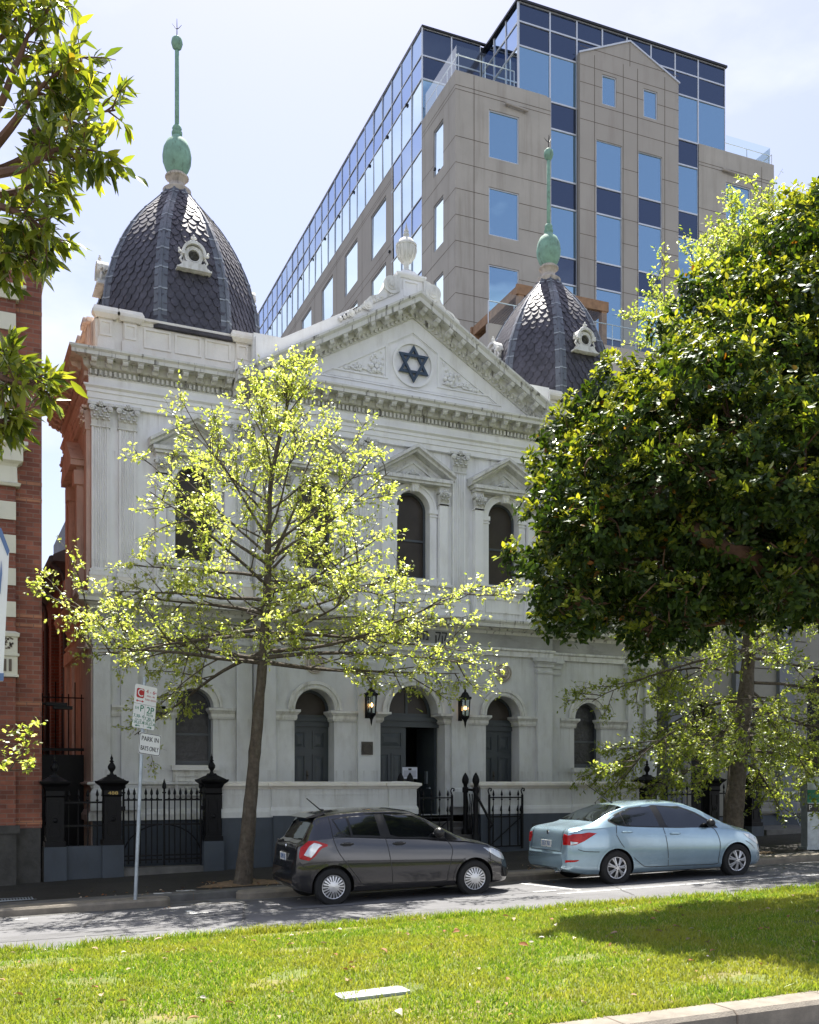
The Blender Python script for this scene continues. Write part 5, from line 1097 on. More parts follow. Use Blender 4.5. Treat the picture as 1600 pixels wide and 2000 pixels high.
def wheel(parent, x, y, z, r, wd, rim, style):
    sg = -1 if y < 0 else 1; w = thing('wheel', 'w', 'w', (0, 0, 0)); del w['label'], w['category']; w.parent = parent; w.location = (x, y, z); WL[w.name] = Vector()
    if sg > 0: w.rotation_euler = (0, 0, PI)
    t = MB(); h = wd/2; t.lathe([(rim-.01, h-.02), (rim+.01, h), (r-.03, h), (r-.008, h-.02), (r, h-.05), (r, -h+.05), (r-.008, -h+.02), (r-.03, -h), (rim+.012, -h), (rim-.005, -h+.025)], n=40, axis='y'); t.build('tyre', rubber, w, 35)
    c = MB(); c.lathe([(rim-.004, h-.03), (rim-.012, -h+.012), (rim-.03, -h+.02), (rim-.03, h-.03)], n=40, axis='y')
    if style == 'cover':
        c.lathe([(rim-.03, -h+.015), (rim*.45, -h-.004), (rim*.2, -h-.012), (.0, -h-.016)], n=40, axis='y')
        d = MB(); n = 20
        for i in range(n):
            a = 2*PI*(i+.5)/n; ca, sa = math.cos(a), math.sin(a); r0, r1 = (rim*.48, rim*.86) if i % 2 == 0 else (rim*.40, rim*.86)
            def yy(rr): return float(np.interp(rr, [0, rim*.2, rim*.45, rim-.03], [-h-.016, -h-.012, -h-.004, -h+.015]))-.002
            w0, w1 = .006, .0125
            d.add([(ca*rr-sa*ww, yy(rr), sa*rr+ca*ww) for rr, ww in ((r0, -w0), (r1, -w1), (r1+.006, 0), (r1, w1), (r0, w0))], [(0, 1, 2, 3, 4)])
        d.build('slots', trim_black, w)
    else:
        for i in range(7):
            a = 2*PI*i/7+.1
            for q in (-.13, .13):
                p0 = Vector((math.cos(a)*rim*.22, -h-.002, math.sin(a)*rim*.22)); p1 = Vector((math.cos(a+q)*(rim-.02), -h+.022, math.sin(a+q)*(rim-.02))); c.tube([p0, p0.lerp(p1, .5)+Vector((0, -.004, 0)), p1], [.021, .014, .017], 6)
        c.lathe([(rim*.28, -h+.02), (rim*.27, -h-.01), (rim*.15, -h-.016), (0, -h-.014)], n=20, axis='y')
        d = MB(); d.lathe([(rim-.03, h-.06), (0, h-.06)], n=24, axis='y')
        for i in range(5): a = 2*PI*i/5; d.lathe([(.011, -h-.013), (.011, -h-.019), (0, -h-.019)], (math.cos(a)*rim*.2, 0, math.sin(a)*rim*.2), 8, axis='y')
        d.build('brake_disc', trim_black, w)
    c.build('rim', wheel_silver, w, 30)
def place_car(t, X, tyre_t, wx, scale, r):
    yaw = -math.atan(SKEW); pitch = -math.atan(SLOPE*.9); t.rotation_euler = (0, pitch, yaw); t.scale = (scale,)*3
    hw = .82*scale; tc = tyre_t+hw; z = gz(X, tyre_t+hw*.9)
    c, s_ = math.cos(yaw), math.sin(yaw); t.location = (X-c*wx*scale, ty(X, tc)-s_*wx*scale, z-SLOPE*wx*scale)
def part_poly(B, parent, name, polys, material, off=.004, sides=(-1, 1), nx=12, nz=10):
    for sg in sides:
        mb = MB()
        for p in polys: B.side(mb, p, sg, off, nx, nz)
        mb.build(name, material, parent, 40)
def seams(B, parent, lines, w=.0065):
    for sg in (-1, 1):
        for l in lines: mb = MB(); B.ribbon(mb, l, sg, w); mb.build('panel_gap', trim_black, parent)
def arch_lip(B, mb, x, z, r, sg, w=.02, off=.006):
    B.ribbon(mb, [(x+r*math.cos(a), z+r*math.sin(a)) for a in np.linspace(-.12, PI+.12, 16)], sg, w, off)
# --- dark grey hatchback
SW = Body(dict(L=3.85, top=[(0, .55), (.015, .70), (.05, .74), (.065, .92), (.10, .99), (.2, 1.045), (.40, 1.40), (.46, 1.435), (.7, 1.47), (1.2, 1.50), (1.75, 1.495), (2.05, 1.45), (2.3, 1.33), (2.78, 1.03), (2.9, .985), (3.2, .91), (3.5, .81), (3.68, .70), (3.79, .56), (3.85, .42)],
    bot=[(0, .34), (.1, .25), (.3, .2), (1, .19), (2.8, .19), (3.5, .19), (3.75, .2), (3.85, .26)], sh=[(0, .9), (.3, 1.03), (.9, 1.04), (1.5, 1.0), (2.4, .95), (2.9, .92), (3.3, .84), (3.6, .72), (3.85, .4)],
    wm=[(0, .63), (.03, .72), (.1, .775), (.25, .825), (.6, .85), (1.4, .842), (2.4, .842), (3.05, .85), (3.35, .83), (3.6, .73), (3.75, .6), (3.85, .42)], wr=[(0, .6), (.2, .64), (.45, .6), (1.2, .60), (2.0, .60), (2.4, .66), (2.8, .72), (3.3, .64), (3.85, .3)]))
hb = thing('parked_hatchback', 'dark grey metallic hatchback parked at the kerb in front of the steps', 'car', local=True, group='cars parked along the kerb'); place_car(hb, 5.46, 14.92, .62, .965, .29)
link('body', SW.mesh(grey_car, [(.62, .3), (3.05, .3)], .345), hb)
part_poly(SW, hb, 'side_window', [[(.69, 1.345), (.90, 1.365), (.935, 1.085), (.86, 1.09), (.78, 1.16)]], car_glass, .005)
part_poly(SW, hb, 'side_window', [[(.945, 1.372), (1.385, 1.40), (1.43, 1.065), (.975, 1.085)]], car_glass, .005)
part_poly(SW, hb, 'side_window', [[(1.545, 1.40), (1.98, 1.39), (2.2, 1.28), (2.46, 1.09), (2.46, .99), (1.61, 1.04)]], car_glass, .005)
part_poly(SW, hb, 'pillar_trim', [[(1.385, 1.405), (1.545, 1.405), (1.61, 1.03), (1.43, 1.055)]], trim_black, .003)
part_poly(SW, hb, 'window_trim', [[(.66, 1.365), (1.2, 1.40), (2.0, 1.415), (2.24, 1.29), (2.56, 1.06), (2.55, .97), (1.6, 1.02), (.97, 1.065), (.82, 1.075), (.75, 1.16)]], trim_black, .0015, nx=24, nz=14)
seams(SW, hb, [[(.63, 1.38), (.635, 1.2), (.65, 1.02), (.72, .83), (.86, .63), (1.02, .42), (1.1, .315), (1.2, .30)], [(1.2, .30), (1.9, .295), (2.5, .285), (2.56, .35)], [(1.51, 1.04), (1.55, .85), (1.6, .5), (1.61, .3)], [(2.56, .35), (2.62, .6), (2.66, .8), (2.56, .97)], [(3.3, .62), (3.42, .56), (3.55, .5)], [(.27, .6), (.5, .68)], [(.1, .70), (.18, .62), (.27, .6)]])
for sg in (-1, 1):
    for q in (.62, 3.05): mb = MB(); arch_lip(SW, mb, q, .3, .362, sg); mb.build('wheel_arch', grey_car, hb, 60)
    for x, z in ((.86, .955), (1.74, .93)):
        mb = MB(); y = SW.y(x, z); mb.tube([(x-.1, sg*(y+.005), z), (x-.06, sg*(y+.035), z+.003), (x+.06, sg*(y+.035), z+.003), (x+.1, sg*(y+.005), z)], .015, 8); SW.side(mb, [(x-.07, z-.035), (x+.07, z-.035), (x+.06, z+.03), (x-.06, z+.03)], sg, .003, 4, 4); mb.build('door_handle', trim_black, hb, 50)
    mb = MB(); y = SW.y(2.42, 1.03); mb.sphere((0, 0, 0), 1, 14); mb.v = [(2.41+v[0]*.085, sg*(y+.12)+v[1]*.11, 1.08+v[2]*.085) for v in mb.v]; mb.tube([(2.45, sg*y, 1.02), (2.44, sg*(y+.08), 1.05)], .025, 6); mb.build('wing_mirror', trim_black, hb, 60)
    mb = MB(); SW.side(mb, [(.09, .80), (.11, .735), (.24, .725), (.34, .79), (.44, .905), (.59, .955), (.47, .99), (.36, 1.03), (.25, 1.03), (.12, .93)], sg, .006); SW.side(mb, [(.16, .81), (.27, .77), (.335, .84), (.40, .925), (.46, .955), (.4, .985), (.33, 1.0), (.25, .95)], sg, .011, m=1); mb.build('tail_lamp', [lamp_red, lamp_clear], hb, 40)
    mb = MB(); SW.side(mb, [(3.22, .80), (3.4, .78), (3.62, .68), (3.70, .60), (3.66, .56), (3.5, .62), (3.32, .72)], sg, .006); mb.build('headlight', lamp_clear, hb, 40)
    mb = MB(); SW.side(mb, [(3.60, .46), (3.70, .42), (3.72, .30), (3.66, .3)], sg, .006, 5, 5); mb.build('fog_lamp', trim_black, hb)
mb = MB(); SW.end(mb, [(-.56, 1.045), (.56, 1.045), (.53, 1.38), (-.53, 1.38)], False, .006, 14); mb.build('rear_window', car_glass, hb, 40)
mb = MB(); SW.top_panel(mb, 2.12, 2.74, .56, .66, (.004, .006)); mb.build('windscreen', car_glass, hb, 40)
mb = MB(); mb.prism([(.27, 1.385), (.29, 1.37), (.5, 1.40), (.62, 1.455), (.44, 1.435)], -.52, .52); mb.build('spoiler', grey_car, hb)
mb = MB(); SW.end(mb, [(-.22, .68), (.22, .68), (.24, .84), (-.24, .84)], False, .003); mb.build('plate_recess', trim_black, hb)
pl = MB(); pl.box(.022, .034, -.185, .185, .70, .82); pl = pl.build('number_plate', plate_white, hb)
def plate_text(body, parent, x, z):
    me = text_mesh(body, .115, 'CENTER'); me.materials.clear(); me.materials.append(blue_trim); me.transform(Matrix.Translation((x, 0, z)) @ Matrix.Rotation(-PI/2, 4, 'Z') @ Matrix.Rotation(PI/2, 4, 'X') @ Matrix.Diagonal((.75, 1, 1, 1)))
    o = bpy.data.objects.new('plate_lettering', me); COL.objects.link(o); o.parent = parent
plate_text('1UM 1IJ', pl, .020, .76)
mb = MB(); SW.end(mb, [(-.66, .26), (.66, .26), (.66, .36), (-.66, .36)], False, .004); mb.build('bumper_trim', trim_black, hb)
mb = MB(); mb.tube([(.03, -.02, 1.01), (-.02, .05, 1.0), (.0, .22, 1.02)], [.03, .02, .012], 6); mb.build('rear_wiper', trim_black, hb)
mb = MB(); mb.tube([(.72, 0, 1.47), (.66, 0, 1.49), (.44, 0, 1.68)], [.025, .012, .008], 6); mb.build('aerial', trim_black, hb)
mb = MB(); mb.lathe([(.03, -.012), (.045, 0)], (SW.xend(0, .92, False), 0, .92), 6, axis='x'); mb.build('badge', chrome, hb)
for x, y in ((.62, -.755), (3.05, -.755), (.62, .755), (3.05, .755)): wheel(hb, x, y, .295, .3, .18, .2, 'cover')
# --- light blue sedan
AC = Body(dict(L=4.37, top=[(0, .56), (.015, .62), (.04, .655), (.055, .88), (.075, .965), (.12, 1.01), (.2, 1.035), (.45, 1.07), (.60, 1.10), (1.0, 1.30), (1.32, 1.405), (1.8, 1.455), (2.3, 1.455), (2.6, 1.41), (2.85, 1.31), (3.35, 1.025), (3.5, .975), (3.85, .89), (4.1, .78), (4.24, .65), (4.33, .5), (4.37, .4)],
    bot=[(0, .32), (.15, .25), (.4, .2), (1, .18), (3.2, .18), (3.9, .18), (4.2, .19), (4.37, .24)], sh=[(0, .92), (.3, 1.0), (1.0, 1.015), (2.0, .96), (3.0, .91), (3.5, .88), (3.9, .8), (4.15, .68), (4.37, .38)],
    wm=[(0, .60), (.03, .70), (.12, .77), (.3, .82), (.8, .85), (1.6, .85), (3, .848), (3.54, .852), (3.85, .82), (4.1, .72), (4.25, .6), (4.37, .4)], wr=[(0, .66), (.5, .66), (.8, .64), (1.3, .585), (1.9, .57), (2.5, .57), (2.9, .66), (3.4, .72), (3.9, .62), (4.37, .28)]))
sd_ = thing('parked_sedan', 'light blue metallic sedan parked in front of the right-hand tree', 'car', local=True, group='cars parked along the kerb'); place_car(sd_, 10.46, 14.98, .97, .965, .3)
link('body', AC.mesh(blue_car, [(.97, .3), (3.54, .3)], .35), sd_)
part_poly(AC, sd_, 'side_window', [[(.90, 1.135), (1.1, 1.235), (1.16, 1.26), (1.175, 1.04), (1.05, 1.06)]], car_glass, .005)
part_poly(AC, sd_, 'side_window', [[(1.18, 1.265), (1.45, 1.33), (1.82, 1.355), (1.89, .99), (1.2, 1.035)]], car_glass, .005)
part_poly(AC, sd_, 'side_window', [[(1.97, 1.355), (2.4, 1.335), (2.7, 1.215), (3.0, 1.015), (2.98, .93), (2.04, .975)]], car_glass, .005)
part_poly(AC, sd_, 'pillar_trim', [[(1.82, 1.358), (1.97, 1.358), (2.04, .97), (1.89, .985)]], trim_black, .003)
part_poly(AC, sd_, 'window_trim', [[(.85, 1.13), (1.1, 1.255), (1.45, 1.35), (1.9, 1.372), (2.42, 1.352), (2.74, 1.225), (3.1, 1.0), (3.16, .92), (2.0, .962), (1.15, 1.02), (1.0, 1.045)]], trim_black, .0015, nx=24, nz=14)
seams(AC, sd_, [[(1.0, 1.05), (.98, .9), (1.0, .84), (1.1, .68), (1.28, .5), (1.45, .36), (1.55, .30), (1.7, .285)], [(1.7, .285), (2.4, .275), (3.05, .265), (3.12, .33)], [(1.96, .97), (2.0, .8), (2.03, .5), (2.035, .28)], [(3.12, .33), (3.16, .6), (3.14, .75), (3.08, .88), (3.02, .93)], [(.22, .66), (.35, .62), (.62, .60)], [(3.75, .66), (3.9, .58), (4.0, .5)]])
for sg in (-1, 1):
    mb = MB(); AC.ribbon(mb, [(.5, .86), (1.1, .90), (2.0, .84), (3.1, .72)], sg, .009, .003); AC.ribbon(mb, [(1.45, .44), (2.2, .40), (2.9, .37)], sg, .012, .004); mb.build('crease', blue_car, sd_, 60)
    for q in (.97, 3.54): mb = MB(); arch_lip(AC, mb, q, .3, .366, sg); mb.build('wheel_arch', blue_car, sd_, 60)
    for x, z in ((1.2, .925), (2.2, .855)):
        mb = MB(); y = AC.y(x, z); mb.tube([(x-.1, sg*(y+.005), z), (x-.06, sg*(y+.035), z+.002), (x+.06, sg*(y+.035), z-.002), (x+.1, sg*(y+.005), z-.004)], .015, 8); mb.build('door_handle', blue_car, sd_, 50)
    mb = MB(); y = AC.y(2.93, .97); mb.sphere((0, 0, 0), 1, 14); mb.v = [(2.93+v[0]*.07, sg*(y+.11)+v[1]*.10, 1.02+v[2]*.075) for v in mb.v]; mb.tube([(2.98, sg*y, .96), (2.95, sg*(y+.08), .99)], .025, 6); mb.build('wing_mirror', trim_black, sd_, 60)
    mb = MB(); AC.side(mb, [(.066, .735), (.17, .735), (.32, .79), (.5, .88), (.6, .93), (.45, .945), (.2, .94), (.085, .91)], sg, .006); AC.side(mb, [(.10, .74), (.16, .742), (.24, .78), (.10, .80)], sg, .011, 6, 5, m=1); AC.end(mb, [(sg*.60, .735), (sg*.72, .735), (sg*.73, .92), (sg*.58, .925), (sg*.56, .85)], False, .006); mb.build('tail_lamp', [lamp_red, lamp_clear], sd_, 40)
    mb = MB(); AC.side(mb, [(.03, .43), (.2, .445), (.24, .475), (.03, .475)], sg, .006, 6, 4); mb.build('reflector', lamp_red, sd_)
    mb = MB(); AC.side(mb, [(3.72, .80), (3.95, .77), (4.16, .64), (4.2, .57), (4.12, .57), (3.95, .65), (3.8, .72)], sg, .006); mb.build('headlight', lamp_clear, sd_, 40)
mb = MB(); AC.top_panel(mb, .66, 1.27, .60, .545, (-.003, .006)); mb.build('rear_window', car_glass, sd_, 40)
mb = MB(); AC.top_panel(mb, 2.66, 3.3, .53, .66, (.004, .006)); mb.build('windscreen', car_glass, sd_, 40)
mb = MB(); AC.end(mb, [(-.25, .655), (.25, .655), (.27, .81), (-.27, .81)], False, .003); AC.end(mb, [(-.3, .83), (.3, .83), (.3, .84), (-.3, .84)], False, .006); mb.build('plate_recess', blue_car, sd_)
pl = MB(); pl.box(.030, .042, -.185, .185, .675, .795); pl = pl.build('number_plate', plate_white, sd_); plate_text('ZEX 761', pl, .028, .735)
mb = MB(); AC.end(mb, [(-.5, .245), (.5, .245), (.45, .33), (-.45, .33)], False, .004); mb.build('bumper_trim', trim_black, sd_)
mb = MB()
for l in ([(-.56, .64), (.56, .64)],):
    pass
for sg in (-1, 1):
    for z in np.linspace(.62, 1.0, 20): x = AC.xend(sg*.545, z, False); mb.cbox((x-.003, sg*.545, z), (.006, .008, .021))
for y in np.linspace(-.54, .54, 40): mb.cbox((AC.xend(y, .62, False)-.003, y, .62), (.006, .03, .008))
mb.build('boot_seam', trim_black, sd_)
mb = MB(); mb.lathe([(.035, -.01), (.05, 0)], (AC.xend(0, .93, False), 0, .93), 14, axis='x'); mb.build('badge', chrome, sd_)
mb = MB(); mb.tube([(1.42, 0, 1.42), (1.36, 0, 1.45), (.86, 0, 1.78)], [.022, .01, .005], 6); mb.build('aerial', trim_black, sd_)
mb = MB(); mb.tube([(-.01, -.36, .255), (.1, -.36, .26)], .03, 10); mb.build('exhaust', chrome, sd_, 40)
for x, y in ((.97, -.755), (3.54, -.755), (.97, .755), (3.54, .755)): wheel(sd_, x, y, .305, .31, .19, .205, 'alloy')
# ================================================================== GROUND, KERBS
mb = MB(); xs = [-600, -60]+list(range(-50, 61, 5))+[70, 600]; ys = [-600, -30, 0, 30, 60, 700]
for y in ys:
    for x in xs: mb.v.append((x, y, SLOPE*(max(-50, min(60, x))-5.5)-.35))
nx = len(xs)
for j in range(len(ys)-1):
    for i in range(nx-1): mb.f.append((j*nx+i, j*nx+i+1, (j+1)*nx+i+1, (j+1)*nx+i)); mb.m.append(0)
struct(mb.build('ground', asphalt_path))
def H(t): return -FALL*(t-14.9)
mb = MB(); strip(mb, [(11.9, H(12.4)), (12.4, H(12.4)), (14.9, 0), (17.2, H(17.2))], -50, 60); struct(mb.build('road', asphalt))
mb = MB(); strip(mb, [(-12, -.25), (-3, -.02), (3, -.05), (6.4, -.06)], -50, 60); struct(mb.build('near_road', asphalt))
G0 = H(17.15); KT = .058
mb = MB(); strip(mb, [(17.15, G0-.1), (17.15, KT-.02), (17.17, KT), (17.45, KT+.003), (17.45, KT-.1)], -50, 60); struct(mb.build('kerb', bluestone))
mb = MB(); strip(mb, [(17.45, KT+.003), (24.5, KT+.017*7.05)], -50, 60); struct(mb.build('footpath', asphalt_path))
mb = MB(); strip(mb, [(16.72, H(16.7)+.004), (17.15, G0+.004)], -50, 4.0); strip(mb, [(16.3, H(16.3)+.004), (16.45, H(16.45)+.004)], -50, 60); struct(mb.build('gutter', bluestone))
def island(x0, x1, t0, t1, name):
    mb = MB(); r = (t1-t0)/2; tc = (t0+t1)/2; out = []
    for a in np.linspace(-PI/2, PI/2, 12): out.append((x1-r+r*1.0*math.cos(a), tc+r*math.sin(a)))
    for a in np.linspace(PI/2, 3*PI/2, 12): out.append((x0+r+r*math.cos(a), tc+r*math.sin(a)))
    n = len(out); zz = lambda x, h: SLOPE*(x-5.5)+h
    cx = (x0+x1)/2
    lv = [(0, H(tc)-.12), (0, H(tc)+.1), (.03, H(tc)+.135)]
    for e, h in lv:
        for x, t in out: xx = x-e*(1 if x > cx else -1)*(1 if abs(x-cx) > (x1-x0)/2-r*1.2 else 0); tt = t-e*(1 if t > tc else -1); mb.v.append((xx, ty(xx, tt), zz(xx, h)))
    for j in range(2):
        for i in range(n): mb.f.append((j*n+i, j*n+(i+1) % n, (j+1)*n+(i+1) % n, (j+1)*n+i)); mb.m.append(0)
    mb.f.append(tuple(2*n+i for i in range(n))); mb.m.append(0); return struct(mb.build(name, concrete))
island(-40, 3.33, 16.45, 16.92, 'kerb_island'); island(4.45, 55, 16.66, 17.14, 'kerb_island')
mb = MB(); strip(mb, [(12.02, H(12.4)-.1), (12.02, .10), (12.0, .12), (11.86, .125), (11.86, .0)], -50, 60, 1.0); struct(mb.build('median_kerb', concrete))
mb = MB(); strip(mb, [(6.60, .05), (6.60, .135), (6.54, .145), (6.32, .14), (6.285, .11), (6.28, -.09)], -50, 60, 1.0); struct(mb.build('near_kerb', concrete))
mb = MB(); strip(mb, [(6.27, -.046), (5.85, -.05)], -50, 60); struct(mb.build('near_gutter', bluestone))
# lawn sheet
lawn_m, nt, out = nodes('lawn_soil'); L = nt.links.new
n1 = noise(nt, 1.1, 8, .65); n2 = noise(nt, 14, 6, .6)
c = ramp(nt, n1, [(.3, (.10, .13, .03)), (.5, (.13, .16, .035)), (.66, (.24, .18, .085)), (.78, (.3, .2, .11))]).outputs[0]; c = mixc(nt, .5, c, ramp(nt, n2, [(.3, (.4, .4, .35)), (.7, (1.3, 1.25, 1.0))]).outputs[0], 'MULTIPLY')
b = nn(nt, 'ShaderNodeBsdfPrincipled', i_Roughness=.95); L(c, b.inputs[0]); bp = nn(nt, 'ShaderNodeBump', i_Strength=1, i_Distance=.03); L(n2, bp.inputs['Height']); L(bp.outputs[0], b.inputs['Normal']); L(b.outputs[0], out.inputs[0])
mb = MB(); ts = np.linspace(6.59, 11.87, 14); strip(mb, [(t, lz(5.5, t)) for t in ts], -40, 45, 1.0); struct(mb.build('lawn', lawn_m))
# painted lines
mb = MB()
def pline(x0, x1, t0, t1):
    n = max(1, int(abs(x1-x0))); o = len(mb.v)
    for i in range(n+1):
        x = x0+(x1-x0)*i/n
        for t in (t0, t1): mb.v.append((x, ty(x, t), SLOPE*(x-5.5)+H(t)+.0045))
    for i in range(n): mb.f.append((o+2*i, o+2*i+2, o+2*i+3, o+2*i+1)); mb.m.append(0)
pline(8.7, 30, 14.0, 14.09); pline(9.25, 9.33, 14.35, 16.2); pline(8.6, 9.0, 14.55, 14.63); pline(3.2, 3.55, 14.95, 15.03); pline(3.3, 3.4, 15.0, 15.5); pline(.9, 1.15, 15.9, 15.98); pline(16.2, 16.28, 14.2, 16.2)
struct(mb.build('road_markings', paint_white))
tar = mat('tar_seal', (.07, .07, .072), .7, var=.3, vs=6, bump=.3, bs=120); patch_m = mat('asphalt_patch', (.115, .115, .118), .92, var=.25, vs=3, bump=.5, bs=140, stain=.4, stain_col=(.07, .07, .07), streak=(2, 2, 2))
mb = MB()
for x0, x1, t0, t1 in ((.2, 2.6, 13.2, 13.75), (10.8, 14.5, 13.1, 13.6), (5.5, 6.6, 12.6, 13.3)):
    o = len(mb.v)
    for i in range(5):
        x = x0+(x1-x0)*i/4
        for t in (t0, t1): mb.v.append((x, ty(x, t), SLOPE*(x-5.5)+H(t)+.0035))
    for i in range(4): mb.f.append((o+2*i, o+2*i+2, o+2*i+3, o+2*i+1)); mb.m.append(0)
struct(mb.build('road_patches', patch_m))
mb = MB(); rr = random.Random(8)
for x0, t0, n, dx, dt in ((-1, 14.6, 30, .6, .0), (3.5, 13.0, 9, .12, .38), (9.2, 12.8, 7, .15, .33), (1.6, 13.9, 8, .1, .3)):
    o = len(mb.v); t = t0; x = x0
    for i in range(n):
        x += dx*(.6+.8*rr.random()); t += dt+rr.uniform(-.06, .06); w_ = .012+.012*rr.random(); nxv, ntv = (0, w_) if dx > dt else (w_, 0)
        for s_ in (-1, 1): xx, tt = x+s_*nxv, t+s_*ntv; mb.v.append((xx, ty(xx, tt), SLOPE*(xx-5.5)+H(tt)+.0062))
    for i in range(n-1): mb.f.append((o+2*i, o+2*i+2, o+2*i+3, o+2*i+1)); mb.m.append(0)
struct(mb.build('crack_sealing', tar))
mb = MB()
for i in range(60):
    x = -6+i*.95; 
    mb.add([(x, ty(x, 6.277), SLOPE*(x-5.5)-.06), (x+.014, ty(x, 6.277), SLOPE*(x-5.5)-.06), (x+.014, ty(x, 6.28), SLOPE*(x-5.5)+.113), (x, ty(x, 6.28), SLOPE*(x-5.5)+.113), (x+.014, ty(x, 6.32), SLOPE*(x-5.5)+.143), (x, ty(x, 6.32), SLOPE*(x-5.5)+.143), (x+.014, ty(x, 6.58), SLOPE*(x-5.5)+.147), (x, ty(x, 6.58), SLOPE*(x-5.5)+.147)], [(0, 1, 2, 3), (3, 2, 4, 5), (5, 4, 6, 7)])
    x = -6+i*.95+.3; mb.add([(x, ty(x, 17.147), SLOPE*(x-5.5)-.07), (x+.012, ty(x, 17.147), SLOPE*(x-5.5)-.07), (x+.012, ty(x, 17.147), SLOPE*(x-5.5)+.04), (x, ty(x, 17.147), SLOPE*(x-5.5)+.04), (x+.012, ty(x, 17.17), SLOPE*(x-5.5)+.061), (x, ty(x, 17.17), SLOPE*(x-5.5)+.061), (x+.012, ty(x, 17.45), SLOPE*(x-5.5)+.064), (x, ty(x, 17.45), SLOPE*(x-5.5)+.064)], [(0, 1, 2, 3), (3, 2, 4, 5), (5, 4, 6, 7)])
struct(mb.build('kerb_joints', joint))
mb = MB()
for i, (x, t) in enumerate(((3.2, 17.35), (3.6, 17.5))): mb.box(x, x+.35, ty(x, t)-.05, ty(x, t)+.05, pz(x, t)+.0, pz(x, t)+.006)
struct(mb.build('footpath_markings', paint_white))
def patch(cx, tc, rx, rt, seed, name, material, h=.02, z=pz):
    mb = MB(); r = random.Random(seed); n = 40; mb.v.append((cx, ty(cx, tc), z(cx, tc)+h*1.8)); rad = [1+.22*math.sin(k*2*PI/n*3+seed)+.15*(r.random()-.5) for k in range(n)]
    for q, hh in ((.6, h*1.3), (1, .004)):
        for k in range(n): a = 2*PI*k/n; x = cx+rx*q*rad[k]*math.cos(a); t = tc+rt*q*rad[k]*math.sin(a); mb.v.append((x, ty(x, t), z(x, t)+hh+(r.random()*.008 if q < 1 else 0)))
    for k in range(n): k2 = (k+1) % n; mb.f.append((0, 1+k, 1+k2)); mb.f.append((1+k, 1+n+k, 1+n+k2, 1+k2)); mb.m += [0, 0]
    return struct(mb.build(name, material))
patch(4.95, 17.95, .85, .42, 3, 'tree_pit', soil); patch(15.3, 18.0, .9, .45, 4, 'tree_pit', soil)
gr = thing('drain_grate', 'small metal drain grate set in the footpath at the lower left', 'drain grate', (1.0, 17.6, 0)); mb = MB(); x0, t0 = .75, 17.75
for i in range(14): x = x0+i*.045; mb.box(x, x+.022, ty(x, t0)-.14, ty(x, t0)+.14, pz(x, t0)-.01, pz(x, t0)+.012)
mb.build('bars', galv, gr); mb = MB(); mb.box(x0-.03, x0+.66, ty(x0, t0)-.17, ty(x0, t0)-.14, pz(x0, t0)-.03, pz(x0, t0)+.014); mb.box(x0-.03, x0+.66, ty(x0, t0)+.14, ty(x0, t0)+.17, pz(x0, t0)-.03, pz(x0, t0)+.014); mb.build('frame', galv, gr)
uc = MB(); cx, tc = 3.2, 7.93; hx, ht = .30, .12; o = []
for sx, st_ in ((1, -1), (1, 1), (-1, 1), (-1, -1)):
    for k in range(4): a = math.atan2(st_, sx)-PI/4+PI/2*k/3; o.append((cx+sx*(hx-.04)+.04*math.cos(a), ty(cx, tc)+st_*(ht-.04)+.04*math.sin(a)))
zc_ = lz(cx, tc); uc.v = [(x, y, zc_-.03+SLOPE*(x-cx)) for x, y in o]+[(x, y, zc_+.022+SLOPE*(x-cx)) for x, y in o]; n = len(o); uc.f = [tuple(range(n, 2*n))]+[(i, (i+1) % n, n+(i+1) % n, n+i) for i in range(n)]; uc.m = [0]*len(uc.f)
tag(uc.build('utility_cover', cover_plate), 'pale rectangular utility cover lying in the sunny lawn', 'utility cover')
# ================================================================== STREET FURNITURE
zs0 = H(16.54)+SLOPE*(2.77-5.5)+.13
sg_ = thing('parking_sign', 'leaning grey pole with a clearway parking sign and a bays-only sign', 'street sign', (2.77, 16.36, zs0), (R(0), R(3.0), R(30)), local=True)
mb = MB(); mb.lathe([(.03, -.1), (.03, 3.5), (.027, 3.51), (0, 3.52)], n=14); mb.build('pole', galv, sg_, 40)
def plate(w, z0, z1, y, name, tilt=0, x0=0):
    rr = .03; o = []
    for cx, cz, a0 in ((w/2-rr, z1-rr, 0), (-w/2+rr, z1-rr, PI/2), (-w/2+rr, z0+rr, PI), (w/2-rr, z0+rr, 1.5*PI)): o += [(x0+cx+rr*math.cos(a0+PI/2*k/4), cz+rr*math.sin(a0+PI/2*k/4)) for k in range(5)]
    mb = MB(); mb.prism(o, y-.004, y); s = mb.build(name, white_paint, sg_); s.rotation_euler = (0, tilt, 0); return s
S1 = plate(.44, 2.68, 3.36, -.036, 'sign_panel', R(3), -.16); yq = -.0415
def rectf(p, x0, x1, z0, z1, m, nm): mb = MB(); mb.box(x0, x1, yq, yq+.001, z0, z1); return mb.build(nm, m, p)
cxs = -.16
q = MB(); o = []
for cx, cz, a0 in ((.045, 3.27, 0), (-.045, 3.27, PI/2), (-.045, 3.18, PI), (.045, 3.18, 1.5*PI)): o += [(cxs-.11+cx+.03*math.cos(a0+PI/2*k/4), cz+.03*math.sin(a0+PI/2*k/4)) for k in range(5)]
q.prism(o, yq, yq+.001); q.build('symbol', red_sign, S1); text('C', .17, S1, (cxs-.11, yq-.0015, 3.225), white_paint)
def arrow(x0, x1, z, m, both=False):
    mb = MB(); mb.box(min(x0, x1)+.02, max(x0, x1)-.02, yq, yq+.001, z-.006, z+.006)
    for xe, d in (((x1, 1 if x1 > x0 else -1),)+(((x0, -1 if x1 > x0 else 1),) if both else ())): mb.prism([(xe, z), (xe-d*.035, z+.02), (xe-d*.035, z-.02)], yq, yq+.001)
    mb.build('arrow', m, S1)
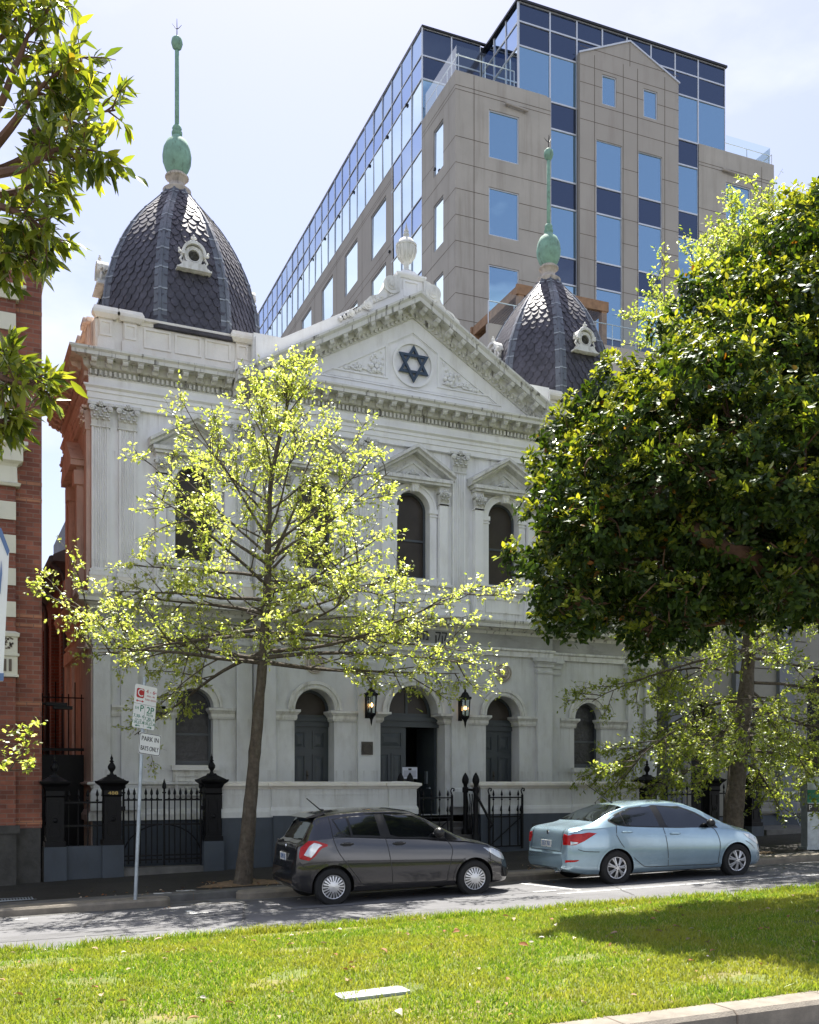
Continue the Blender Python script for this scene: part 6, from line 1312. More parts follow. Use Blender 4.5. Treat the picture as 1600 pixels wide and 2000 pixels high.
arrow(cxs-.19, cxs-.03, 3.1, red_sign, True)
text('4 - 6', .085, S1, (cxs+.09, yq, 3.27), red_sign, sx=1.1); text('PM', .032, S1, (cxs+.188, yq, 3.27), red_sign); text('MON - FRI', .035, S1, (cxs+.1, yq, 3.2), red_sign); text('TOW AWAY', .04, S1, (cxs+.1, yq, 3.14), red_sign)
rectf(S1, cxs-.215, cxs+.215, 3.055, 3.059, black_sign, 'divider'); rectf(S1, cxs-.002, cxs+.002, 2.7, 3.055, black_sign, 'divider')
text('1/4', .065, S1, (cxs-.16, yq, 2.985), green_sign); text('P', .15, S1, (cxs-.06, yq, 2.985), green_sign); text('2P', .15, S1, (cxs+.11, yq, 2.975), green_sign); text('METER', .045, S1, (cxs+.11, yq, 2.9), green_sign)
for s in (-1, 1):
    text('7.30- 4', .072, S1, (cxs+s*.11, yq, 2.85-.01*s), green_sign); text('MON - FRI', .028, S1, (cxs+s*.11, yq, 2.805), green_sign); text('7.30-12.30', .058, S1, (cxs+s*.11, yq, 2.765), green_sign); text('SAT', .028, S1, (cxs+s*.11, yq, 2.735), green_sign)
arrow(cxs-.05, cxs-.17, 2.71, green_sign); arrow(cxs+.05, cxs+.17, 2.71, green_sign)
S2 = plate(.44, 2.28, 2.62, -.036, 'sign_panel', R(3), 0.0)
def rrect(w, h, cx, cz, r): 
    o = []
    for dx, dz, a0 in ((1, 1, 0), (-1, 1, PI/2), (-1, -1, PI), (1, -1, 1.5*PI)): o += [(cx+dx*(w/2-r)+r*math.cos(a0+PI/2*k/4), cz+dz*(h/2-r)+r*math.sin(a0+PI/2*k/4)) for k in range(5)]
    return o
mb = MB(); mb.ring_prism(rrect(.43, .33, 0, 2.45, .04), rrect(.41, .31, 0, 2.45, .032), yq, yq+.001); mb.build('border', black_sign, S2)
text('PARK IN', .105, S2, (0, yq, 2.525), black_sign, sx=.9); text('BAYS ONLY', .105, S2, (0, yq, 2.375), black_sign, sx=.66)
pm = thing('parking_meter', 'grey parking ticket machine with a green panel at the right edge', 'parking meter', (17.3, 16.7, pz(17.3, 17.8)), (0, 0, R(-15)), local=True)
mb = MB(); mb.box(-.16, .16, -.13, .13, 0, .9); mb.prism([(-.13, .9), (.13, .9), (.13, 1.5), (-.03, 1.55), (-.13, 1.45)], -.18, .18, 'x'); mb.box(-.2, .2, -.17, .17, 0, .06); mb.build('cabinet', galv, pm)
mb = MB(); mb.box(-.17, .17, -.136, -.131, 1.02, 1.3); mb.build('panel', green_sign, pm); mb = MB(); mb.box(-.17, .17, -.137, -.131, .82, 1.0); s = mb.build('panel', black_sign, pm); text('P', .16, s, (-.1, -.14, .91), white_paint)
bs = thing('street_banner', 'white board with blue edging, mostly cut off by the left edge', 'sign board', (-.6, 13.6, .1))
mb = MB(); X1 = d_at(6, 13.2)*((6-800)/2000*CT+ST); zz = lambda v: ZC+(1527-v)/2000*d_at(6, 13.2)
mb.prism([(-1.9, zz(1330)), (X1-.0, zz(1330)), (X1+.07, zz(1075)), (X1-.02, zz(1035)), (-1.9, zz(980))], 13.2, 13.25); mb.build('panel', white_paint, bs)
mb = MB(); mb.prism([(X1+.075, zz(1075)), (X1-.02, zz(1032)), (-1.9, zz(975)), (-1.9, zz(990)), (X1-.03, zz(1050)), (X1+.05, zz(1085))], 13.19, 13.199); mb.prism([(-1.9, zz(1330)), (X1+.005, zz(1330)), (X1+.01, zz(1315)), (-1.9, zz(1315))], 13.19, 13.199); mb.prism([(X1-.055, zz(1165)), (X1-.02, zz(1095)), (X1-.01, zz(1120)), (X1-.03, zz(1160))], 13.19, 13.199); mb.build('border', blue_trim, bs)
mb = MB(); mb.tube([(-1.5, 13.3, -.1), (-1.5, 13.3, zz(990))], .04, 8); mb.build('post', galv, bs)
# ================================================================== TREES
def unit(v): n = np.linalg.norm(v, axis=-1, keepdims=True); return v/np.maximum(n, 1e-9)
LOBE = (np.array([(0, 0, 0), (.16, .10, .02), (.12, .06, .02), (.42, .30, -.02), (.46, .12, .03), (.78, .26, -.04), (.74, .09, .0), (1, 0, -.08), (.74, -.09, .0), (.78, -.26, -.04), (.46, -.12, .03), (.42, -.30, -.02), (.12, -.06, .02), (.5, 0, .06)], float),
        [(0, 1, 3, 4), (0, 4, 13, 13), (4, 5, 6, 13), (13, 6, 7, 8), (13, 8, 9, 10), (13, 13, 10, 0), (0, 10, 11, 12)])
OVAL = (np.array([(0, 0, 0), (.25, .15, .03), (.55, .19, .035), (.82, .11, .0), (1, 0, -.08), (.82, -.11, .0), (.55, -.19, .035), (.25, -.15, .03), (.25, 0, -.01), (.55, 0, -.015), (.82, 0, -.03)], float),
        [(0, 8, 1, 1), (8, 9, 2, 1), (9, 10, 3, 2), (10, 4, 3, 3), (0, 7, 8, 8), (8, 7, 6, 9), (9, 6, 5, 10), (10, 5, 4, 4)])
LANCE = (np.array([(0, 0, 0), (.2, .10, .03), (.5, .165, .03), (.8, .10, -.03), (1.05, 0, -.11), (.8, -.10, -.03), (.5, -.165, .03), (.2, -.10, .03), (.2, 0, 0), (.5, 0, -.01), (.8, 0, -.07)], float), OVAL[1])
SMALL = (np.array([(0, 0, 0), (.5, .2, .04), (1, 0, -.06), (.5, -.2, .04)], float), [(0, 1, 2, 3)])
def leaves(name, P, D, U, S, tpl, material, parent):
    """one mesh of real leaves: positions, directions, up-vectors, sizes"""
    T, F = tpl; N = len(P); D = unit(D); W = unit(np.cross(U, D)); U = np.cross(D, W)
    V = (P[:, None, :]+S[:, None, None]*(T[None, :, 0:1]*D[:, None, :]+T[None, :, 1:2]*W[:, None, :]+T[None, :, 2:3]*U[:, None, :])).reshape(-1, 3)
    tris = []
    for a, b, c, d in F:
        q = []
        for i in (a, b, c, d):
            if i not in q: q.append(i)
        tris.append(q[:3]); 
        if len(q) == 4: tris.append([q[0], q[2], q[3]])
    F3 = np.array(tris); k = len(T); idx = (F3[None]+np.arange(N)[:, None, None]*k).reshape(-1)
    return np_mesh(name, V, 3, N*len(F3), idx, [material], parent)
def curve(rng, p, d, ln, n, bend=(0, 0, 0), jit=.12):
    pts = [np.array(p, float)]; d = np.array(d, float); d /= np.linalg.norm(d)
    for i in range(n):
        d = d+np.array(bend)/n+rng.normal(0, jit, 3)/math.sqrt(n); d /= np.linalg.norm(d); pts.append(pts[-1]+d*ln/n)
    return pts
def at_(pts, f): i = f*(len(pts)-1); k = min(int(i), len(pts)-2); return pts[k]+(pts[k+1]-pts[k])*(i-k), unit(pts[k+1]-pts[k])
def street_tree(label, base, trunk, limbs, seed, leafsize, leaf_n, twig_n, m_leaf, bark_m, r0, name='street_tree', leader=None, thin=.42, fill=1.0, group=None):
    """trunk: list of points; limbs: (height fraction, length, azimuth deg, rise, droop)"""
    rng = np.random.default_rng(seed); t = thing(name, label, 'tree', tuple(base), group=group)
    tk = MB(); n = len(trunk); N = 8*(n-1)+1; tr = cr(trunk, 8); rad = [r0*(1-.93*(i/(len(tr)-1))**.8)+.3*r0*math.exp(-i/3) for i in range(len(tr))]; tk.tube(tr, rad, 12)
    tk.v = [(x+rng.normal(0, r0*.035), y+rng.normal(0, r0*.035), z) for x, y, z in tk.v]
    tk.build('trunk', bark_m, t, 60)
    br = MB(); P = []; Dd = []
    mains = list(limbs)
    for f, ln, az, rise, droop in mains:
        p, d = at_(tr, f); a = R(az); dirv = (math.cos(a)*math.cos(R(rise)), math.sin(a)*math.cos(R(rise)), math.sin(R(rise)))
        r1 = max(.011, r0*(1-f)*thin*min(1, ln/2.5)); c = curve(rng, p, dirv, ln, 10, (0, 0, droop), .16); br.tube(c, [r1*(1-.9*i/10)+.004 for i in range(11)], 6)
        ns = int((4+ln*3.0)*fill)
        for k in range(ns):
            g = .18+.82*(k+rng.random())/ns; q, dq = at_(c, min(g, .999)); side = unit(np.cross(dq, rng.normal(0, 1, 3))*np.array((1, 1, .4))); dv = unit(dq*.75+side*(.75+.3*rng.random())+np.array((0, 0, .12))); l2 = ln*(.22+.25*rng.random())*(1.15-.6*g)
            c2 = curve(rng, q, dv, l2, 6, (0, 0, droop*.5), .22); br.tube(c2, [max(.003, r1*.35)*(1-.85*i/6)+.002 for i in range(7)], 5)
            for kk in range(int(twig_n*(.6+l2))):
                g2 = .2+.8*rng.random(); q2, d2 = at_(c2, min(g2, .999)); s2 = unit(np.cross(d2, rng.normal(0, 1, 3))*np.array((1, 1, .5))); c3 = curve(rng, q2, unit(d2+s2*.9+np.array((0, 0, .08))), .14+.32*rng.random(), 3, (0, 0, droop*.3), .2); br.tube(c3, [.004, .003, .0025, .002], 4, cap=False)
                m = rng.integers(max(2, leaf_n-3), leaf_n+4); ff = rng.random(m)**.7*.9+.1
                for e in ff: pp, dd = at_(c3, min(e, .999)); P.append(pp+rng.normal(0, .02, 3)); Dd.append(dd*.7+unit(rng.normal(0, 1, 3))*.9+np.array((0, 0, -.15)))
    br.build('branches', bark_m, t)
    P = np.array(P); Dd = np.array(Dd); U = np.array((0, 0, 1.0))+rng.normal(0, .45, P.shape); S = leafsize*(.6+.7*rng.random(len(P)))
    leaves('leaves', P, Dd, U, S, LOBE, m_leaf, t); return t
young = leaf_mat('young_leaf', [(0, (.24, .31, .045)), (.5, (.36, .41, .08)), (.85, (.46, .48, .14)), (1, (.52, .51, .24))], .68, .04, .45, (1.5, 1.5, 1.05))
old_young = leaf_mat('street_leaf', [(0, (.16, .22, .03)), (.5, (.26, .32, .05)), (.9, (.38, .41, .10)), (1, (.45, .45, .17))], .66, .04, .45, (1.5, 1.5, .95))
rng = np.random.default_rng(11)
def mk_limbs(H_, spec, rng):
    L_ = []
    for f0, f1, n, l0, l1, r0, r1, dr in spec:
        a = rng.random()*360
        for i in range(n): f = f0+(f1-f0)*(i+.5)/n; g = (i+.5)/n; a += 137.5+rng.normal(0, 14); L_.append((f, (l0+(l1-l0)*g)*(.85+.3*rng.random()), a, r0+(r1-r0)*g+rng.normal(0, 7), dr))
    return L_
b1 = (4.82, 17.5, pz(4.82, 17.9))
trk = [(4.80, 17.5, -.05), (4.88, 17.5, .8), (4.98, 17.48, 2.0), (5.12, 17.46, 3.6), (5.22, 17.45, 5.0), (5.24, 17.42, 6.0), (5.30, 17.42, 7.2), (5.55, 17.45, 8.3), (5.75, 17.5, 9.15)]
lm = mk_limbs(9, [(.40, .50, 13, 3.3, 3.1, 2, 12, -.12), (.50, .60, 10, 2.9, 2.4, 14, 26, -.05), (.60, .74, 10, 2.2, 1.8, 28, 40, .1), (.74, .88, 8, 1.3, .8, 44, 56, .25), (.88, .99, 5, .55, .3, 55, 70, .3)], rng)
lm += [(.58, 3.0, 12, 62, .3), (.64, 2.6, 160, 60, .2), (.41, 3.7, 178, 5, .12), (.405, 4.0, 2, -3, .10), (.42, 4.0, -22, 3, .1)]
street_tree('slender young street tree with lime-green spring leaves in front of the synagogue', b1, trk, lm, 21, .076, 7, 9, young, bark, .155, group='street trees along the footpath', fill=.66)
b2_ = (15.3, 16.9, pz(15.3, 17.9))
trk2 = [(15.22, 16.9, .1), (15.3, 16.9, 1.2), (15.5, 16.92, 2.6), (15.75, 16.95, 4.4), (15.9, 17.0, 6.2), (15.9, 17.0, 8.0), (15.7, 17.0, 10.0), (15.8, 17.05, 11.8), (16.1, 17.0, 12.9)]
lm = mk_limbs(14, [(.22, .34, 14, 3.0, 3.6, -3, 6, -.75), (.34, .5, 13, 3.6, 3.6, 5, 18, -.4), (.5, .72, 16, 3.5, 3.4, 20, 30, .0), (.72, .98, 20, 3.3, 1.3, 28, 62, .2)], rng)
street_tree('tall street tree with a leaning trunk and drooping pale foliage behind the blue sedan', b2_, trk2, lm, 33, .085, 8, 9, old_young, bark, .25, group='street trees along the footpath', thin=.2, fill=1.0)
b3_ = (-2.2, 18.2, pz(-2.2, 18.1))
lm = mk_limbs(8, [(.45, .6, 6, 1.8, 1.8, 5, 15, .1), (.6, .98, 12, 1.5, .8, 30, 60, .1)], rng)+[(.47, 3.75, -4, 1, .0)]
street_tree('street tree beyond the left edge, one lime-green twig reaching in', b3_, [(-2.2, 18.2, -.2), (-2.2, 18.2, 1.5), (-2.15, 18.2, 3.5), (-2.2, 18.2, 6.5)], lm, 44, .105, 6, 6, young, bark, .14, group='street trees along the footpath', fill=.7)
# broad-leaved evergreens on the median
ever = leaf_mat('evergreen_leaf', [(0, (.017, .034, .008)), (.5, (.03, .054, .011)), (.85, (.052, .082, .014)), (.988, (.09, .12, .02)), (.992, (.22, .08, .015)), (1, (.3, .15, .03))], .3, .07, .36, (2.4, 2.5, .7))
tip = leaf_mat('pale_leaf', [(0, (.12, .17, .02)), (.6, (.22, .26, .03)), (1, (.32, .33, .05))], .5, .08, .35, (1.6, 1.5, .55))
def blob_tree(t, blobs, seed, size, per, tpl, clump=9, tip_frac=.16, inner=.35, lay=.5, elong=1):
    """leaf rosettes through a crown made of many overlapping uneven lobes (cx,cy,cz,rx,ry,rz)"""
    rng = np.random.default_rng(seed); Pc = []; Nc = []; up_ = []
    B = np.array(blobs, float)
    for cx, cy, cz, rx, ry, rz in B:
        n = int(per*(rx*ry+ry*rz+rx*rz)); v = unit(rng.normal(0, 1, (n, 3))); f = 1-inner*rng.random((n, 1))**1.6; f *= 1+.10*np.sin(v[:, :1]*7+cx)*np.cos(v[:, 2:3]*8+cy)
        p = np.array((cx, cy, cz))+v*f*np.array((rx, ry, rz))
        keep = np.ones(n, bool)
        for ox, oy, oz, sx, sy, sz in B:
            if (ox, oy, oz) == (cx, cy, cz): continue
            keep &= (((p-np.array((ox, oy, oz)))/np.array((sx, sy, sz)))**2).sum(1) > .45
        Pc.append(p[keep]); Nc.append(v[keep])
    Pc = np.concatenate(Pc); Nc = np.concatenate(Nc); N = len(Pc)
    A = unit(Nc*.8+np.array((0, 0, .55))+rng.normal(0, .35, (N, 3))); P = np.repeat(Pc, clump, 0); A_ = np.repeat(A, clump, 0)
    th = rng.random(len(P))*2*PI; e1 = unit(np.cross(A_, rng.normal(0, 1, A_.shape))); e2 = np.cross(A_, e1)
    D = A_*(lay*rng.random((len(P), 1))-.05)+np.cos(th)[:, None]*e1+np.sin(th)[:, None]*e2+np.array((0, 0, -.12))
    P = P+rng.normal(0, size*.28, P.shape); U = A_+rng.normal(0, .25, A_.shape); S = size*(.65+.6*rng.random(len(P)))
    isn = np.repeat((Nc[:, 2] > -.1) & (rng.random(N) < tip_frac*(.55+4.0*np.maximum(Nc[:, 2]-.1, 0)**1.5)), clump)  # paler leaves put mostly on upward sides, lit tops painted into the crown
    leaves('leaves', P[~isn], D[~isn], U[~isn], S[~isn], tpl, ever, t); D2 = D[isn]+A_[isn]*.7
    leaves('pale_leaves', P[isn]+A_[isn]*size*.25, D2, U[isn], S[isn]*.95, tpl, tip, t)
    return Pc, Nc
et = thing('evergreen_tree', 'large dark evergreen tree with glossy leaves filling the right side', 'tree', (12.6, 10.2, .35))
def W(u, v, d): a = (u-800)/2000; return (d*(a*CT+ST), d*(CT-a*ST), ZC+(1527-v)/2000*d)
BL_ = []
for u, v, d, r in ((1160, 960, 13.6, .95), (1140, 900, 14.6, .75), (1145, 1095, 13.2, .85), (1110, 1140, 13.8, .6), (1230, 900, 14.0, 1.15), (1215, 1100, 13.2, 1.05), (1205, 875, 13.0, .68), (1330, 820, 14.2, 1.2), (1340, 1000, 13.2, 1.25), (1310, 1130, 12.9, .8), (1430, 700, 14.6, 1.2), (1440, 850, 13.2, 1.35), (1450, 1050, 12.6, 1.15),
    (1515, 590, 14.8, 1.0), (1540, 700, 13.6, 1.4), (1570, 930, 12.6, 1.35), (1590, 1090, 12.3, 1.0), (1610, 500, 15, 1.1), (1680, 560, 14, 1.6), (1700, 800, 13, 1.6), (1760, 1000, 12.6, 1.3), (1800, 470, 15, 1.7), (1480, 780, 15.4, 1.4), (1350, 900, 15.6, 1.2), (1620, 900, 15.6, 1.6), (1245, 1010, 14.8, .9), (1200, 1170, 13.4, .5), (1400, 1150, 13.2, .5), (1640, 1165, 12.9, .6), (1095, 1050, 13.3, .45), (1095, 1190, 13.6, .35), (1500, 1150, 13.6, .5),
    (1395, 590, 14.6, .55), (1300, 765, 14.2, .55), (1580, 430, 14.8, .5), (1165, 825, 14.4, .5), (1180, 1010, 12.8, .6), (1285, 960, 12.6, .65), (1390, 930, 12.3, .6), (1480, 690, 13.3, .6), (1130, 1165, 13.2, .45), (1255, 1185, 13.0, .4)):
    x, y, z = W(u, v, d); BL_.append((x, y, z, r, r, r*.82))
rg = np.random.default_rng(4)
for k in range(9): x, y, z = W(1100+58*k+rg.uniform(-30, 30), 1165+rg.uniform(-25, 75)*rg.random(), 13.1+rg.uniform(-.5, .9)); q_ = .12+.2*rg.random(); BL_.append((x, y, z, q_, q_, q_*1.5))
tkb = MB(); tp = [(12.5, 10.2, .2), (12.55, 10.25, 1.6), (12.3, 10.3, 3.2), (12.0, 10.4, 5.0), (11.9, 10.6, 7.0), (12.2, 10.6, 8.6)]; tkb.tube(cr(tp, 5), [.34*(1-.03*i) for i in range(26)], 12); tkb.build('trunk', bark_brown, et, 60)
brb = MB(); rng = np.random.default_rng(9)
p_a = W(1500, 1110, 12.6); brb.tube(cr([(12.25, 10.3, 3.3), p_a, W(1420, 1075, 12.3), W(1350, 1025, 12.5), W(1300, 980, 12.9), W(1240, 950, 13.4)], 5), [.13-.0035*i for i in range(26)], 8)
brb.tube(cr([W(1420, 1075, 12.3), W(1370, 1060, 12.6), W(1300, 1060, 13.2)], 5), [.06-.004*i for i in range(11)], 6)
for b in BL_:
    q = min(range(3, 6), key=lambda i: abs(tp[i][2]-(b[2]-1.2))); s_ = np.array(tp[q]); e_ = np.array(b[:3]); m1 = s_*.5+e_*.5+rng.normal(0, .15, 3)+np.array((0, 0, -.15)); brb.tube(cr([s_, m1, e_], 5), [.045-.003*i for i in range(11)], 6)
    for k in range(7): v = unit(rng.normal(0, 1, 3)); brb.tube(cr([e_-v*.1, e_+v*b[3]*.45+rng.normal(0, .08, 3), e_+v*b[3]*.92], 3), [.02, .017, .014, .012, .01, .008, .006], 5)
brb.build('branches', bark_brown, et)
rg = np.random.default_rng(77); BS_ = []
for b in BL_:
    BS_.append((b[0], b[1], b[2], b[3]*.72, b[4]*.72, b[5]*.72))
    for k in range(int(9+7*b[3])):
        v = unit(rg.normal(0, 1, 3)); q_ = np.array(b[:3])+v*np.array(b[3:])*(.72+.22*rg.random()); rs = (.26+.2*rg.random())*max(.55, b[3])
        BS_.append((q_[0], q_[1], q_[2], rs, rs, rs*.62))
T3 = OVAL[0].copy(); T3[:, 1] *= 1.25
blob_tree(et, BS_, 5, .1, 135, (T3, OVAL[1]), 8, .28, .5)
# near foliage hanging in from the left
nl = thing('overhanging_tree', 'near evergreen tree whose leafy branches hang in at the upper left', 'tree', (-.75, 6.9, .15))
tb = MB(); tb.tube(cr([(-.75, 6.9, 0), (-.8, 6.9, 1.8), (-.75, 6.95, 3.2), (-.9, 6.9, 5.2), (-.6, 6.9, 6.6), (-.5, 7, 7.6)], 5), [.2-.005*i for i in range(26)], 12); tb.build('trunk', bark_brown, nl, 60)
bb = MB(); rng = np.random.default_rng(17); P = []; D = []; NR = []
def W2(u, v, d): return np.array(W(u, v, d))
main = [[(-300, 360, 6.4), (-60, 345, 6.3), (60, 300, 6.2), (130, 235, 6.1), (225, 215, 6.0)], [(-300, 360, 6.4), (-40, 250, 6.6), (30, 130, 6.5), (60, 60, 6.5), (110, 5, 6.5)], [(-200, 400, 6.2), (-20, 400, 6.1), (60, 430, 6.0), (110, 470, 6.0)], [(-200, 420, 6.6), (-30, 460, 6.4), (20, 490, 6.3), (60, 500, 6.3)],
        [(-250, 600, 6.3), (-60, 700, 6.1), (10, 740, 6.0), (50, 750, 5.9), (85, 760, 5.9)], [(-200, 690, 6.3), (-60, 790, 6.1), (-10, 815, 6.0), (5, 830, 6.0)], [(-60, 345, 6.3), (40, 330, 5.9), (120, 290, 5.8), (215, 300, 5.8)], [(-300, 200, 6.8), (-60, 120, 6.8), (30, 40, 6.7), (60, -30, 6.6)], [(60, 300, 6.2), (90, 210, 6.3), (150, 160, 6.3), (160, 110, 6.4)], [(-60, 345, 6.3), (20, 250, 6.0), (80, 170, 5.9), (130, 130, 5.9)], [(-100, 380, 6.4), (0, 380, 6.5), (70, 360, 6.6), (100, 330, 6.6)],
        [(-300, 200, 6.8), (-60, 60, 6.7), (20, -60, 6.7)], [(-200, 690, 6.3), (-60, 760, 6.4), (10, 715, 6.3), (30, 700, 6.3)], [(-100, 380, 6.4), (-30, 450, 6.2), (0, 500, 6.1)]]
for mpts in main:
    c = cr([W2(*q) for q in mpts], 6); n = len(c); bb.tube(c, [max(.006, .035*(1-i/n)) for i in range(n)], 6)
    for k in range(22):
        g = .4+.6*(k+rng.random())/22; q, dq = at_(c, min(g, .999)); sv = unit(np.cross(dq, rng.normal(0, 1, 3))); c2 = curve(rng, q, unit(dq*.6+sv), .07+.17*rng.random(), 4, (0, 0, -.2), .25); bb.tube(c2, [.006, .005, .004, .003, .002], 5)
        for e in range(rng.integers(6, 11)):
            pp, dd = at_(c2, min(.25+.75*rng.random(), .999)); P.append(pp); D.append(dd*.6+unit(rng.normal(0, 1, 3))*.85+np.array((0, 0, -.18)))
bb.build('branches', bark_brown, nl)
P = np.array(P); D = np.array(D); U = np.array((0, 0, 1.0))+rng.normal(0, .5, P.shape); S = .085+.06*rng.random(len(P)); k = rng.random(len(P)) < .4
near = leaf_mat('near_leaf', [(0, (.04, .065, .012)), (.6, (.085, .125, .02)), (.97, (.16, .19, .03)), (1, (.4, .22, .03))], .5, .12, .25, (2.2, 2.1, .6))
leaves('leaves', P[k], D[k], U[k], S[k], LANCE, near, nl); leaves('pale_leaves', P[~k], D[~k], U[~k], S[~k], LANCE, tip, nl)
# ================================================================== GRASS AND LITTER
grass_m = leaf_mat('grass_blade', [(0, (.11, .205, .02)), (.5, (.19, .30, .034)), (.85, (.31, .37, .06)), (1, (.48, .42, .2))], .42, .03, .5, (1.4, 1.4, .6), patch=(.8, (.32, .32, .06)))
rng = np.random.default_rng(3)
def blades(N, x0, x1, t0, t1, h0, h1, edge=False):
    x = x0+(x1-x0)*rng.random(N); t = t0+(t1-t0)*rng.random(N); d = x*ST+(t-SKEW*x)*CT; lat = x*CT-(t-SKEW*x)*ST
    k = (np.abs(lat/d) < .46) & (d > 5) & (rng.random(N) < np.clip(11/np.maximum(d, .1), 0, 1.3)/1.3+.25); x, t = x[k], t[k]
    bare = np.sin(x*2.1+1.3*np.sin(t*1.9))*np.sin(t*2.7+np.sin(x*1.3)) > .82; k = ~((bare | (((x-.5)/.9)**2+((t-10.9)/.35)**2 < 1) | (((x-1.3)/.5)**2+((t-7.7)/.3)**2 < 1) | (((x-3.9)/.8)**2+((t-11.6)/.2)**2 < 1)) & (rng.random(len(x)) < .75)); x, t = x[k], t[k]; n = len(x)
    cl = .6+.4*np.sin(x*5.1+t*3.7)*np.sin(t*6.3-x*2.2)
    z = SLOPE*(x-5.5)+.12+.07*np.sin(PI*np.clip((t-6.4)/5.6, 0, 1)); h = (h0+(h1-h0)*rng.random(n)**1.5)*(.75+.4*cl); w = .004+.004*rng.random(n); a = rng.random(n)*2*PI; lean = rng.normal(0, .45, (n, 2))*h[:, None]
    B = np.stack([x, t-SKEW*x, z-.005], 1); s = np.stack([np.cos(a)*w, np.sin(a)*w, 0*w], 1); mid = B+np.concatenate([lean*.3, (h*.6)[:, None]], 1); tp_ = B+np.concatenate([lean, h[:, None]], 1)
    V = np.stack([B-s, B+s, mid+s*.7, mid-s*.7, tp_], 1).reshape(-1, 3); idx = (np.array([(0, 1, 2), (0, 2, 3), (3, 2, 4)])[None]+np.arange(n)[:, None, None]*5).reshape(-1); return V, idx, n
Va, ia, na = blades(330000, -3, 16, 6.61, 11.95, .022, .06); Vb, ib, nb = blades(16000, -1, 16, 11.8, 12.02, .04, .12); Vc, ic, nc = blades(9000, 0, 10, 6.55, 6.7, .03, .08)
V = np.concatenate([Va, Vb, Vc]); idx = np.concatenate([ia, ib+len(Va), ic+len(Va)+len(Vb)]); g = np_mesh('grass', V, 3, (na+nb+nc)*3, idx, [grass_m]); tag(g, 'short sunlit grass with yellow patches on the median strip', 'grass', kind='stuff')
dead = leaf_mat('dead_leaf', [(0, (.22, .08, .03)), (.4, (.28, .15, .07)), (.75, (.36, .27, .18)), (1, (.58, .54, .46))], .15, .05, .6, (1, 1, 1))
n = 230; x = -1+15*rng.random(n); t = 6.6+5.2*rng.random(n); z = SLOPE*(x-5.5)+.12+.07*np.sin(PI*(t-6.4)/5.6)+.035+.02*rng.random(n)
P = np.stack([x, t-SKEW*x, z], 1); D = np.concatenate([rng.normal(0, 1, (n, 2)), rng.normal(0, .18, (n, 1))], 1); U = np.array((0, 0, 1.0))+rng.normal(0, .3, (n, 3)); T2 = OVAL[0].copy(); T2[:, 1] *= 1.5; T2[:, 2] *= 3
lv = leaves('leaf_litter', P, D, U, .05+.06*rng.random(n)**2, (T2, OVAL[1]), dead, None); tag(lv, 'dry white and rust-brown leaves scattered over the lawn', 'leaf litter', kind='stuff')
n = 320; x = 2+14*rng.random(n); t = 17.25+.9*rng.random(n)**1.5; t[:50] = 15.2+1.2*rng.random(50); x[50:120] = 4.2+1.6*rng.random(70); t[50:120] = 17.5+.9*rng.random(70)
z = np.where(t > 17.15, SLOPE*(x-5.5)+.058+.017*(t-17.15)+.022, SLOPE*(x-5.5)-FALL*(t-14.9)+.012)
P = np.stack([x, t-SKEW*x, z], 1); D = np.concatenate([rng.normal(0, 1, (n, 2)), rng.normal(0, .1, (n, 1))], 1); U = np.array((0, 0, 1.0))+rng.normal(0, .2, (n, 3))
lv = leaves('leaf_litter', P, D, U, .03+.04*rng.random(n), (T2, OVAL[1]), dead, None); tag(lv, 'small dry leaves along the kerb and around the tree base', 'leaf litter', kind='stuff')
# ================================================================== SKY, SUN, CAMERA
EL, AZ = R(65), R(20)
w = bpy.data.worlds.new('World'); sc.world = w; w.use_nodes = True; nt = w.node_tree; nt.nodes.clear(); L = nt.links.new
sky = nn(nt, 'ShaderNodeTexSky', sky_type='NISHITA', sun_disc=False, sun_elevation=EL, sun_rotation=AZ, air_density=1.0, dust_density=1.2, ozone_density=1.5)
tc = nt.nodes.new('ShaderNodeTexCoord'); mp = nt.nodes.new('ShaderNodeMapping'); mp.inputs['Scale'].default_value = (1.0, 1.0, 2.2); mp.inputs['Location'].default_value = (3.1, .4, .2); L(tc.outputs['Generated'], mp.inputs[0])
n1 = nn(nt, 'ShaderNodeTexNoise', i_Scale=2.0, i_Detail=9, i_Roughness=.55); L(mp.outputs[0], n1.inputs['Vector'])
sp = nt.nodes.new('ShaderNodeSeparateXYZ'); L(tc.outputs['Generated'], sp.inputs[0])
south = nn(nt, 'ShaderNodeMapRange', i_1=-.1, i_2=-.6, i_3=0.0, i_4=1.0); L(sp.outputs[1], south.inputs[0])      # unseen low cumulus south and west, thickened and brightened to light the shaded facade
west = nn(nt, 'ShaderNodeMapRange', i_1=-.3, i_2=-.8, i_3=0.0, i_4=.7); L(sp.outputs[0], west.inputs[0])
side = nn(nt, 'ShaderNodeMath', operation='MAXIMUM'); L(south.outputs[0], side.inputs[0]); L(west.outputs[0], side.inputs[1])
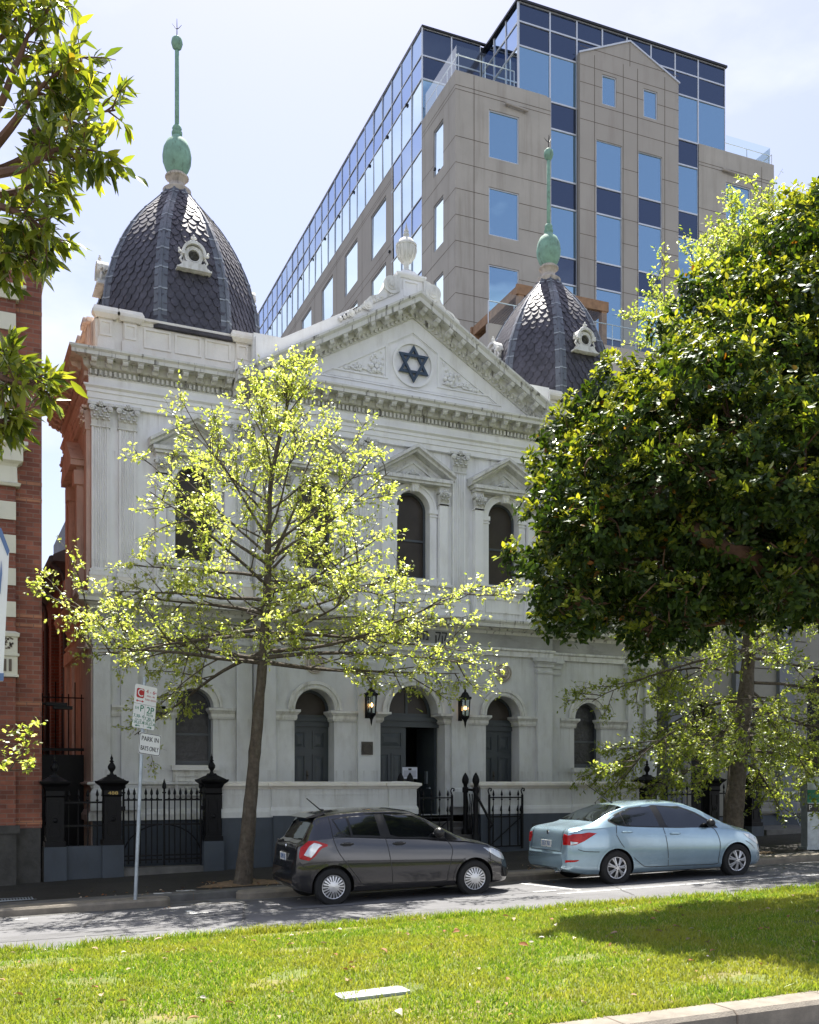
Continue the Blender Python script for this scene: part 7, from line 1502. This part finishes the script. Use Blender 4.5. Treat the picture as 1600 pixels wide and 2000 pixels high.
low = nn(nt, 'ShaderNodeMapRange', i_1=.82, i_2=.3, i_3=-.13, i_4=.09); L(sp.outputs[2], low.inputs[0])
bias = nn(nt, 'ShaderNodeMath', operation='MULTIPLY_ADD', i_2=0.0); L(side.outputs[0], bias.inputs[0]); L(low.outputs[0], bias.inputs[1])
dens = nn(nt, 'ShaderNodeMath', operation='ADD'); L(n1.outputs['Fac'], dens.inputs[0]); L(bias.outputs[0], dens.inputs[1])
cl = ramp(nt, dens.outputs[0], [(.52, (0, 0, 0)), (.70, (1, 1, 1))])
tint = mixc(nt, 1.0, sky.outputs[0], (.76, .67, .70), 'MULTIPLY'); base = mixc(nt, .22, tint, (3.6, 3.75, 4.0))
ccol = mixc(nt, side.outputs[0], (3.7, 3.8, 4.0), (7.6, 7.7, 8.0))
mx = mixc(nt, cl.outputs[0], base, ccol); bg = nn(nt, 'ShaderNodeBackground', i_Strength=.1); L(mx, bg.inputs[0]); o_ = nt.nodes.new('ShaderNodeOutputWorld'); L(bg.outputs[0], o_.inputs[0])
ld = bpy.data.lights.new('sun', 'SUN'); ld.energy = 4.8; ld.angle = R(.5); ld.color = (1, .955, .88); so = bpy.data.objects.new('sun', ld); COL.objects.link(so)
sd = Vector((math.sin(AZ)*math.cos(EL), math.cos(AZ)*math.cos(EL), math.sin(EL))); so.rotation_euler = sd.to_track_quat('Z', 'Y').to_euler(); so.location = sd*60
cam = bpy.data.cameras.new('camera'); co = bpy.data.objects.new('camera', cam); COL.objects.link(co); co.location = (0, 0, ZC); co.rotation_euler = (PI/2, 0, -TH)
cam.sensor_width = 36; cam.lens = 36; cam.shift_y = (1527-1000)/2000; cam.clip_end = 3000; cam.clip_start = .05; sc.camera = co
vs = sc.view_settings; sc.display_settings.display_device = 'sRGB'; vs.view_transform = 'Standard'; vs.look = 'None'; vs.exposure = 1.6; vs.gamma = 1; vs.use_curve_mapping = False
sc.cycles.max_bounces = 8; sc.cycles.transparent_max_bounces = 12; sc.cycles.caustics_reflective = False; sc.cycles.caustics_refractive = False; sc.cycles.sample_clamp_indirect = 8
